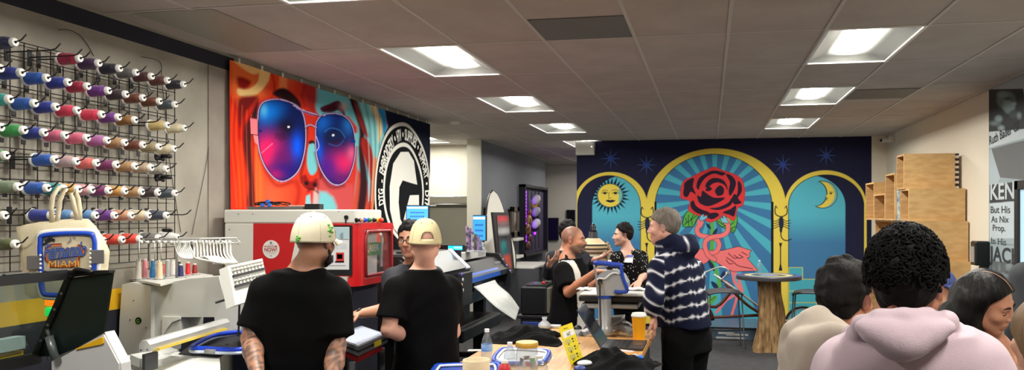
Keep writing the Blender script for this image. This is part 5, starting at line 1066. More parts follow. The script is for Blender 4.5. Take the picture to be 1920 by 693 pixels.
for u, v, r, c, l, nm in ((1190, 667, (.02, .014, .012), (176, 180, 184), 'silver tin lying on the black bundle', 'tin'), (1201, 669, (.012, .02, .012), (40, 110, 220), 'blue tape piece on the black bundle', 'tape'), (1160, 667, (.03, .014, .008), (232, 232, 232), 'white tag on the black garment', 'tag'), (1096, 680, (.04, .03, .014), (222, 226, 230), 'crumpled white tissue left of the black garment', 'tissue'), (1087, 690, (.03, .03, .014), (34, 60, 130), 'dark blue cloth scrap under the white tissue', 'cloth_scrap'), (1174, 677, (.006, .012, .01), (236, 236, 236), 'tiny white clip on the black garment', 'clip')):
    q = PZ(u, v, TT+.09); ident(MB().ell(q, r, rotz(.6), n=12, m=8).build(nm, M(c, .5), None, True), l, nm.replace('_', ' '))
q = PZ(1021, 616, TT); t = thing('plastic_bag', 'clear plastic bag with white contents at the far edge of the table', 'bag', tuple(q))
MB().lathe(q, (0, 0, 1), [(.03, .001), (.045, .01), (.046, .035), (.03, .05), (.014, .062), (.02, .085)], 14).build('bag_film', M((226, 232, 236), .15, trans=.55, bump=(30, .9)), t, True)
MB().ell(q+A3((0, 0, .02)), (.036, .036, .018), n=14, m=8).build('contents', M((226, 232, 226), .6), t, True)
ident(MB().box(PZ(1037, 614, TT)+A3((-.03, -.02, .001)), PZ(1046, 614, TT)+A3((.02, .03, .02)), .003).build('small_box', M((216, 218, 220), .6)), 'small white box beside the plastic bag at the far table edge', 'box')
# ================================================================ middle and back of the shop
# black desktop laser on its blue cart
bz0 = P(976, 590, 6.8); cbx0 = float(bz0[0]); cz = float(bz0[2]); cy_ = float(bz0[1])
ct = thing('machine_cart', 'black and blue machine cart behind the far table end', 'cart', (cbx0+.3, cy_+.25, 0))
MB().box((cbx0-.03, cy_-.02, cz-.03), (cbx0+.34, cy_+.34, cz), .004).build('cart_top', blk, ct); MB().box((cbx0, cy_, .0), (cbx0+.33, cy_+.33, cz-.03)).build('cart_body', M((24, 28, 40), .5), ct)
MB().box((cbx0+.02, cy_-.012, .45), (cbx0+.31, cy_-.001, cz-.06), .004).build('drawer', M((26, 54, 150), .4), ct)
ld_ = thing('desktop_laser', 'black desktop engraving machine with glass lid, left of the bald man', 'engraving machine', (cbx0+.3, cy_+.25, cz))
zt_ = float(P(976, 537, 6.8)[2]); MB().box((cbx0, cy_, cz+.002), (cbx0+.24, cy_+.32, zt_), .012).build('body', M((18, 20, 24), .35), ld_)
MB().box((cbx0+.241, cy_+.01, cz+.02), (cbx0+.27, cy_+.31, zt_-.01), .004).build('side_panel', M((104, 100, 90), .4), ld_)
MB().box((cbx0+.03, cy_+.05, zt_+.001), (cbx0+.23, cy_+.3, zt_+.02), .006).build('glass_lid', M((60, 64, 66), .1), ld_); MB().cyl((cbx0+.2, cy_+.07, zt_+.02), (cbx0+.2, cy_+.07, zt_+.045), .014, n=12).build('stop_button', M((190, 30, 26), .4), ld_, True)
# monitors
def monitor(u0, u1, v0, v1, z, yaw, zb, name, label, col, em, seed, lines=True, dx=0):
    w = (u1-u0)*z/FL; c = P((u0+u1)/2, (v0+v1)/2, z); h = (v1-v0)*z/FL; ax = A3((math.cos(yaw), math.sin(yaw), 0)); nn = A3((math.sin(yaw), -math.cos(yaw), 0)); w /= abs(np.dot(ax, RGT)); R = np.stack([ax, -nn, (0, 0, 1)])
    t = thing(name, label, 'monitor', (float(c[0]), float(c[1]), zb))
    MB().obox(c-nn*.014, (w/2+.008, .012, h/2+.008), R, .004).build('bezel', blk, t)
    b = MB(); b.obox(c, (w/2, .0015, h/2), R)
    if lines:
        rs = np.random.RandomState(seed); b.mat(1)
        for r in range(3):
            for k in range(8): b.obox(c+nn*.002+ax*(-w*.3+w*.085*k)+A3((0, 0, h*(.12-.22*r))), (w*.025, .0005, h*.04), R)
        b.mat(2).obox(c+nn*.002+A3((0, 0, h*.4)), (w*.48, .0005, h*.05), R)
    b.build('screen', [M(col, .2, emit=em), M((30, 70, 150), .3, emit=.4), M((200, 220, 245), .3, emit=.7)], t)
    b = MB(); b.cyl(c-nn*.04+A3((dx, 0, 0)), (float(c[0])-nn[0]*.04+dx, float(c[1])-nn[1]*.04, zb+.01), .014, n=10); b.obox(A3((float(c[0])-nn[0]*.04+dx, float(c[1])-nn[1]*.04, zb+.008)), (.08, .07, .006), R, .002); b.build('stand', blk, t)
monitor(762, 803, 386, 418, 6.35, .06, 1.389, 'computer_monitor', 'blue-screened monitor in front of the round logo banner', (58, 130, 214), 1., 1, dx=-.1)
monitor(886, 911, 404, 450, 9.15, -.35, 1.264, 'computer_monitor', 'blue-green screened monitor beside the surfboard', (50, 130, 190), .8, 2, dx=-.06)
bro = thing('brochure_rack', 'clear rack of colourful brochures on the black wide printer', 'brochure rack', tuple(P(888, 492, 8.2)))
br0 = P(888, 489, 8.2); br0[2] = 1.311
rs = np.random.RandomState(2)
for k in range(7):
    u = 874+k*5; q = P(u, 478, 8.2-.02*k); q[2] = 1.33; hgt = .27-.03*k; lean = A3((-.03, 0, 1)); c = [(214, 190, 214), (150, 120, 190), (226, 226, 228), (90, 120, 90), (190, 150, 200), (120, 150, 190), (206, 206, 200)][k]
    b = MB(); b.prism([q, q+RGT*.035, q+RGT*.035+lean*hgt, q+lean*hgt], FWD*.004); b.build('brochure', M(c, .5, var=(20, (70, 60, 90), 3)), bro)
b = MB(); q = P(872, 480, 8.15); q[2] = 1.3115; b.prism([q, q+RGT*.22, q+RGT*.22+FWD*.15, q+FWD*.15], dZ(.012)); b.build('rack_base', M((196, 200, 204), .2), bro)
# steel fridge in the alcove
FY = 11.0; fx0, fx1 = float(PY(800, 430, FY)[0]), float(PY(880.5, 430, FY)[0]); fz = lambda v: float(PY(845, v, FY)[2])
fr = thing('steel_fridge', 'tall brushed steel fridge standing in the alcove beside the banner', 'fridge', ((fx0+fx1)/2, FY+.3, 0))
MB().box((fx0, FY+.03, .1), (fx1, FY+.65, fz(366)), .006).build('body', steel, fr); MB().box((fx0, FY, fz(381)), (fx1, FY+.03, fz(367)), .008).build('top_panel', M((196, 194, 186), .25, .9, bump=(4, .05, (1, 1, 60))), fr)
MB().box((fx0+.008, FY+.002, .2), (fx1-.008, FY+.03, fz(388)), .006).build('door', steel, fr); MB().box((fx0+.01, FY-.012, fz(388)), (fx1-.01, FY+.02, fz(382)), .004).build('door_handle', M((88, 88, 84), .35, .8), fr)
MB().box((fx0+.06, FY-.0135, fz(386)), (fx0+.16, FY-.012, fz(384))).build('name_badge', M((206, 206, 200), .4), fr); MB().box((fx0, FY+.06, 0), (fx1, FY+.6, .1)).build('plinth', blk, fr)
# grey wall display
GWX = -3.45
def wz(u, v, X=GWX): return PX(u, v, X)
def ledge(u0, u1, v, d, th, l, mult=1):
    a, c = wz(u0, v), wz(u1, v); ident(MB().box((GWX, float(a[1]), float(a[2])-th), (GWX+d, float(c[1]), float(a[2])), .004).build('wall_shelf', M((226, 224, 218), .5)), l, 'shelf')
ledge(909, 931, 446, .16, .05, 'white ledge under the left picture frame on the grey wall'); ledge(953, 966, 446, .16, .05, 'white ledge under the right picture frame on the grey wall'); ledge(953, 966, 479, .16, .05, 'lower white ledge right of the surfboard on the grey wall'); ledge(1011, 1017, 496, .2, .05, 'small white ledge below the purple display board')
a, c = wz(936, 497), wz(967, 497); sh = thing('corbel_shelf', 'white corbel shelf carrying the surfboard and printed skate deck', 'shelf', (GWX, float((a[1]+c[1])/2), float(a[2])-.14))
zsh = float(a[2]); b = MB(); b.box((GWX, float(a[1])-.3, zsh-.03), (GWX+.66, float(c[1]), zsh), .004); b.build('board', M((228, 226, 220), .5), sh); b = MB(); b.prism([(GWX, float(c[1])-.1, zsh-.03), (GWX+.24, float(c[1])-.1, zsh-.03), (GWX+.2, float(c[1])-.1, zsh-.09), (GWX+.1, float(c[1])-.1, zsh-.12), (GWX, float(c[1])-.1, zsh-.2)], (0, -1.1, 0)); b.build('corbel', M((218, 216, 210), .5), sh)
for u0, u1, v0, v1, l in ((908, 922, 384, 444, 'dark wood picture frame left of the surfboard'), (951, 965, 387, 444, 'dark wood picture frame right of the surfboard')):
    a, c = wz(u0, v0), wz(u1, v1); zb_ = float(a[2])-(v1-v0)*float((a-CAMP)@FWD)/FL; t = thing('picture_frame', l, 'picture', (GWX+.1, float(a[1]), zb_)); y0, y1, z1 = float(a[1]), float(c[1]), float(a[2])
    b = MB(); X = GWX+.05; fw = .09
    for lo, hi in (((X, y0, zb_), (X+.04, y0+fw*1.6, z1)), ((X, y1-fw*1.6, zb_), (X+.04, y1, z1)), ((X, y0, z1-fw), (X+.04, y1, z1)), ((X, y0, zb_), (X+.04, y1, zb_+fw))): b.box(lo, hi, .004)
    b.build('frame_moulding', M((84, 74, 66), .5), t); MB().box((X+.005, y0+.05, zb_+.05), (X+.02, y1-.05, z1-.05)).build('picture_print', M((196, 190, 184), .4, var=(4, (70, 60, 58), 5)), t)
# surfboard
sb0, sb1 = wz(923, 500, GWX+.28), wz(947, 500, GWX+.28); zt = float(wz(938, 357, GWX+.2)[2]); t = thing('surfboard', 'white pointed surfboard with dark edge leaning on the grey wall', 'surfboard', (GWX+.12, float((sb0[1]+sb1[1])/2), zsh+.001))
ym, hw = float((sb0[1]+sb1[1])/2), float(sb1[1]-sb0[1])/2; out = []
for i in range(25): f = i/24; out.append((hw*(math.sin(math.pi*(.16+.84*(1-(1-f))))**.75 if False else min(1, (1-f**2.6))**.6*(.78+.22*math.sin(math.pi*min(1, f*1.5+.2)))), zsh+.002+(zt-zsh)*f))
oy = [(ym+w, z) for w, z in out]+[(ym-w, z) for w, z in out[::-1]]
lean = lambda z: GWX+.32-.13*(z-zsh)/(zt-zsh)
b = MB(); b.prism([(lean(z)+.5*(y-ym), ym+(y-ym)*.85, z) for y, z in oy], (-.014, .006, 0)); b.build('board_rail', M((30, 31, 33), .4), t); cyy = np.array(oy).mean(0)
b = MB(); b.prism([(lean(z)+.5*(y-ym)*.92+.002, ym+(y-ym)*.85*.92-.001, zsh+.01+(z-zsh)*.98) for y, z in oy], (.006, -.003, 0)); b.build('deck', M((226, 224, 216), .35), t)
k0, k1 = wz(934, 500, GWX+.6), wz(963, 500, GWX+.6); zk = float(wz(944, 398, GWX+.4)[2]); t = thing('skate_deck', 'narrow printed deck in a dark frame standing before the surfboard', 'printed board', (GWX+.6, float(k0[1]), zsh+.001))
b = MB(); lk = lambda z: GWX+.62-.06*(z-zsh)/(zk-zsh); sq = [(float(k0[1]), zsh+.003), (float(k1[1]), zsh+.003), (float(k1[1])-.12, zk), (float(k0[1])-.12, zk)]
b.prism([(lk(z), y, z) for y, z in sq], (-.03, 0, 0)); b.build('deck_frame', M((52, 50, 50), .4), t)
pk = Paint((lk(zsh)+.003, float(k0[1])+.05, zsh+.04), (0, 1, 0), (lk(zk)-lk(zsh), 0, zk-zsh), float(k1[1]-k0[1])-.22, zk-zsh-.08, .012); pk.aa = .03; W, Hh = pk.a.max(), pk.b.max(); pk.fill((70, 66, 72))
for (x, y, r1, r2, c) in ((.5, .1, .4, .07, (206, 90, 66)), (.6, .22, .3, .08, (190, 76, 60)), (.4, .45, .22, .12, (40, 120, 120)), (.55, .36, .2, .06, (30, 90, 100)), (.5, .62, .42, .05, (30, 28, 34)), (.5, .7, .3, .02, (190, 190, 190)), (.5, .75, .3, .02, (180, 180, 182)), (.45, .93, .4, .05, (200, 60, 60)), (.5, .85, .4, .04, (120, 100, 100))): pk.ell((x*W, y*Hh), (r1*W, r2*Hh), c, soft=.08)
pk.build('deck_print', art_m, t)
# purple display board with caps
d0, d1 = wz(973, 345), wz(1017, 345); zt2, zb2 = float(wz(973, 345, GWX)[2]), float(wz(973, 481, GWX)[2]); t = thing('display_board', 'dark slatted display board with purple lights on the grey wall', 'display board', (GWX, float(d0[1]), zb2))
b = MB(); y0, y1 = float(d0[1]), float(d1[1]); b.box((GWX, y0, zb2), (GWX+.12, y0+.05, zt2)); b.box((GWX, y1-.05, zb2), (GWX+.12, y1, zt2)); b.box((GWX, y0, zt2-.05), (GWX+.12, y1, zt2)); b.box((GWX, y0, zb2), (GWX+.12, y1, zb2+.05)); b.build('board_frame', M((22, 22, 34), .4), t)
b = MB(); b.box((GWX+.002, y0+.05, zb2+.05), (GWX+.03, y1-.05, zt2-.05)); b.build('back_panel', M((58, 52, 78), .6), t)
for k in range(4): MB().box((GWX+.03, y0+.55+.3*k, zb2+.1), (GWX+.04, y0+.6+.3*k, zt2-.1)).build('slat_groove', M((24, 22, 36), .5), t)
for k in range(17): q = (GWX+.06, y0+.22+.0*k, zb2+.16+(zt2-zb2-.3)*k/16); MB().obox(q, (.015, .05, .022)).build('purple_lamp', M((150, 40, 250), .4, emit=2.4), t)
for u, v in ((999, 397), (1003, 437)): MB().ell(wz(u, v, GWX+.06), (.02, .05, .03), n=8, m=6).build('purple_lamp', M((150, 40, 250), .4, emit=1.8), t, True)
def cap_small(c, s, m1, m2, name, label, group=None, facing=0.):
    """a hanging cap seen from the front: crown dome, brim, button"""
    t = thing(name, label, 'cap', tuple(c), group); R = rotz(facing) if not hasattr(facing, '__len__') else A3(facing)
    b = MB(); n = 18
    def crown(a, b_): th = 2*math.pi*a; ph = b_*math.pi/2; return A3(c)+A3((math.cos(th)*math.cos(ph)*.085, math.sin(th)*math.cos(ph)*.1, math.sin(ph)**.85*.10))*s@R
    b.sheet(crown, n, 8); b.build('crown', m1, t, True)
    b = MB(); b.sheet(lambda a, r: A3(c)+A3((math.cos(math.pi*(1+a))*(.085-.005*r), -.0+math.sin(math.pi*(1+a))*(.095+.075*r), -.012*r*r+.004))*s@R, 16, 4, .004*s); b.build('brim', m2, t, True)
    MB().ell(A3(c)+A3((0, 0, .1*s)), .008*s, n=8, m=6).build('button', m1, t, True)
    return t
for (u, v), m1, m2, l in (((1005, 374), M((214, 212, 208), .7), M((226, 206, 30), .6), 'white and yellow cap, topmost on the purple display board'), ((1005, 396.5), M((170, 172, 176), .7), M((30, 30, 34), .6), 'grey and white cap in the middle of the purple display board'), ((1005, 419), M((224, 224, 222), .7), M((40, 42, 50), .6), 'white cap with dark brim, lowest on the purple display board')):
    cap_small(wz(u, v, GWX+.21), 1.0, m1, m2, 'baseball_hat', l, 'caps on the purple display board', np.stack([RGT, unit(A3((.3, -.2, 1))), unit(np.cross(RGT, unit(A3((.3, -.2, 1)))))]))
orn = thing('hanging_ornament', 'brown and gold hanging ornament on the purple display board', 'ornament', tuple(wz(991, 466, GWX+.1)))
for k, (u, v, r, c) in enumerate(((992, 398, .05, (150, 60, 40)), (992, 412, .08, (196, 150, 70)), (990, 430, .09, (170, 110, 60)), (993, 447, .07, (140, 60, 90)), (990, 460, .07, (110, 70, 50)))): MB().ell(wz(u, v, GWX+.15), (.05, r*1.5, r*1.3), n=12, m=8).build('ornament_piece', M(c, .5, var=(12, (60, 40, 50), 3)), orn, True)
# far screens, control box, camera
def wallscreen(u0, u1, v0, v1, Y, label, c=(14, 10, 34)):
    a, e_ = PY(u0, v0, Y), PY(u1, v1, Y); t = thing('wall_tv', label, 'television', (float(a[0]), Y, float(e_[2]))); MB().box((float(a[0]), Y, float(e_[2])), (float(e_[0]), Y+.05, float(a[2])), .01).build('bezel', blk, t)
    MB().box((float(a[0])+.02, Y-.003, float(e_[2])+.02), (float(e_[0])-.02, Y+.001, float(a[2])-.02)).build('screen', M(c, .15, emit=.25), t)
wallscreen(1021, 1047, 408, 450, 16.93, 'dark purple wall screen in the back room'); wallscreen(1062, 1078, 393, 418, 16.93, 'dark screen high in the back room beside the mural edge', (10, 10, 14))
a, c = PY(1079, 264.5, YB-.12), PY(1114, 290, YB-.12); t = thing('control_box', 'pale grey box mounted at the top left corner of the mural', 'box', (float(a[0]), YB, float(c[2]))); MB().box((float(a[0]), YB-.12, float(c[2])), (float(c[0]), YB-.006, float(a[2])), .01).build('housing', M((206, 206, 200), .5), t); MB().ell((float(c[0])-.04, YB-.122, (float(a[2])+float(c[2]))/2+.02), .01, n=8, m=6).build('indicator', M((240, 240, 240), .3, emit=1.), t, True)
q = PX(1662, 262, XR-.1); t = thing('security_camera', 'small white security camera high in the right corner', 'camera', tuple(q)); MB().box((XR-.08, float(q[1])-.04, float(q[2])-.03), (XR-.001, float(q[1])+.04, float(q[2])+.05), .006).build('mount', M((222, 220, 214), .5), t); b = MB(); b.cyl(q+A3((.02, 0, 0)), q+A3((-.08, -.05, -.01)), .03, n=14); b.mat(1).cyl(q+A3((-.08, -.05, -.01)), q+A3((-.085, -.053, -.01)), .022, n=14); b.build('camera_body', [M((222, 220, 214), .5), blk], t, 40)
# ---- platform, trunk table, stools, bicycle
struct('platform_slab', MB().box((-.6, 10.52, 0), (2.3, YB-.01, .15)), M((88, 112, 134), .4)); b = MB(); b.box((-.6, 10.505, .135), (2.3, 10.521, .165)); struct('trim_5', b, M((18, 20, 26), .5))
for u, v, w in ((1362, 624, .22), (1382, 627, .30), (1370, 633, .4)): q = PY(u, v, 10.515); ident(MB().box((float(q[0])-w/2, 10.512, float(q[2])-.012), (float(q[0])+w/2, 10.52, float(q[2])+.012)).build('label_strip', M((214, 216, 214), .5)), ['short', 'middle', 'long'][[1362, 1382, 1370].index(u)]+' white strip on the front of the platform under the mural', 'label strip')
tc = PZ(1441, 656, 0); tz_ = .953; tt = thing('trunk_table', 'round bar table on a gnarled tree trunk base in front of the mural', 'table', tuple(tc))
def trunk(a, h):
    th = 2*math.pi*a; r = (.128+.085*(1-h)**2.2)*(1+.13*math.sin(5*th+.6+h*1.1)+.10*math.sin(3*th+2.1-h*.6)+.05*math.sin(11*th+h*3))*(1+.03*math.sin(h*14+th*2)); return (float(tc[0])+r*math.cos(th)+.02*math.sin(h*4), float(tc[1])+r*math.sin(th), h*(tz_-.05))
MB().sheet(trunk, 60, 26).build('trunk_base', M((172, 140, 96), .75, var=(7, (112, 82, 48), 8, (6, 6, 1)), bump=(16, .9, (5, 5, .7))), tt, True)
b = MB(); b.lathe((float(tc[0]), float(tc[1]), tz_-.05), (0, 0, 1), [(.0, 0), (.40, 0), (.405, .006), (.405, .045), (.40, .05), (.0, .05)], 48, False); b.build('table_top', M((104, 104, 108), .35, .5, bump=(20, .2)), tt, 40)
b = MB()
for k, (r0, r1) in enumerate(((.36, .39), (.22, .3), (.0, .12))): b.mat(k).lathe((float(tc[0]), float(tc[1]), tz_+.0005+.0003*k), (0, 0, 1), [(r0, 0), (r1, 0.0004)], 40, False)
b.build('top_inlay', [M((60, 80, 190), .3), M((200, 196, 150), .3), M((150, 160, 190), .3)], tt)
bottle(1424, 514, 27, .03, 'clear water bottle standing on the round trunk table', None, Z=tz_+.002)
def stool(q, ang, label, zs=.66):
    t = thing('bar_stool', label, 'stool', tuple(q)); R = rotz(ang); L = lambda x, y, z: A3(q)+A3((x, y, 0))@R+A3((0, 0, z)); m = M((88, 90, 94), .4, .5)
    MB().sheet(lambda a, b_: L((a-.5)*.44, (b_-.5)*.36, zs+.03*abs(2*a-1)**2.5*(-1)+.035*max(0, b_-.7)), 14, 10, .022).build('seat', M((72, 74, 78), .5), t, True)
    for s in (-1, 1):
        MB().tube([L(s*.2, -.14, zs-.03), L(s*.24, -.15, .009), L(s*.24, .15, .009), L(s*.2, .14, zs-.03)], .009, 8).build('leg', m, t, True)
    MB().tube([L(-.23, -.145, .25), L(.23, -.145, .25)], .008, 8).build('foot_rail', m, t, True); MB().tube([L(-.23, .145, .2), L(.23, .145, .2)], .008, 8).build('foot_rail', m, t, True)
stool(PZ(1358, 650, 0), .12, 'grey metal bar stool left of the trunk table', .74); stool(PZ(1520, 653, 0), -.2, 'grey metal bar stool right of the trunk table', .74)
by = 10.36; chrome = M((214, 216, 220), .3, .65); ax1, ax0 = PY(1506, 606, by), PY(1296, 602, by); bi = thing('lowrider_bicycle', 'chrome lowrider bicycle parked behind the stools under the mural', 'bicycle', (float(ax1[0]+ax0[0])/2, by, 0))
for c, nm in ((ax1, 'wheel'), (ax0, 'wheel')):
    c = A3((c[0], by, .25)); w = bi
    ty = MB().tube([c+A3((.235*math.cos(a), 0, .235*math.sin(a))) for a in np.linspace(0, 2*math.pi, 40, False)], .014, 8, True).build(nm, M((22, 22, 24), .7), bi, True)
    MB().tube([c+A3((.212*math.cos(a), 0, .212*math.sin(a))) for a in np.linspace(0, 2*math.pi, 40, False)], .009, 8, True).build('rim', chrome, ty, True)
    sp = MB()
    for k in range(28): a = 2*math.pi*k/28; sp.cyl(c+A3((.02*math.cos(a+.5), .02*(-1)**k, .02*math.sin(a+.5))), c+A3((.21*math.cos(a), 0, .21*math.sin(a))), .0018, n=4)
    sp.build('spokes', chrome, ty, True); MB().cyl(c-A3((0, .03, 0)), c+A3((0, .03, 0)), .02, n=12).build('hub', chrome, ty, True)
B_ = lambda u, v, dy=0.: PY(u, v, by+dy)
for d in (-.05, .05): MB().tube([B_(1339, 514, d), B_(1392, 551, d), B_(1450, 592, d), A3((ax1[0], by+d, .25))], .016, 10, smooth=4).build('fork_tube', chrome, bi, True)
fm = M((104, 56, 44), .4); b = MB(); b.tube([A3((ax0[0], by, .25)), B_(1340, 594), B_(1432, 590)], .02, 10); b.tube([B_(1310, 560), B_(1342, 575), B_(1372, 540), B_(1352, 524)], .022, 10, smooth=4); b.tube([B_(1432, 590), B_(1400, 570), B_(1360, 532)], .02, 10, smooth=4); b.build('frame_tubes', fm, bi, True)
b = MB(); b.tube([B_(1352, 524, -.12), B_(1366, 508, -.14), B_(1350, 500, -.16), B_(1318, 512, -.16)], .011, 8, smooth=5); b.tube([B_(1352, 524, .12), B_(1366, 508, .14), B_(1350, 500, .16), B_(1318, 512, .16)], .011, 8, smooth=5); b.tube([B_(1352, 524, -.13), B_(1352, 524, .13)], .012, 8); b.build('handlebar', chrome, bi, True)
for k in range(3): MB().ell(B_((1364, 1320, 1318)[k], (512, 518, 530)[k], -.1), .03, n=10, m=8).build('headlamp', chrome, bi, True)
b = MB(); b.tube([B_(1310+3*math.sin(k*1.6), 526+7*k, .03*math.cos(k*1.6)) for k in range(14)], .012, 8, smooth=4); b.build('twisted_bar', chrome, bi, True)
MB().tube([A3((ax0[0]+.29*math.cos(a), by, .25+.29*math.sin(a))) for a in np.linspace(.1, 2.9, 20)], .03, 8).build('mudguard', M((60, 24, 20), .3, coat=.6), bi, True)
MB().ell(B_(1318, 548), (.16, .08, .045), n=16, m=8).build('saddle', blk, bi, True)
# mannequin with striped jacket
mq = P(1112, 560, 8.8); mn = thing('mannequin', 'headless mannequin in a striped blanket jacket behind the bald man', 'mannequin', (float(mq[0]), float(mq[1]), 0)); mc = A3((float(mq[0]), float(mq[1]), 0)); mh = lambda v: EYE-(v-CY)/FL*8.8
b = MB(); b.lathe(mc, (0, 0, 1), [(.001, mh(500)), (.14, mh(498)), (.15, mh(480)), (.15, mh(466)), (.15, mh(458)), (.10, mh(450)), (.055, mh(445)), (.05, mh(434)), (.02, mh(430))], 24); b.build('torso_form', M((30, 30, 32), .6), mn, True)
b = MB(); b.lathe(mc, (0, 0, 1), [(.05, mh(434)), (.03, mh(430)), (.035, mh(425)), (.02, mh(420)), (.0, mh(418))], 16); b.build('neck_finial', M((16, 16, 18), .35), mn, True)
b = MB(); b.cyl(mc+A3((0, 0, .02)), mc+A3((0, 0, mh(498))), .018, n=10); b.lathe(mc, (0, 0, 1), [(.16, 0), (.16, .012), (.03, .03)], 24); b.build('stand', blk, mn, 40)
stripes = [(206, 186, 150), (206, 186, 150), (30, 32, 34), (196, 170, 130), (70, 50, 40), (180, 160, 130), (96, 70, 54), (206, 196, 176), (40, 38, 38), (170, 140, 110), (200, 184, 160), (60, 44, 40), (190, 170, 140)]
b = MB(); zs = [mh(446), mh(452), mh(457), mh(460), mh(464), mh(467), mh(471), mh(475), mh(479), mh(483), mh(487), mh(491), mh(496), mh(500)]; rad = [.075, .12, .165, .178, .182, .18, .178, .176, .175, .174, .173, .172, .172, .172]
for k in range(13): b.mat(k).lathe(mc, (0, 0, 1), [(rad[k], zs[k]), (rad[k+1], zs[k+1]+.0005)], 28, False)
b.build('striped_jacket', [M(c, .9, bump=(150, .3)) for c in stripes], mn, True)
for s in (-1, 1): MB().tube([mc+RGT*s*.13+A3((0, 0, mh(455))), mc+RGT*s*.185+A3((0, -.02, mh(475))), mc+RGT*s*.2+A3((0, -.05, mh(500)))], [.05, .058, .05], 14, smooth=4).build('sleeve', M((52, 44, 40), .9, wave=(12, .3, 'Z'), var=(14, (190, 170, 140), 2, (1, 1, 4))), mn, True)
# ---- plywood crates against the right wall
ply = M((208, 172, 118), .6, var=(7, (190, 152, 98), 10, (1, 1, 3)), bump=(30, .06)); plyd = M((198, 160, 108), .65, var=(8, (178, 138, 88), 9, (1, 1, 4)))
def crate(X0, X1, Yn, Yf, Z0, Z1, label, div=(), art=None, name='plywood_crate'):
    t = thing(name, label, 'crate', ((X0+X1)/2, (Yn+Yf)/2, Z0), 'plywood crates stacked at the right wall'); th = .018; Z0 += .001
    MB().box((X0, Yn, Z0), (X1, Yn+th, Z1)).build('near_side', ply, t); MB().box((X0, Yf-th, Z0), (X1, Yf, Z1)).build('far_side', plyd, t)
    MB().box((X0, Yn+th, Z0), (X1, Yf-th, Z0+th)).build('bottom', plyd, t); MB().box((X0, Yn+th, Z1-th), (X1, Yf-th, Z1)).build('top', plyd, t); MB().box((X1-th, Yn+th, Z0+th), (X1, Yf-th, Z1-th)).build('back', plyd, t)
    for y in div: MB().box((X0+.002, y-th/2, Z0+th), (X1-th, y+th/2, Z1-th)).build('divider', plyd, t)
    if art:
        MB().box((X0-.004, art[0], Z0+.005), (X0+.0, art[1], Z1-.005)).build('painted_panel', M((206, 200, 206), .5, var=(14, (90, 96, 130), 3)), t)
    return t
yy = lambda u, X: float(PX(u, 400, X)[1])
Zc = lambda v, u, Y: float(PY(u, v, Y)[2])
X0_ = 1.985
z1a, z1b = Zc(354, 1700, 8.2), Zc(288, 1700, 8.2); z2 = Zc(414, 1706, 8.05); z3 = Zc(489, 1710, 7.98)
crate(X0_, 2.478, 8.2, yy(1681, X0_), z1a, z1b, 'topmost plywood crate of the stepped stack')
crate(float(PY(1704, 400, 8.05)[0]), 2.53, 8.05, yy(1686, 1.985), z2, z1a, 'second plywood crate from the top of the stepped stack')
crate(float(PY(1709, 400, 7.98)[0]), 2.535, 7.98, yy(1636.5, 1.975), z3, z2, 'long plywood crate with painted panel, third level of the stack', (yy(1666, 1.975), yy(1687, 1.975)), (8.0, yy(1687, 1.975)))
Yl = 7.9; crate(float(PY(1712, 500, Yl)[0]), 2.54, Yl, 10.1, Zc(540, 1715, Yl), z3, 'plywood crate under the long one, right of the black curly hair', (8.7, 9.4))
zl = Zc(540, 1715, Yl); crate(1.95, 2.54, 7.86, 10.12, .02, zl, 'lowest plywood crate of the stack standing on the floor', (8.6, 9.4))
Yc5 = yy(1638.6, 1.97); crate(1.97, 2.2, Yc5+.002, yy(1623, 1.97), z2-.0, Zc(341, 1640, Yc5), 'tall narrow plywood crate at the far left of the stack, beside the moon arch')
Yc5n = yy(1659.5, 1.97)
crate(1.97, 2.25, yy(1659, 1.97), Yc5-.002, z2, Zc(362, 1659, yy(1659, 1.97)), 'small plywood cubby holding the white cap')
crate(1.97, 2.3, yy(1677.5, 1.97), yy(1660, 1.97), z2, Zc(323, 1680, yy(1680, 1.97)), 'tall plywood cubby between the white cap and the top crate')
q = PX(1650, 406, 2.11); q[2] = z2+.0225; cap_small(q, .58, M((232, 230, 226), .7), M((24, 24, 28), .6), 'baseball_hat', 'white cap with black brim in the small plywood cubby', None, -1.1)
MB_ = MB(); 
for k in range(14): MB_.mat(k % 2).box((2.482, 8.215, z1a+.003+(z1b-z1a)*k/14), (2.52, 8.225, z1a+(z1b-z1a)*(k+1)/14-.002*(k % 2)))
ident(MB_.build('striped_print', [M((226, 222, 214), .6), M((40, 38, 38), .6)]), 'black and white striped print edge beside the topmost crate', 'print')
b = MB(); q = PX(1682.5, 408, 1.965); b.box((1.99, yy(1686, 1.985)+.004, z2+.002), (2.01, yy(1677.5, 1.97)-.004, z2+.33)); ident(b.build('painted_canvas', M((190, 196, 176), .6, var=(16, (60, 90, 130), 3))), 'narrow colourful canvas edge standing beside the second crate', 'canvas')
ident(MB().tube([PX(1627, 462, 1.93), PX(1624, 485, 1.93), PX(1619, 500, 1.93), PX(1617, 520, 1.93)], .012, 8, smooth=4).build('orange_strap', M((236, 120, 24), .5), None, True), 'orange strap hanging at the left edge of the crates', 'strap')
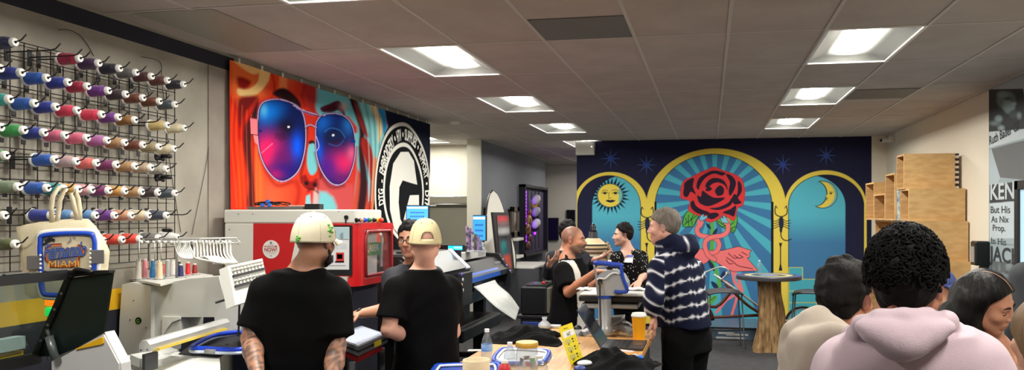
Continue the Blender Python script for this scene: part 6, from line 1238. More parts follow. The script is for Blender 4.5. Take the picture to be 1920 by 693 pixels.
# dispenser, box and screen on the right wall
a, c = PX(1853, 452, XR-.02), PX(1853, 498, XR-.02); yd = float(a[1]); t = thing('soap_dispenser', 'black wall dispenser between the crates and the collage poster', 'dispenser', (XR, yd, float(c[2]))); MB().box((XR-.13, yd, float(c[2])), (XR-.001, yd+.14, float(a[2])), .012).build('dispenser_body', M((20, 26, 26), .35), t); MB().box((XR-.136, yd+.02, float(c[2])+.03), (XR-.13, yd+.12, float(a[2])-.05)).build('clear_window', M((150, 150, 148), .2), t); MB().box((XR-.07, yd+.03, float(c[2])-.22), (XR-.001, yd+.09, float(c[2])+.001)).build('post', M((44, 46, 46), .5), t)
q = PX(1836, 512, XR-.03); ident(MB().box((XR-.06, float(q[1])-.1, float(q[2])-.07), (XR-.001, float(q[1])+.14, float(q[2])+.07), .005).build('wall_box', M((226, 222, 212), .5)), 'white wall box below the black dispenser', 'box')
ty1 = float(PX(1901, 400, XR-.07)[1]); ztv = float(PX(1901, 339, XR-.07)[2]); t = thing('wall_tv', 'black framed screen at the right edge in front of the collage', 'television', (XR, ty1-.6, .62))
b = MB(); xx = XR-.07; fw = .075
for lo, hi in (((xx, ty1-fw, .62), (XR-.006, ty1, ztv)), ((xx, ty1-1.2, .62), (XR-.006, ty1-1.2+fw, ztv)), ((xx, ty1-1.2, ztv-fw), (XR-.006, ty1, ztv)), ((xx, ty1-1.2, .62), (XR-.006, ty1, .7))): b.box(lo, hi, .004)
b.build('bezel', blk, t); MB().box((xx+.02, ty1-1.2+fw, .69), (xx+.03, ty1-fw, ztv-fw)).build('screen', M((150, 180, 196), .2, emit=.55), t)
# ================================================================ people: bodies grown as one smooth surface from a distance field
class Vol:
    def __init__(s, lo, hi, h):
        s.h = h; s.lo = A3(lo); n = np.ceil((A3(hi)-s.lo)/h).astype(int)+1; s.n = n; s.d = np.full(n, .5, np.float32)
        s.ax = [s.lo[i]+h*np.arange(n[i]) for i in range(3)]
    def sl(s, lo, hi, pad):
        r = []
        for i in range(3):
            a = int(np.floor((lo[i]-pad-s.lo[i])/s.h)); b = int(np.ceil((hi[i]+pad-s.lo[i])/s.h))+1
            r.append(slice(max(a, 0), min(max(b, 0), s.n[i])))
        return tuple(r)
    def op(s, fn, lo, hi, k=0., sub=False):
        q = s.sl(np.minimum(lo, hi), np.maximum(lo, hi), k+4*s.h)
        if any(a.stop <= a.start for a in q): return s
        X = s.ax[0][q[0]][:, None, None]; Y = s.ax[1][q[1]][None, :, None]; Z = s.ax[2][q[2]][None, None, :]
        d = fn(X, Y, Z); c = s.d[q]
        if sub: c2 = -c; 
        else: c2 = c
        if k > 0: h = np.clip(.5+.5*(c2-d)/k, 0, 1); r = c2*(1-h)+d*h-k*h*(1-h)
        else: r = np.minimum(c2, d)
        s.d[q] = -r if sub else r
        return s
    def cap(s, a, b, ra, rb=None, k=.0, flat=False, sub=False):
        rb = ra if rb is None else rb; a = A3(a); b = A3(b); e = b-a; L2 = float(e@e)+1e-12; L = math.sqrt(L2); R = max(ra, rb)
        def fn(X, Y, Z):
            x, y, z = X-a[0], Y-a[1], Z-a[2]; t0 = (x*e[0]+y*e[1]+z*e[2])/L2; t = np.clip(t0, 0, 1)
            d = np.sqrt((x-t*e[0])**2+(y-t*e[1])**2+(z-t*e[2])**2)-(ra+(rb-ra)*t)
            return np.maximum(d, (t0-1)*L) if flat else d
        return s.op(fn, np.minimum(a, b)-R, np.maximum(a, b)+R, k, sub)
    def chain(s, pts, r, k=.0):
        r = r if hasattr(r, '__len__') else [r]*len(pts)
        for i in range(len(pts)-1): s.cap(pts[i], pts[i+1], r[i], r[i+1], k)
        return s
    def ell(s, c, r, R=None, k=.0, sub=False):
        c = A3(c); r = A3(r); R = np.eye(3) if R is None else R; m = float(max(r))
        def fn(X, Y, Z):
            x, y, z = X-c[0], Y-c[1], Z-c[2]; q = [(x*R[i][0]+y*R[i][1]+z*R[i][2]) for i in range(3)]
            k0 = np.sqrt(sum((q[i]/r[i])**2 for i in range(3))); k1 = np.sqrt(sum((q[i]/r[i]**2)**2 for i in range(3)))+1e-9
            return k0*(k0-1)/k1
        return s.op(fn, c-m, c+m, k, sub)
    def loft(s, rings, ax, ay, k=.0, p=2.4):
        """rings: (centre point, half width along ax, half depth along ay), ordered upward in z"""
        z = np.array([r[0][2] for r in rings]); cx_ = np.array([r[0][0] for r in rings]); cy2 = np.array([r[0][1] for r in rings]); a = np.array([r[1] for r in rings]); b = np.array([r[2] for r in rings])
        zz = np.linspace(z[0], z[-1], 60); w = np.ones(5)/5
        sm = lambda v: np.convolve(np.pad(np.interp(zz, z, v), 2, mode='edge'), w, 'valid')
        C0, C1, AA, BB = sm(cx_), sm(cy2), sm(a), sm(b)
        def fn(X, Y, Z):
            i0, i1, ia, ib = (np.interp(Z, zz, v) for v in (C0, C1, AA, BB)); x, y = X-i0, Y-i1
            u = np.abs(x*ax[0]+y*ax[1])/ia; v = np.abs(x*ay[0]+y*ay[1])/ib
            d = ((u**p+v**p+1e-9)**(1/p)-1)*np.minimum(ia, ib)*.9
            return np.maximum(d, np.maximum(z[0]-Z, Z-z[-1]))
        m = max(a.max(), b.max()); lo = A3((cx_.min()-m, cy2.min()-m, z[0])); hi = A3((cx_.max()+m, cy2.max()+m, z[-1]))
        return s.op(fn, lo, hi, k)
    def rough(s, amp, freq, seed=0, stretch=(1, 1, 1), band=.03):
        rs = np.random.RandomState(seed); m = np.abs(s.d) < band; i, j, k = np.nonzero(m)
        p = np.stack([s.ax[0][i], s.ax[1][j], s.ax[2][k]], 1)*np.array(stretch); n = np.zeros(len(p))
        for q in range(6):
            a, b = rs.randn(3), rs.randn(3); a *= freq*(.6+.8*rs.rand())/np.linalg.norm(a); b *= freq*.5/np.linalg.norm(b); n += np.sin(p@a+rs.rand()*6+1.4*np.sin(p@b+rs.rand()*6))
        s.d[m] += (amp*n/3).astype(np.float32); return s
    def mesh(s):
        d = s.d; d[0], d[-1] = .5, .5; d[:, 0], d[:, -1] = .5, .5; d[:, :, 0], d[:, :, -1] = .5, .5
        g = d < 0; nx, ny, nz = d.shape
        cnt = np.zeros((nx-1, ny-1, nz-1), np.int8)
        for a in (0, 1):
            for b in (0, 1):
                for c in (0, 1): cnt += g[a:nx-1+a, b:ny-1+b, c:nz-1+c]
        act = (cnt > 0) & (cnt < 8); ci, cj, ck = np.nonzero(act); m = len(ci); idx = np.full(act.shape, -1, np.int32); idx[ci, cj, ck] = np.arange(m)
        cv = {(a, b, c): d[ci+a, cj+b, ck+c] for a in (0, 1) for b in (0, 1) for c in (0, 1)}; S = np.zeros((m, 3)); N = np.zeros(m)
        for ax in range(3):
            o = [x for x in range(3) if x != ax]
            for u in (0, 1):
                for v in (0, 1):
                    p0 = [0]*3; p0[o[0]] = u; p0[o[1]] = v; p1 = list(p0); p1[ax] = 1; f0, f1 = cv[tuple(p0)], cv[tuple(p1)]; cr = (f0 < 0) != (f1 < 0)
                    t = np.where(cr, f0/np.where(cr, f0-f1, 1), 0); pos = np.zeros((m, 3)); pos[:, o[0]] = u; pos[:, o[1]] = v; pos[:, ax] = t; S += pos*cr[:, None]; N += cr
        V = s.lo+(np.stack([ci, cj, ck], 1)+S/N[:, None])*s.h; Q = []
        for ax in range(3):
            sl0 = [slice(None)]*3; sl1 = [slice(None)]*3; sl0[ax] = slice(0, -1); sl1[ax] = slice(1, None); a, b = g[tuple(sl0)], g[tuple(sl1)]
            e = np.argwhere(a != b); o = [(ax+1) % 3, (ax+2) % 3]; e = e[(e[:, o[0]] > 0) & (e[:, o[1]] > 0)]
            e = e[(e[:, o[0]] < idx.shape[o[0]]) & (e[:, o[1]] < idx.shape[o[1]])]
            def at(du, dv): q = e.copy(); q[:, o[0]] -= du; q[:, o[1]] -= dv; return idx[q[:, 0], q[:, 1], q[:, 2]]
            q = np.stack([at(1, 1), at(0, 1), at(0, 0), at(1, 0)], 1); fl = b[e[:, 0], e[:, 1], e[:, 2]]; q[fl] = q[fl][:, ::-1]; Q.append(q)
        Q = np.concatenate(Q); Q = Q[(Q >= 0).all(1)]
        # one relaxation pass for a smooth surface
        for _ in range(2):
            A = np.zeros_like(V); c = np.zeros(m)
            for i in range(4): np.add.at(A, Q[:, i], V[Q[:, (i+1) % 4]]+V[Q[:, (i+3) % 4]]); np.add.at(c, Q[:, i], 2)
            V = V*.5+.5*A/np.maximum(c, 1)[:, None]
        return V, Q
    def build(s, name, mat, parent, paint=None):
        V, Q = s.mesh(); col = None
        if paint is not None: col = paint(V)
        return vis_mesh(name, V, Q, mat, parent, col, True)
def yawR(a, pitch=0., roll=0.):
    """rows: right, forward, up of something facing a (degrees from +x), pitch up, roll to its right"""
    a, pitch, roll = map(math.radians, (a, pitch, roll)); f = A3((math.cos(a), math.sin(a), 0)); r = A3((math.sin(a), -math.cos(a), 0)); u = A3((0, 0, 1))
    f, u = f*math.cos(pitch)+u*math.sin(pitch), u*math.cos(pitch)-f*math.sin(pitch)
    r, u = r*math.cos(roll)-u*math.sin(roll), u*math.cos(roll)+r*math.sin(roll)
    return np.stack([r, f, u])
def px(j): return P(*j) if len(j) == 3 else A3(j)
skin_m = M((200, 200, 200), .5, attr=True, bump=(90, .06))
cloth_a = M((200, 200, 200), .95, attr=True, bump=(170, .18), spec=.15)
def hand(v, w, d, n, side, curl=.5, S=1., spread=.06, thumb=.5):
    """palm and five fingers: w wrist, d finger direction, n the way the palm faces, side towards the thumb"""
    d = unit(d); n = unit(A3(n)-d*np.dot(n, d)); t = unit(A3(side)-d*np.dot(side, d)-n*np.dot(side, n)); w = A3(w)
    for i, (o, L, l) in enumerate(((.030, .088, 1.0), (.010, .092, 1.1), (-.010, .088, 1.02), (-.028, .080, .8))):
        k = w+(d*L+t*o)*S; v.cap(w+t*o*.55*S+d*.01*S, k, .015*S, .0125*S, .012)
        a = curl*.55; p = k; dd = unit(d+t*(o*spread*18))
        for seg, (ln, r0, r1) in enumerate(((.043, .0098, .0088), (.027, .0088, .0078), (.02, .0078, .0066))):
            ang = a*(seg+1) if seg else a*.8; dr = unit(dd*math.cos(ang)+n*math.sin(ang)); q = p+dr*ln*l*S; v.cap(p, q, r0*S, r1*S, .004); p = q
    b = w+(d*.03+t*.028)*S; v.cap(w+d*.012*S+t*.01*S, b, .017*S, .014*S, .012); p = b
    for seg, ln in enumerate((.038, .03, .024)):
        dr = unit(d*(.75+.1*seg)+t*(.75-.35*seg*thumb)+n*(.25+.35*seg*thumb)); q = p+dr*ln*S; v.cap(p, q, (.0125-.0014*seg)*S, (.0112-.0016*seg)*S, .006); p = q
def head_field(v, hc, R, S, fem=0.):
    h = lambda x, y, z: hc+A3((x, y, z))@R*S; E = lambda c, r, k=.015, sub=False: v.ell(h(*c), A3(r)*S, R, k, sub); C = lambda a, b, ra, rb, k=.012: v.cap(h(*a), h(*b), ra*S, rb*S, k)
    E((0, -.016, .035), (.075, .098, .086), 0); E((0, .030, -.03), (.058-.004*fem, .066, .078), .03)
    C((-.050, .0, -.05), (-.012, .066, -.094), .026, .020-.003*fem, .025); C((.050, .0, -.05), (.012, .066, -.094), .026, .020-.003*fem, .025); E((0, .074, -.094), (.017, .014, .014), .014)
    C((-.036, .074, .024), (.036, .074, .024), .012, .012, .016); E((-.036, .062, -.022), (.025, .024, .022), .02); E((.036, .062, -.022), (.025, .024, .022), .02)
    for sx in (-1, 1): E((sx*.031, .094, .004), (.017, .014, .0105), .010, True)
    for sx in (-1, 1): E((sx*.031, .0795, .0125), (.0165, .011, .0042), .005); E((sx*.031, .0785, -.006), (.0155, .010, .004), .005)
    C((0, .088, .016), (0, .112-.004*fem, -.024), .0085, .0115-.002*fem, .010); E((-.012, .099, -.029), (.008, .010, .007), .006); E((.012, .099, -.029), (.008, .010, .007), .006)
    E((-.006, .104, -.036), (.0035, .005, .004), .003, True); E((.006, .104, -.036), (.0035, .005, .004), .003, True)
    E((0, .083, -.058), (.024, .014, .018), .012); C((-.018, .089, -.0565), (.018, .089, -.0565), .006, .006, .005); C((0, .095, -.0565), (0, .096, -.0565), .006, .006, .006); C((-.016, .088, -.068), (.016, .088, -.068), .0066+.001*fem, .0066+.001*fem, .006)
    E((0, .103, -.0618), (.022, .008, .0016), .002, True)
    for sx in (-1, 1):
        Ra = np.stack([unit(R[0]*.9-R[1]*.35*sx), unit(R[1]*.95+R[0]*.35*sx), R[2]]); v.ell(h(sx*.078, -.008, -.002), A3((.0085, .020, .032))*S, Ra, .006); v.ell(h(sx*.088, -.004, .002), A3((.007, .011, .018))*S, Ra, .004, True)
def head_paint(V, hc, R, S, skin, lip=(176, 96, 88), stubble=None, scalp=None, flush=None, mouth_dark=True):
    q = (V-hc)@R.T/S; c = np.tile(np.array(lin(skin)), (len(V), 1)); x, y, z = q[:, 0], q[:, 1], q[:, 2]; near = (np.abs(z) < .16) & (np.abs(x) < .11) & (np.abs(y) < .14)
    def mix(mk, col): 
        w = (mk*near)[:, None]; c[:] = c*(1-w)+np.array(lin(col))*w
    if scalp: mix(np.clip((z+.035-np.maximum(y, 0)*.9)/.03, 0, 1)*np.clip((.035-y+z*.45)/.03, 0, 1), scalp)
    if stubble: mix(np.clip((-.03-z)/.02, 0, 1)*np.clip((y+.02)/.03, 0, 1)*np.clip((z+.13)/.02, 0, 1)*.75, stubble); mix(np.exp(-((z+.046)/.006)**2-(x/.026)**2)*(y > .07)*.8, stubble)
    mix(np.clip(np.exp(-((z+.0625)/.0075)**4-(x/.021)**4)*(y > .078), 0, 1), lip); mix(np.exp(-((z+.0618)/.0016)**2-(x/.02)**4)*(y > .075)*.8, (90, 40, 40))
    mix(np.exp(-((z-.016)/.006)**2-((np.abs(x)-.031)/.014)**4)*(y > .06)*.3, (120, 74, 62))
    mix(np.exp(-((np.abs(x)-.08)/.012)**2-(z/.03)**2-((y+.008)/.02)**2)*.35, (206, 110, 96))
    return c
def eyes(t, hc, R, S, look=(0, 1, 0), iris=(60, 40, 28), brow=(30, 24, 22), closed=False, bw=.0042):
    h = lambda x, y, z: hc+A3((x, y, z))@R*S; lk = unit(A3(look)@R)
    for sx in (-1, 1):
        if not closed:
            c = h(sx*.031, .0745, .003); b = MB(); b.ell(c, .0125*S, n=16, m=10); b.mat(1).ell(c+lk*.0072*S, .0066*S, n=12, m=8); b.mat(2).ell(c+lk*.0108*S, .0034*S, n=8, m=6); b.build('eye', [M((226, 222, 214), .25), M(iris, .25), M((8, 8, 10), .15)], t, True)
        else: MB().tube([h(sx*.031+dx, .0875-abs(dx)*18*abs(dx)*10*.1, -.001-.0022*math.cos(dx*130)) for dx in np.linspace(-.016, .016, 9)], .0016*S, 6).build('eyelash', M((14, 10, 10), .6), t, True)
        MB().tube([h(sx*.012, .0915, .0235), h(sx*.03, .0895, .029), h(sx*.048, .079, .0245)], [bw*S, bw*1.15*S, bw*.5*S], 8, smooth=5).build('eyebrow', M(brow, .9), t, True)
def hair_short(t, hc, R, S, col, th=.010, top=.02, amp=.004, freq=150, seed=1, recede=0., nape=-.055, side=.006, h=.004, var=None, gap=0., front=.085):
    v = Vol(hc-.15*S, hc+.17*S, h); H = lambda x, y, z: hc+A3((x, y, z))@R*S
    c0 = H(0, -.016, .035); r = A3((.0755+side, .0985+th, .087+top))*S
    def fn(X, Y, Z):
        x, y, z = X-hc[0], Y-hc[1], Z-hc[2]; lx, ly, lz = [(x*R[i][0]+y*R[i][1]+z*R[i][2])/S for i in range(3)]
        q = [lx/(.0755+side+.5*th*np.clip(lz/.08, 0, 1)), (ly+.016)/(.0985+th), (lz-.035)/(.087+top)]; k0 = np.sqrt(q[0]**2+q[1]**2+q[2]**2); d = (k0-1)*.085
        hl = np.interp(lz, [-.06, .0, .02, .045, .062, .10, .2], [-.028, -.024, .012, .04-recede*.3, front-recede, front-.003-recede, front+.03-recede]); zl = np.interp(ly, [-.12, -.05, -.02, .01, .03, .05], [nape, nape, -.01, .028, .028, .05])
        return np.maximum(d, np.maximum(ly-hl, zl-lz)*.9)*S
    v.op(fn, hc-.15*S, hc+.17*S, 0)
    v.rough(amp, freq, seed); return v.build('hair', M(col, .7, bump=(110, .5, (1, 1, .35)), var=var or (60, tuple(min(255, int(k*1.3+2)) for k in col), 3), spec=.2), t)
def cap_on(t, hc, R, S, col, brim_col=None, opening=False, mark=None, low=.012, brim=True, rad=(.0895, .112, .098)):
    H = lambda x, y, z: hc+A3((x, y, z))@R*S; m = M(col, .85, bump=(300, .12)); ca = MB(); n, mm = 60, 20
    def pt(th, ph, o=0.):
        z0 = low+.018*max(0, math.sin(th)); return H(math.cos(th)*math.cos(ph)**.72*(rad[0]+o), -.012+math.sin(th)*math.cos(ph)**.72*(rad[1]+o), z0+(rad[2]+.04-z0+o)*math.sin(ph)**1.05)
    vs = []; fs = []
    for i in range(n):
        for j in range(mm+1): vs.append(pt(2*math.pi*i/n, math.pi/2*j/mm))
    for i in range(n):
        for j in range(mm):
            th = 2*math.pi*(i+.5)/n; ph = (j+.5)/mm; dth = abs(th-1.5*math.pi)
            if opening and ph > .13 and dth < .42 and (dth/.42)**4+((ph-.13)/.21)**2 < 1: continue
            a, b = i*(mm+1)+j, ((i+1) % n)*(mm+1)+j; fs.append((a, b, b+1, a+1))
    ca.add(vs, fs); o = ca.build('cap_crown', m, t, True); sd = o.modifiers.new('thickness', 'SOLIDIFY'); sd.thickness = .003; sd.offset = -1
    b = MB()
    for k in range(6): th = math.pi/2+k*math.pi/3; b.tube([pt(th, math.pi/2*q/10, .0004) for q in range(0 if not (opening and k == 3) else 6, 11)], .0011*S, 5)
    b.tube([pt(2*math.pi*k/48, .05, .0006) for k in range(48)], .0012*S, 5, True); b.ell(H(0, -.012, rad[2]+.0405), .007*S, n=10, m=6); b.build('cap_seams', M(tuple(int(c*.86) for c in col), .8), o, True)
    for k in range(6): th = math.pi/2+(k+.5)*math.pi/3; MB().ell(pt(th, 1.0, .0005), (.0028*S,)*3, n=8, m=6).build('eyelet', M((70, 66, 58), .5), o, True)
    if opening:
        ed = [pt(1.5*math.pi+.43*math.copysign(abs(math.cos(a))**.5, math.cos(a)), math.pi/2*(.13+.225*math.sin(a)), .0005) for a in np.linspace(0, math.pi, 24)]; MB().tube(ed, .0022*S, 6).build('opening_binding', m, o, True)
    if mark:
        for th, ph, r in mark: 
            b = MB()
            for k in range(9): a = k*2.4; b.ell(pt(th+r*.5*math.cos(a)*(k/9), ph+r*.6*math.sin(a)*(k/9), .0012), (.008*S*(1-.04*k), .008*S, .006*S), n=8, m=6)
            b.build('embroidered_mark', M((110, 176, 80), .8), o, True)
    if brim:
        def br(a, r):
            th = math.pi*(.08+.84*a); x0, y0 = math.cos(th)*rad[0], -.012+math.sin(th)*rad[1]; ex = max(0, math.sin(th))**.8*.07*r; return H(x0*(1+.02*r), y0+ex, low+.018*math.sin(th)+.004-.010*r-.012*(math.cos(th)**2)*r)
        MB().sheet(br, 28, 6, .004*S).build('cap_brim', M(brim_col or col, .8), t, True)
    return o
def spectacles(t, hc, R, S, col=(20, 18, 18), w=.024, hgt=.017):
    H = lambda x, y, z: hc+A3((x, y, z))@R*S; g = None; b = MB()
    for sx in (-1, 1):
        rim = [H(sx*.033+w*math.copysign(abs(math.cos(a))**.7, math.cos(a)), .108-.16*abs(sx*.033+w*math.cos(a))*.9, .002+hgt*math.copysign(abs(math.sin(a))**.7, math.sin(a))) for a in np.linspace(0, 2*math.pi, 28, False)]
        b.tube(rim, .0022*S, 6, True); b.tube([H(sx*.057, .099, .008), H(sx*.078, .06, .010), H(sx*.083, .0, .008), H(sx*.082, -.02, -.004)], .0022*S, 6)
    b.tube([H(-.01, .106, .006), H(0, .109, .008), H(.01, .106, .006)], .0022*S, 6); return b.build('glasses', M(col, .3), t, True)
class Person:
    """joints in photo pixels plus depth; L and R are the person's own sides"""
    def __init__(s, label, nk, head, yaw, hyaw, hp=0., hr=0., S=1., sh=None, el=None, wr=None, hdir=None, palm=None, thumb=None, curl=(.5, .5), skin=(200, 150, 122), hips=None, w=1., group=None, spread=.19, fem=0., feet=True, h=.006, hS=1.):
        s.S, s.skin, s.w, s.fem, s.h = S, skin, w, fem, h; s.B = yawR(yaw); s.R = yawR(hyaw, hp, hr); s.hS = hS*S; s.hc = px(head); s.nk = px(nk); r, f = s.B[0], s.B[1]; up = A3((0, 0, 1))
        s.sh = [px(q) for q in sh] if sh else [s.nk-r*spread*S-up*.085*S, s.nk+r*spread*S-up*.085*S]
        mid = (s.sh[0]+s.sh[1])/2; s.hip0 = A3((mid[0], mid[1], 0))-f*.02 if hips is None else A3((px(hips)[0], px(hips)[1], 0)); hz = s.nk[2]-.56*S; s.hz = hz
        s.hip = [s.hip0-r*.09*S+up*hz*.96, s.hip0+r*.09*S+up*hz*.96]
        s.el = [px(q) for q in el] if el else [s.sh[0]-r*.05-up*.29*S, s.sh[1]+r*.05-up*.29*S]; s.wr = [px(q) for q in wr] if wr else [s.el[0]+f*.06-up*.25*S, s.el[1]+f*.06-up*.25*S]
        s.hd = [unit(px2) for px2 in hdir] if hdir else [unit(s.wr[i]-s.el[i]) for i in (0, 1)]
        s.pm = palm or [r, -r]; s.th = thumb or [f, f]; s.curl = curl
        s.t = thing('person', label, 'person', (float(s.hip0[0]), float(s.hip0[1]), 0), group)
    def torso(s, g=0., zt=None, zb=None, belly=0., flare=0.):
        n, S, w = s.nk, s.S, s.w; z0 = s.hz; r = s.B[1]; zt = n[2]-.015 if zt is None else zt; hc = s.hip0; mid = (s.sh[0]+s.sh[1])/2; at = lambda z, o=0.: A3((hc[0]+(mid[0]-hc[0])*(z-z0)/(mid[2]-z0), hc[1]+(mid[1]-hc[1])*(z-z0)/(mid[2]-z0), z))+r*o
        R = [(-.12, .165, .105+.02*belly, 0), (.0, .172, .112+.03*belly, .0), (.12, .158, .106+.05*belly, .012*belly), (.26, .168, .112+.04*belly, .01), (.36, .182, .118, .008), (.43, .172, .108, 0), (.49, .125, .088, -.01), (.545, .075, .066, -.015)]
        sc = (zt-z0)/.545
        out = [(at(z0+dz*sc if dz > 0 else z0+dz*S, o), (a*w*S)+g+(flare*max(0, 1-dz/.3)), b*S+g+(flare*max(0, 1-dz/.3))) for dz, a, b, o in R]
        if zb is not None: out = [o for o in out if o[0][2] > zb]; f0 = out[0]; out = [(at(zb, 0), f0[1], f0[2])]+out
        return out
    def bounds(s, pad=.13):
        pts = np.array([s.hc+.06, s.hc-.06, s.nk]+s.sh+s.el+s.wr+[s.wr[i]+s.hd[i]*.12 for i in (0, 1)]+s.hip); return pts.min(0)-pad, pts.max(0)+pad
    def body(s, legs=True, **pk):
        lo, hi = s.bounds(); lo[2] = .0; v = Vol(lo, hi, s.h); S = s.S; R = s.R
        head_field(v, s.hc, R, s.hS, s.fem)
        nb = s.hc+A3((0, -.022, -.055))@R*s.hS; v.cap(nb, s.nk+A3((0, 0, -.01)), .051*S-.008*s.fem, .058*S-.010*s.fem, .02); v.cap(s.nk-A3((0, 0, .01)), s.nk-A3((0, 0, .06)), .058*S, .09*S, .03)
        v.loft(s.torso(-.014), s.B[0], s.B[1], .03)
        for i in (0, 1):
            v.cap(s.nk-A3((0, 0, .03)), s.sh[i], .045*S, .05*S, .04); v.cap(s.sh[i], s.el[i], .05*S, .041*S, .025); v.cap(s.el[i], s.el[i]*.65+s.wr[i]*.35, .041*S, .043*S, .012); v.cap(s.el[i]*.65+s.wr[i]*.35, s.wr[i], .043*S, .027*S, .012)
            hand(v, s.wr[i], s.hd[i], s.pm[i], s.th[i], s.curl[i], S)
            a = s.hip[i]; kn = A3((a[0], a[1], 0))+s.B[1]*.03+A3((0, 0, a[2]*.53)); an = A3((a[0], a[1], .08))
            v.cap(a, kn, .082*S, .055*S, .03); v.cap(kn, kn*.7+an*.3, .055*S, .058*S, .015); v.cap(kn*.7+an*.3, an, .058*S, .036*S, .015); v.cap(an-A3((0, 0, .03)), an+s.B[1]*.13-A3((0, 0, .045)), .035*S, .03*S, .02)
        s.kn = 1
        return v.build('body', skin_m, s.t, lambda V: s.paint(V, pk))
    def paint(s, V, pk):
        tat = pk.pop('tattoo', None); c = head_paint(V, s.hc, s.R, s.hS, s.skin, **pk)
        if tat is not None:
            for i in tat:
                e = s.wr[i]-s.el[i]; tt_ = ((V-s.el[i])@e)/(e@e); d = np.linalg.norm(V-s.el[i]-tt_[:, None]*e, axis=1); m = (tt_ > -.35) & (tt_ < .95) & (d < .07)
                n = sum(np.sin(V@A3(k)+p+2*np.sin(V@A3(k2))) for k, k2, p in (((90, 40, 60), (50, -60, 80), 0), ((-60, 110, 50), (80, 30, -60), 2), ((40, 70, -120), (-60, 80, 40), 4)))
                w = np.clip(n*.5+.35, 0, .75)*m; c = c*(1-w[:, None])+np.array(lin((70, 66, 66)))*w[:, None]
        return c
    def cloth_vol(s, g, sleeve, zb, h=.008, cuff=None, belly=0., flare=0., collar=.0, sr=.066):
        lo, hi = s.bounds(.2); lo[2] = max(zb-.05, 0); v = Vol(lo, hi, h); S = s.S; v.loft(s.torso(g, s.nk[2]-.012+collar, zb, belly, flare), s.B[0], s.B[1], 0, 2.5)
        for i in (0, 1):
            v.cap(s.nk-A3((0, 0, .045)), s.sh[i], .052*S, .058*S+g*.5, .05); e = s.el[i]-s.sh[i]
            if sleeve <= 1: v.cap(s.sh[i], s.sh[i]+e*sleeve, .062*S+g*.5, sr*S+g*.4, .035, True)
            else: v.cap(s.sh[i], s.el[i], .06*S+g*.5, .054*S+g*.5, .035); w = s.wr[i]-s.el[i]; v.cap(s.el[i], s.el[i]+w*(sleeve-1), .054*S+g*.5, (cuff or .042)*S+g*.3, .02, True)
        return v
    def neck_open(s, v, r=.062, drop=.02): nb = s.hc+A3((0, -.022, -.055))@s.R*s.hS; v.cap(s.nk-A3((0, 0, drop)), s.nk*.3+nb*.7, r*s.S, r*s.S, .01, sub=True); return v
    def trousers(s, col, g=.012, rough=.0, h=.010):
        lo, hi = s.bounds(.2); lo[2] = 0; hi[2] = s.hz+.16; v = Vol(lo, hi, h); r = s.torso(g-.006); v.loft([q for q in r if q[0][2] < s.hz+.14], s.B[0], s.B[1], 0)
        for i in (0, 1):
            a = s.hip[i]; kn = A3((a[0], a[1], 0))+s.B[1]*.03+A3((0, 0, a[2]*.53)); an = A3((a[0], a[1], .05)); v.cap(a, kn, (.088+g)*s.S, (.066+g)*s.S, .03); v.cap(kn, an, (.066+g)*s.S, (.058+g)*s.S, .02, True)
        v.rough(.004, 30, 3); v.build('trousers', M(tuple(c*2//3 for c in col), .95, bump=(150, .2), spec=.15), s.t)
        for i in (0, 1):
            a = A3((s.hip[i][0], s.hip[i][1], 0)); f = s.B[1]; w = Vol(a-.2, a+A3((.2, .2, .16)), .008); w.ell(a+f*.06+A3((0, 0, .045)), (.045, .135, .042), s.B, 0); w.ell(a-f*.02+A3((0, 0, .07)), (.042, .055, .05), s.B, .02); w.cap(a+f*.0-A3((0, 0, .2)), a+f*.0-A3((0, 0, .1)), .3, .3, 0, True, True) if False else None
            w.d = np.maximum(w.d, (0.004-w.ax[2])[None, None, :]); w.build('shoe', M((30, 30, 32), .6), s.t)
def solid(col): return lambda V: np.tile(np.array(lin(col)), (len(V), 1))
def tee(p, col, zb, sleeve=.72, g=.012, rough=.006, seed=1, h=.008, belly=0., mat=None, flare=.01, sr=.07):
    v = p.cloth_vol(g, sleeve, zb, h, belly=belly, flare=flare, sr=sr); p.neck_open(v); v.rough(rough, 22, seed, (1, 1, .55)); v.rough(rough*.4, 60, seed+3, (1, 1, .7))
    o = v.build('shirt', mat or M(col, .95, bump=(200, .15), spec=.15), p.t)
    q = [p.nk+A3((math.cos(a)*.066, math.sin(a)*.066, .004+.012*np.dot((math.cos(a), math.sin(a)), -p.B[1][:2])-.008))*1. for a in np.linspace(0, 2*math.pi, 24, False)]
    return o
# ---- A: man in cream cap, back to the camera
a = Person('man in black t-shirt and cream cap seen from behind, tattooed forearm, facing the red printer', (570, 502, 3.5), (590, 453, 3.5), 95, 84, -3, 0, 1.03,
           sh=[(496, 546, 3.5), (626, 550, 3.5)], el=[(470, 634, 3.45), (631, 648, 3.46)], wr=[(484, 706, 3.25), (620, 738, 3.3)], skin=(176, 128, 104), hips=(556, 700, 3.55), w=1.16, h=.0055, hS=.98)
a.body(stubble=(58, 44, 40), scalp=(86, 66, 56), tattoo=[1, 0]); tee(a, (7, 7, 9), a.hz-.06, .80, .016, .007, 2, .0075, .4, sr=.072); a.trousers((24, 26, 32)); eyes(a.t, a.hc, a.R, a.hS)
cap_on(a.t, a.hc, a.R, a.hS, (222, 214, 188), mark=[(.05, .45, .5), (-1.55, .12, .22)], low=-.004, rad=(.092, .114, .096))
v = Vol(a.hc-.16, a.hc+.16, .004); H_ = lambda x, y, z: a.hc+A3((x, y, z))@a.R*a.hS; v.chain([H_(-.064, .005, -.045), H_(-.045, .04, -.085), H_(0, .078, -.1), H_(.045, .04, -.085), H_(.064, .005, -.045)], [.017, .02, .02, .02, .017], .01); v.rough(.002, 200, 1); v.build('beard', M((30, 24, 22), .9, bump=(120, .5)), a.t)
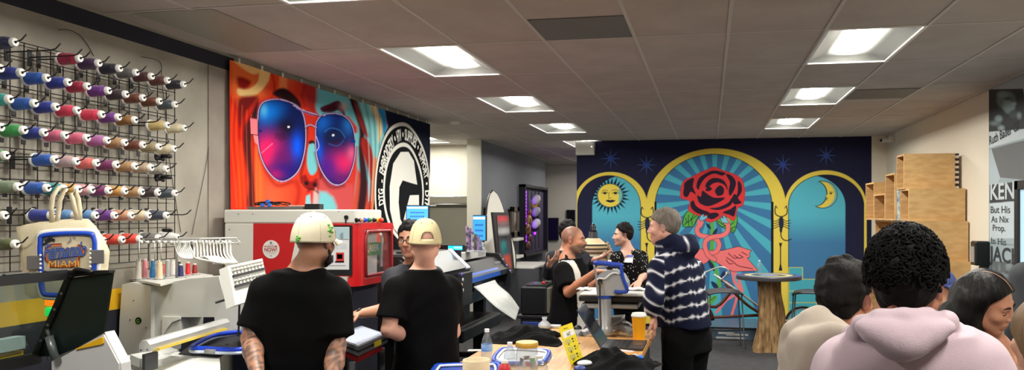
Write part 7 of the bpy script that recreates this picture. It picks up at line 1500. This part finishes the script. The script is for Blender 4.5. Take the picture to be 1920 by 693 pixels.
# ---- B: man with crossed arms, tan cap
b_ = Person('man with crossed arms in black t-shirt and tan strapback cap, back turned', (794, 502, 4.15), (797, 455, 4.1), 128, 118, 2, 0, .98,
            sh=[(742, 541, 4.04), (842, 541, 4.27)], el=[(729, 618, 3.98), (850, 622, 4.35)], wr=[(780, 634, 4.2), (799, 620, 4.28)], hdir=[RGT+FWD*.4, -RGT+A3((0, 0, .36))-FWD*.25], palm=[-FWD, -FWD*.5-A3((0, 0, .3))], thumb=[(0, 0, 1), (0, 0, 1)], curl=(.4, .6), skin=(222, 168, 146), hips=(800, 690, 4.2), w=1.0, h=.0055)
b_.body(scalp=(196, 150, 134), stubble=(190, 140, 122)); tee(b_, (8, 8, 10), b_.hz-.1, .72, .012, .006, 5, .0075, sr=.074); b_.trousers((18, 18, 22)); eyes(b_.t, b_.hc, b_.R, b_.hS)
cap_on(b_.t, b_.hc, b_.R, b_.hS, (214, 200, 158), opening=True, low=-.002)
# ---- C: man with glasses behind the red printer bed
c_ = Person('man with glasses and dark grey shirt reaching towards the printer bed, between the two caps', (776, 494, 4.95), (770, 449, 4.85), -112, -88, -4, 4, .98,
            sh=[(812, 518, 5.05), (737, 522, 4.9)], el=[(830, 590, 4.9), (741, 577, 4.72)], wr=[(800, 610, 4.7), (672, 588, 4.5)], palm=[(0, 0, -1), (0, 0, -1)], thumb=[-RGT, -FWD], skin=(196, 140, 112), hips=(790, 640, 5.05), h=.005)
c_.body(scalp=(60, 46, 42), stubble=(150, 104, 88), lip=(170, 92, 84)); tee(c_, (44, 46, 54), c_.hz-.08, .66, .014, .006, 8, .0075, mat=M((46, 48, 56), .85, bump=(200, .15)), sr=.074); c_.trousers((20, 20, 26)); eyes(c_.t, c_.hc, c_.R, c_.hS, (.1, 1, .0)); spectacles(c_.t, c_.hc, c_.R, c_.hS); hair_short(c_.t, c_.hc, c_.R, c_.hS, (16, 14, 15), .006, .014, seed=3, recede=.012)
b = MB(); 
for s_ in (-1, 1): q = c_.nk+c_.B[1]*.055+A3((0, 0, -.01)); b.prism([q+c_.B[0]*s_*.01, q+c_.B[0]*s_*.07+A3((0, 0, .035)), q+c_.B[0]*s_*.075+A3((0, 0, -.02))-c_.B[1]*.0, q+c_.B[0]*s_*.035+A3((0, 0, -.06))+c_.B[1]*.03], c_.B[1]*.008)
b.build('collar', M((40, 42, 50), .85), c_.t)
MB().tube([c_.wr[1]+A3(q) for q in [(.028*math.cos(t_)*.3, .03*math.sin(t_), .03*math.cos(t_)) for t_ in np.linspace(0, 2*math.pi, 20, False)]], .007, 8, True).build('wrist_watch', blk, c_.t, True)
# ---- E: man behind the bald man
e_ = Person('man in dark grey long-sleeved top standing behind the bald man, both palms turned up', (1062, 468, 7.45), (1066, 438, 7.4), -60, -40, 0, 0, .98,
            sh=[(1093, 482, 7.55), (1039, 483, 7.35)], el=[(1100, 515, 7.3), (1028, 512, 7.25)], wr=[(1115, 486, 6.85), (1030, 495, 6.95)], hdir=[RGT*.8+A3((0, 0, .3))-FWD*.2, RGT*.5+A3((0, 0, .5))-FWD*.4], palm=[(0, 0, 1), (0, 0, 1)], thumb=[RGT*.2+FWD, -FWD], curl=(.45, .5), skin=(204, 152, 128), hips=(1064, 560, 7.5), h=.006)
e_.body(scalp=(40, 34, 32)); v = e_.cloth_vol(.016, 1.92, e_.hz-.08, .009); e_.neck_open(v); v.rough(.006, 24, 4); v.build('sweater', M((38, 40, 48), .9, bump=(200, .2), spec=.2), e_.t); e_.trousers((22, 22, 26)); eyes(e_.t, e_.hc, e_.R, e_.hS); hair_short(e_.t, e_.hc, e_.R, e_.hS, (10, 9, 10), .012, .03, seed=7)
# ---- D: bald man in black and white shirt
d_ = Person('bald man with goatee in a black shirt with white panels, hand on the heat press', (1063, 482, 6.3), (1076, 450, 6.3), -14, -8, -2, 0, .97,
            sh=[(1088, 506, 6.48), (1056, 508, 6.16)], el=[(1098, 548, 6.4), (1066, 548, 6.0)], wr=[(1124, 524, 6.1), (1118, 509, 5.75)], hdir=[RGT, RGT*.9+A3((0, 0, .12))-FWD*.4], palm=[(0, 0, -1), (0, 0, -1)], thumb=[FWD, FWD], curl=(.5, .5), skin=(188, 128, 98), hips=(1066, 590, 6.3), w=1.02, h=.0055)
d_.body(scalp=(138, 98, 80), stubble=(96, 84, 80), lip=(150, 80, 74))
v = d_.cloth_vol(.014, .80, d_.hz-.16, .0075, belly=.9, flare=.008, sr=.074); d_.neck_open(v, .066); v.rough(.007, 22, 6, (1, 1, .6))
def bowl(V):
    q = (V-d_.nk)@d_.B.T; c = np.tile(np.array(lin((8, 8, 10))), (len(V), 1)); w = ((np.abs(q[:, 0]-.082) < .042) & (q[:, 1] > .0) & (q[:, 2] < -.02)) | ((q[:, 0] < .135) & (q[:, 0] > .045) & (q[:, 1] > -.03) & (q[:, 2] > -.07) & (q[:, 2] < -.03)); c[w & (np.abs(q[:, 0]) < .125)] = np.array(lin((226, 222, 212))); return c
v.build('shirt', cloth_a, d_.t, bowl); d_.trousers((16, 16, 20)); eyes(d_.t, d_.hc, d_.R, d_.hS, (.0, 1, -.05), brow=(50, 40, 38))
H_ = lambda x, y, z: d_.hc+A3((x, y, z))@d_.R*d_.hS; v = Vol(d_.hc-.15, d_.hc+.15, .0035); v.chain([H_(-.028, .088, -.062), H_(-.014, .099, -.047), H_(0, .102, -.045), H_(.014, .099, -.047), H_(.028, .088, -.062)], [.005, .0065, .006, .0065, .005], .004); v.chain([H_(-.03, .076, -.08), H_(-.012, .088, -.094), H_(0, .09, -.098), H_(.012, .088, -.094), H_(.03, .076, -.08)], [.008, .013, .014, .013, .008], .006); v.rough(.0015, 260, 2); v.build('goatee', M((74, 66, 62), .9, bump=(150, .5)), d_.t)
b = MB(); 
for s_ in (-1, 1): q = d_.nk+d_.B[1]*.055+A3((0, 0, -.0)); b.prism([q+d_.B[0]*s_*.006-A3((0, 0, .03)), q+d_.B[0]*s_*.072+A3((0, 0, .03))-d_.B[1]*.04, q+d_.B[0]*s_*.095+A3((0, 0, -.015))-d_.B[1]*.03, q+d_.B[0]*s_*.04+A3((0, 0, -.075))+d_.B[1]*.045], d_.B[1]*.007)
b.build('collar', M((8, 8, 10), .9), d_.t)
# ---- F: young man in speckled t-shirt
f_ = Person('young man in black speckled t-shirt with white name tag, looking left before the mural', (1177, 467, 8.0), (1168, 441, 8.0), -112, -160, -2, 0, 1.0,
            sh=[(1203, 482, 8.1), (1157, 484, 7.95)], el=[(1208, 512, 8.0), (1150, 516, 7.9)], wr=[(1199, 527, 7.75), (1166, 532, 7.6)], palm=[(0, 0, -1), (0, 0, -1)], thumb=[-RGT, RGT], curl=(.5, .5), skin=(220, 170, 148), hips=(1182, 570, 8.05), h=.006, hS=.98)
f_.body(scalp=(70, 54, 48), stubble=(176, 132, 116)); tee(f_, (20, 20, 23), f_.hz-.08, .7, .014, .006, 9, .008, mat=M((9, 9, 11), .92, bump=(200, .1), spec=.2)); f_.trousers((24, 26, 34)); eyes(f_.t, f_.hc, f_.R, f_.hS); hair_short(f_.t, f_.hc, f_.R, f_.hS, (16, 12, 11), .008, .026, seed=11, side=.003, recede=.022)
sh_ = [o for o in f_.t.children if o.name.startswith('shirt')][0]; rs = np.random.RandomState(4); me = sh_.data; nv = len(me.vertices); b = MB(); k = 0
off = wloc(sh_)
while k < 170:
    vv = me.vertices[rs.randint(nv)]; p = vv.co+off; n = A3(vv.normal)
    if np.dot(n, -FWD) < .15 or p.z < f_.hz: continue
    r = .003+.004*rs.rand()**2; b.ell(A3(p)+n*.001, (r, r*.6, r), n=6, m=4); k += 1
b.build('speckle_print', M((206, 204, 198), .8), sh_)
n_ = len(me.vertices); co = np.zeros(n_*3); me.vertices.foreach_get('co', co); co = co.reshape(-1, 3)+np.array(off); uu, vv_ = proj(co); near = np.nonzero((np.abs(uu-1177) < 2.5) & (np.abs(vv_-484) < 2.5))[0]; k_i = near[np.argmin((co[near]-CAMP)@FWD)]
nn_ = unit(A3(me.vertices[k_i].normal)); q = co[k_i]+nn_*.012; R_t = np.stack([unit(np.cross((0, 0, 1), nn_)), -nn_, np.cross(-nn_, unit(np.cross((0, 0, 1), nn_)))*-1]); b = MB(); b.obox(q, (.055, .002, .04), R_t); b.mat(1).obox(q+nn_*.0015+A3((0, 0, .032)), (.055, .0015, .009), R_t); 
b.build('name_tag', [M((236, 236, 240), .5), M((50, 80, 190), .5)], f_.t)
# ---- G: man in tie-dye hooded sweatshirt
g_ = Person('grey-haired man in navy and white tie-dye hooded sweatshirt and black trousers, facing left', (1262, 466, 4.9), (1245, 426, 4.85), 146, 172, -4, 0, 1.0,
            sh=[(1236, 504, 4.76), (1296, 504, 5.02)], el=[(1226, 560, 4.68), (1302, 566, 4.98)], wr=[(1225, 587, 4.74), (1300, 612, 4.9)], hdir=[(.12, .1, -1), (-.1, .1, -1)], palm=[FWD*.3-RGT, RGT], thumb=[-RGT, -RGT], curl=(.6, .5), skin=(214, 158, 140), hips=(1287, 600, 4.94), w=.98, h=.0055, hS=.95)
g_.body(scalp=(150, 128, 118), stubble=(190, 140, 126), lip=(180, 104, 98))
v = g_.cloth_vol(.026, 1.9, .985, .0075, cuff=.05, belly=.5, flare=.012); f = g_.B[1]
hb = g_.nk-f*.07+A3((0, 0, .0)); v.ell(hb+A3((0, 0, .01))-f*.02, (.12, .085, .07), g_.B, .03); v.chain([g_.nk+f*.075+g_.B[0]*.02-A3((0, 0, .03)), g_.nk+f*.02+g_.B[0]*.105+A3((0, 0, .035)), g_.nk-f*.07+g_.B[0]*.085+A3((0, 0, .055)), g_.nk-f*.105+A3((0, 0, .05)), g_.nk-f*.07-g_.B[0]*.085+A3((0, 0, .055)), g_.nk+f*.02-g_.B[0]*.105+A3((0, 0, .035)), g_.nk+f*.075-g_.B[0]*.02-A3((0, 0, .03))], [.025, .032, .04, .042, .04, .032, .025], .02)
v.cap(g_.nk-f*.0+A3((0, 0, -.02)), g_.nk-f*.005+A3((0, 0, .14)), .068, .085, .012, sub=True); v.rough(.008, 20, 3, (1, 1, .7))
def tiedye(V):
    q = (V-g_.nk)@g_.B.T; an = np.arctan2(q[:, 0], -q[:, 1]); c = np.tile(np.array(lin((22, 26, 50))), (len(V), 1))
    el = g_.el[0]; arm = np.linalg.norm(V-(g_.sh[0]+g_.el[0])/2, axis=1)
    u, vv = proj(V); bl = vv+(u-1300)*-.16+2.2*np.sin(an*5)+1.5*np.sin(an*13)
    la = (u < 1246) & (q[:, 2] < -.04); bl = np.where(la, vv-(u-1230)*.55+1.5*np.sin(u*.5), bl)
    rows = np.where(la, 0, 0); w = np.zeros(len(V)); k = (np.sin(an*19+1.5*np.sin(an*7))*.5+.5)**1.3
    zz = V[:, 2]+.006*np.sin(an*4)+.004*np.sin(an*11)-.16*(V@RGT-np.dot(P(1290, 500, 4.9), RGT))
    zt_ = lambda p_: EYE-(p_-CY)/FL*4.9
    for r in (466, 497, 521, 545, 568, 590): w += np.exp(-((zz-.09*np.clip(-q[:, 0]*0, 0, 1)-zt_(r))/(.003+.008*k))**2)
    w = np.where(la, 0, w); sl = V[:, 2]-(V@RGT-np.dot(g_.sh[0], RGT))*(-.55)
    for r in (485, 513, 540, 566, 590): w += np.where(la, np.exp(-((sl-zt_(r)+.012*np.sin(V@FWD*40))/(.006+.006*(np.sin(V@FWD*70+r)*.5+.5)))**2), 0)
    hood = (q[:, 2] > -.015); w = np.where(hood, np.exp(-((np.abs(q[:, 0]+.05)-.0)/.010)**2)*(.5+.5*np.sin(V@RGT*120))+.7*np.exp(-((q[:, 2]-.02)/.006)**2)*(q[:, 1] > -.02), w)
    w = np.clip(w, 0, 1)[:, None]; return c*(1-w)+np.array(lin((226, 228, 236)))*w
v.build('hooded_sweatshirt', cloth_a, g_.t, tiedye); g_.trousers((15, 15, 19), .022); eyes(g_.t, g_.hc, g_.R, g_.hS, brow=(140, 126, 116)); hair_short(g_.t, g_.hc, g_.R, g_.hS, (96, 89, 82), .009, .018, amp=.0018, freq=110, seed=13, side=.004, nape=-.05, var=(50, (120, 113, 105), 4, (1, 1, .4)))
# ---- I: young man in beige hooded sweatshirt
def hoodie(p, col, zb, g=.04, seed=1, hood=None, h=.0065, name='hooded_sweatshirt', rough=.006, sleeve=1.9):
    v = p.cloth_vol(g, sleeve, zb, h, cuff=.05); hood(v, p); v.rough(rough, 20, seed, (1, 1, .8)); v.rough(rough*.35, 60, seed+1)
    return v.build(name, M(col, .92, bump=(380, .22), var=(5, tuple(int(c*.97) for c in col), 3), sheen=.2), p.t)
i_ = Person('young man with short dark hair in beige hooded sweatshirt, facing away, beside the pink one', (1604, 652, 2.42), (1585, 562, 2.4), 72, 52, -4, 0, .97, sh=[(1505, 690, 2.52), (1672, 712, 2.32)], el=[(1490, 860, 2.45), (1690, 880, 2.25)], skin=(184, 124, 94), hips=(1590, 800, 2.45), w=1.05, h=.005)
i_.body(scalp=(58, 42, 36), stubble=(170, 116, 90))
def crease(v, w, k=.006): h = np.clip(.5+.5*(v.d-w.d)/k, 0, 1); v.d = (v.d*(1-h)+w.d*h-k*h*(1-h)).astype(np.float32)
def twin(v): w = Vol(v.lo, v.lo+v.h, v.h); w.n, w.ax, w.d = v.n, v.ax, np.full(v.n, .5, np.float32); return w
def hood_i(v, p):
    C = lambda u, vv, z: P(u, vv, z); w = twin(v)
    w.chain([C(1496, 700, 2.28), C(1530, 684, 2.20), C(1580, 682, 2.15), C(1622, 700, 2.12), C(1650, 718, 2.14)], [.045, .06, .066, .06, .05], .03); crease(v, w, .03)
    w = twin(v); w.chain([C(1490, 668, 2.30), C(1520, 650, 2.22), C(1560, 646, 2.17), C(1600, 660, 2.13), C(1640, 684, 2.12)], [.045, .055, .06, .06, .05], .03); crease(v, w, .025)
    w = twin(v); w.chain([C(1486, 648, 2.34), C(1500, 622, 2.30), C(1520, 602, 2.28), C(1536, 592, 2.28), C(1562, 618, 2.24), C(1598, 646, 2.17), C(1636, 668, 2.14)], [.036, .042, .036, .026, .036, .042, .036], .02)
    w.chain([C(1500, 634, 2.32), C(1535, 628, 2.25), C(1580, 644, 2.19)], [.04, .05, .045], .03)
    w.chain([C(1536, 592, 2.28), C(1532, 604, 2.42), C(1560, 630, 2.54), C(1620, 650, 2.56), C(1668, 660, 2.42), C(1672, 668, 2.28), C(1655, 678, 2.17)], [.026, .035, .04, .045, .045, .045, .04], .03); crease(v, w, .010); v.cap(C(1496, 668, 2.235), C(1560, 640, 2.15), .003, .003, .016, sub=True); v.cap(C(1550, 640, 2.16), C(1610, 672, 2.08), .003, .003, .014, sub=True)
    nb = p.hc+A3((0, -.02, -.06))@p.R; v.cap(p.nk-A3((0, 0, .02)), nb+A3((0, 0, .08)), .062, .09, .012, sub=True)
hoodie(i_, (176, 163, 150), .62, .035, 4, hood_i); eyes(i_.t, i_.hc, i_.R, i_.hS); i_.trousers((40, 42, 52)); hair_short(i_.t, i_.hc, i_.R, i_.hS, (12, 11, 11), .011, .026, amp=.0045, freq=120, seed=21, side=.006, nape=-.06, h=.0035)
# ---- J: man in pink hooded sweatshirt, curly hair
j_ = Person('man with curly black hair and glasses in pale pink hooded sweatshirt, seen from behind', (1692, 606, 1.86), (1700, 532, 1.87), 97, 64, -2, 0, .97, sh=[(1600, 694, 1.88), (1822, 688, 1.84)], el=[(1556, 860, 1.8), (1880, 860, 1.78)], skin=(176, 118, 92), hips=(1710, 800, 1.9), w=1.12, h=.005)
j_.body(scalp=(30, 26, 26), stubble=(110, 78, 64))
def hood_j(v, p):
    C = lambda u, vv, z: P(u, vv, z); w = twin(v); R_ = p.B
    w.ell(C(1696, 612, 1.72), (.116, .055, .034), R_, 0); w.ell(C(1690, 630, 1.708), (.092, .052, .036), R_, .022); w.ell(C(1687, 647, 1.70), (.056, .046, .032), R_, .022); w.ell(C(1686, 660, 1.70), (.024, .034, .015), R_, .018)
    w.cap(C(1686, 634, 1.642), C(1686, 668, 1.65), .004, .003, .016, sub=True); w.cap(C(1650, 630, 1.645), C(1682, 652, 1.635), .003, .002, .010, sub=True); w.cap(C(1712, 640, 1.645), C(1745, 618, 1.66), .002, .002, .010, sub=True)
    crease(v, w, .002); w = twin(v)
    w.chain([C(1612, 628, 1.84), C(1618, 610, 1.78), C(1650, 598, 1.722), C(1694, 594, 1.70), C(1738, 595, 1.722), C(1772, 606, 1.78), C(1782, 626, 1.84)], [.028, .028, .024, .022, .024, .028, .028], .012)
    w.chain([C(1612, 628, 1.84), C(1606, 630, 1.96), C(1640, 644, 2.03)], [.026, .03, .03], .02); w.chain([C(1782, 626, 1.84), C(1788, 628, 1.96), C(1750, 644, 2.03)], [.026, .03, .03], .02)
    crease(v, w, .003)
    nb = p.hc+A3((0, -.02, -.06))@p.R; v.cap(p.nk+A3((0, 0, -.02)), nb+A3((0, 0, .10)), .060, .078, .010, sub=True)
hoodie(j_, (196, 174, 186), .62, .04, 7, hood_j, rough=.005); eyes(j_.t, j_.hc, j_.R, j_.hS); spectacles(j_.t, j_.hc, j_.R, j_.hS); j_.trousers((40, 42, 52))
hair_short(j_.t, j_.hc, j_.R, j_.hS, (7, 7, 8), .012, .034, amp=.006, freq=95, seed=31, side=.007, nape=-.095, h=.0035, front=.09)
rs = np.random.RandomState(8); hj = MB(); H_ = lambda x, y, z: j_.hc+A3((x, y, z))@j_.R*j_.hS
for k in range(900):
    z_ = rs.uniform(-.35, 1); th = rs.uniform(0, 2*math.pi); r_ = math.sqrt(max(0, 1-z_*z_)); dr = A3((r_*math.cos(th), r_*math.sin(th), z_)); pl = A3((dr[0]*.098, -.016+dr[1]*.119, .035+dr[2]*.122))
    if pl[1] > .055 and pl[2] < .085: continue
    if pl[2] < .035 and pl[1] > -.03 or pl[2] < -.005: continue
    t1 = unit(np.cross(dr, rs.randn(3))); t2 = np.cross(dr, t1); R0 = .006+.008*rs.rand(); a0 = rs.rand()*6; pts = [H_(*(pl+dr*(-.0005+.003*math.sin(q*1.3+a0))+(t1*math.cos(a0+q*.8)+t2*math.sin(a0+q*.8))*R0*(1-.05*q)+t1*q*.0018)) for q in range(9)]
    hj.tube(pts, .0022+.001*rs.rand(), 5)
hj.build('hair_curls', M((7, 7, 8), .75, spec=.12), [o for o in j_.t.children if o.name.startswith('hair')][0], True)
# ---- K: woman with long black hair
k_ = Person('woman with long parted black hair in a black top, looking down to the right', (1866, 646, 2.95), (1850, 568, 2.9), -30, -36, -20, 12, .95, sh=[(1915, 690, 3.1), (1815, 690, 2.85)], el=[(1940, 800, 3.0), (1800, 830, 2.8)], skin=(204, 144, 116), hips=(1860, 800, 3.0), h=.0045, fem=1.)
k_.body(lip=(168, 84, 80)); v = k_.cloth_vol(.016, 1.9, .6, .008); v.cap(k_.nk+k_.B[1]*.04-A3((0, 0, .0)), k_.nk+k_.B[1]*.12-A3((0, 0, .12)), .055, .02, .01, sub=True); k_.neck_open(v, .075, .03); v.rough(.005, 24, 5); v.build('blouse', M((17, 17, 19), .85, bump=(200, .2)), k_.t); k_.trousers((24, 24, 30)); eyes(k_.t, k_.hc, k_.R, k_.hS, closed=True, bw=.0034, brow=(26, 18, 16))
v = Vol(k_.hc-A3((.24, .24, .34)), k_.hc+.2, .0045); H_ = lambda x, y, z: k_.hc+A3((x, y, z))@k_.R*k_.hS; R = k_.R
def kh(X, Y, Z):
    x, y, z = X-k_.hc[0], Y-k_.hc[1], Z-k_.hc[2]; lx, ly, lz = [(x*R[i][0]+y*R[i][1]+z*R[i][2])/k_.hS for i in range(3)]
    d = (np.sqrt((lx/.089)**2+((ly+.016)/.112)**2+((lz-.035)/.104)**2)-1)*.088; return np.maximum(d, ly-np.interp(lz, [-.1, -.02, .03, .07, .1, .2], [.0, .012, .03, .066, .086, .10])+.10*np.abs(lx)*0)
v.op(kh, k_.hc-.16, k_.hc+.17, 0)
dn = A3((0, 0, -1)); 
for sx in (-1, 1):
    p0, p1 = H_(sx*.066, -.01, .03), H_(sx*.075, -.03, -.06); v.chain([p0, p1, p1+dn*.10-k_.R[1]*.02, p1+dn*.22-k_.R[1]*.03], [.03, .042, .046, .03], .03)
p0 = H_(0, -.07, -.01); v.chain([p0, p0+dn*.1-R[1]*.02, p0+dn*.24-R[1]*.02], [.07, .075, .05], .04); v.chain([H_(.06, -.06, 0), H_(.08, -.075, -.08), H_(.08, -.075, -.08)+dn*.16], [.05, .055, .04], .03)
v.rough(.0022, 130, 3, (1, 1, .12)); hk = v.build('hair', M((8, 7, 7), .5, bump=(70, .5, (1, 1, .06)), spec=.25), k_.t)
MB().tube([H_(.012, .078, .098), H_(.014, .04, .128), H_(.016, -.01, .139), H_(.018, -.05, .13)], .0016, 6, smooth=5).build('hair_parting', M((170, 130, 112), .6), hk, True)
# ---- L: fair-haired person at the right edge, M: blue cap, N: charcoal jacket
l_ = Person('person with long brown-blond hair at the lower right corner, seen from behind', (1964, 700, 2.1), (1962, 640, 2.1), 100, 110, 0, 0, .95, sh=[(1880, 742, 2.15), (2030, 745, 2.05)], el=[(1886, 900, 2.05), (2040, 900, 2.0)], skin=(206, 158, 134), hips=(1960, 800, 2.12), h=.007, fem=1.)
l_.body(); v = l_.cloth_vol(.016, 1.9, .6, .010); v.build('sweater', M((20, 20, 23), .9), l_.t); l_.trousers((24, 24, 30)); eyes(l_.t, l_.hc, l_.R, l_.hS)
v = Vol(l_.hc-A3((.2, .2, .34)), l_.hc+.2, .006); H_ = lambda x, y, z: l_.hc+A3((x, y, z))@l_.R*l_.hS; v.ell(H_(0, -.02, .035), (.09, .105, .104), l_.R); v.chain([H_(0, -.05, 0), H_(0, -.07, -.1), H_(0, -.08, -.2)], [.085, .085, .06], .03); v.cap(H_(0, .2, -.06), H_(0, .07, -.06), .11, .09, .02, sub=True); v.rough(.004, 100, 3, (1, 1, .15)); v.build('hair', M((120, 96, 66), .45, var=(26, (66, 50, 36), 4, (1, 1, .12)), bump=(70, .5, (1, 1, .08))), l_.t)
m_ = Person('person in a blue cap mostly hidden behind the curly-haired man, facing right', (1742, 600, 3.6), (1756, 547, 3.6), 5, 2, 0, 0, .93, skin=(190, 136, 108), h=.008)
m_.body(); v = m_.cloth_vol(.016, 1.9, .6, .012); v.build('sweater', M((30, 32, 40), .9), m_.t); m_.trousers((24, 24, 30)); eyes(m_.t, m_.hc, m_.R, m_.hS); cap_on(m_.t, m_.hc, m_.R, m_.hS, (52, 66, 120), low=.03, rad=(.086, .108, .085))
n_ = Person('person in charcoal jacket at the right edge of the photo, in front of the screen', (1968, 488, 4.3), (1976, 430, 4.3), 120, 130, 0, 0, 1.0, skin=(200, 150, 124), h=.009)
n_.body(); v = n_.cloth_vol(.03, 1.9, n_.hz-.1, .012); v.build('jacket', M((50, 54, 58), .85), n_.t); n_.trousers((20, 24, 44)); eyes(n_.t, n_.hc, n_.R, n_.hS); hair_short(n_.t, n_.hc, n_.R, n_.hS, (40, 32, 28), h=.006)
SC.world = bpy.data.worlds.new('world'); SC.world.use_nodes = True
SC.world.node_tree.nodes['Background'].inputs[0].default_value = (.8, .85, 1, 1); SC.world.node_tree.nodes['Background'].inputs[1].default_value = .05
SC.view_settings.exposure = 0.95
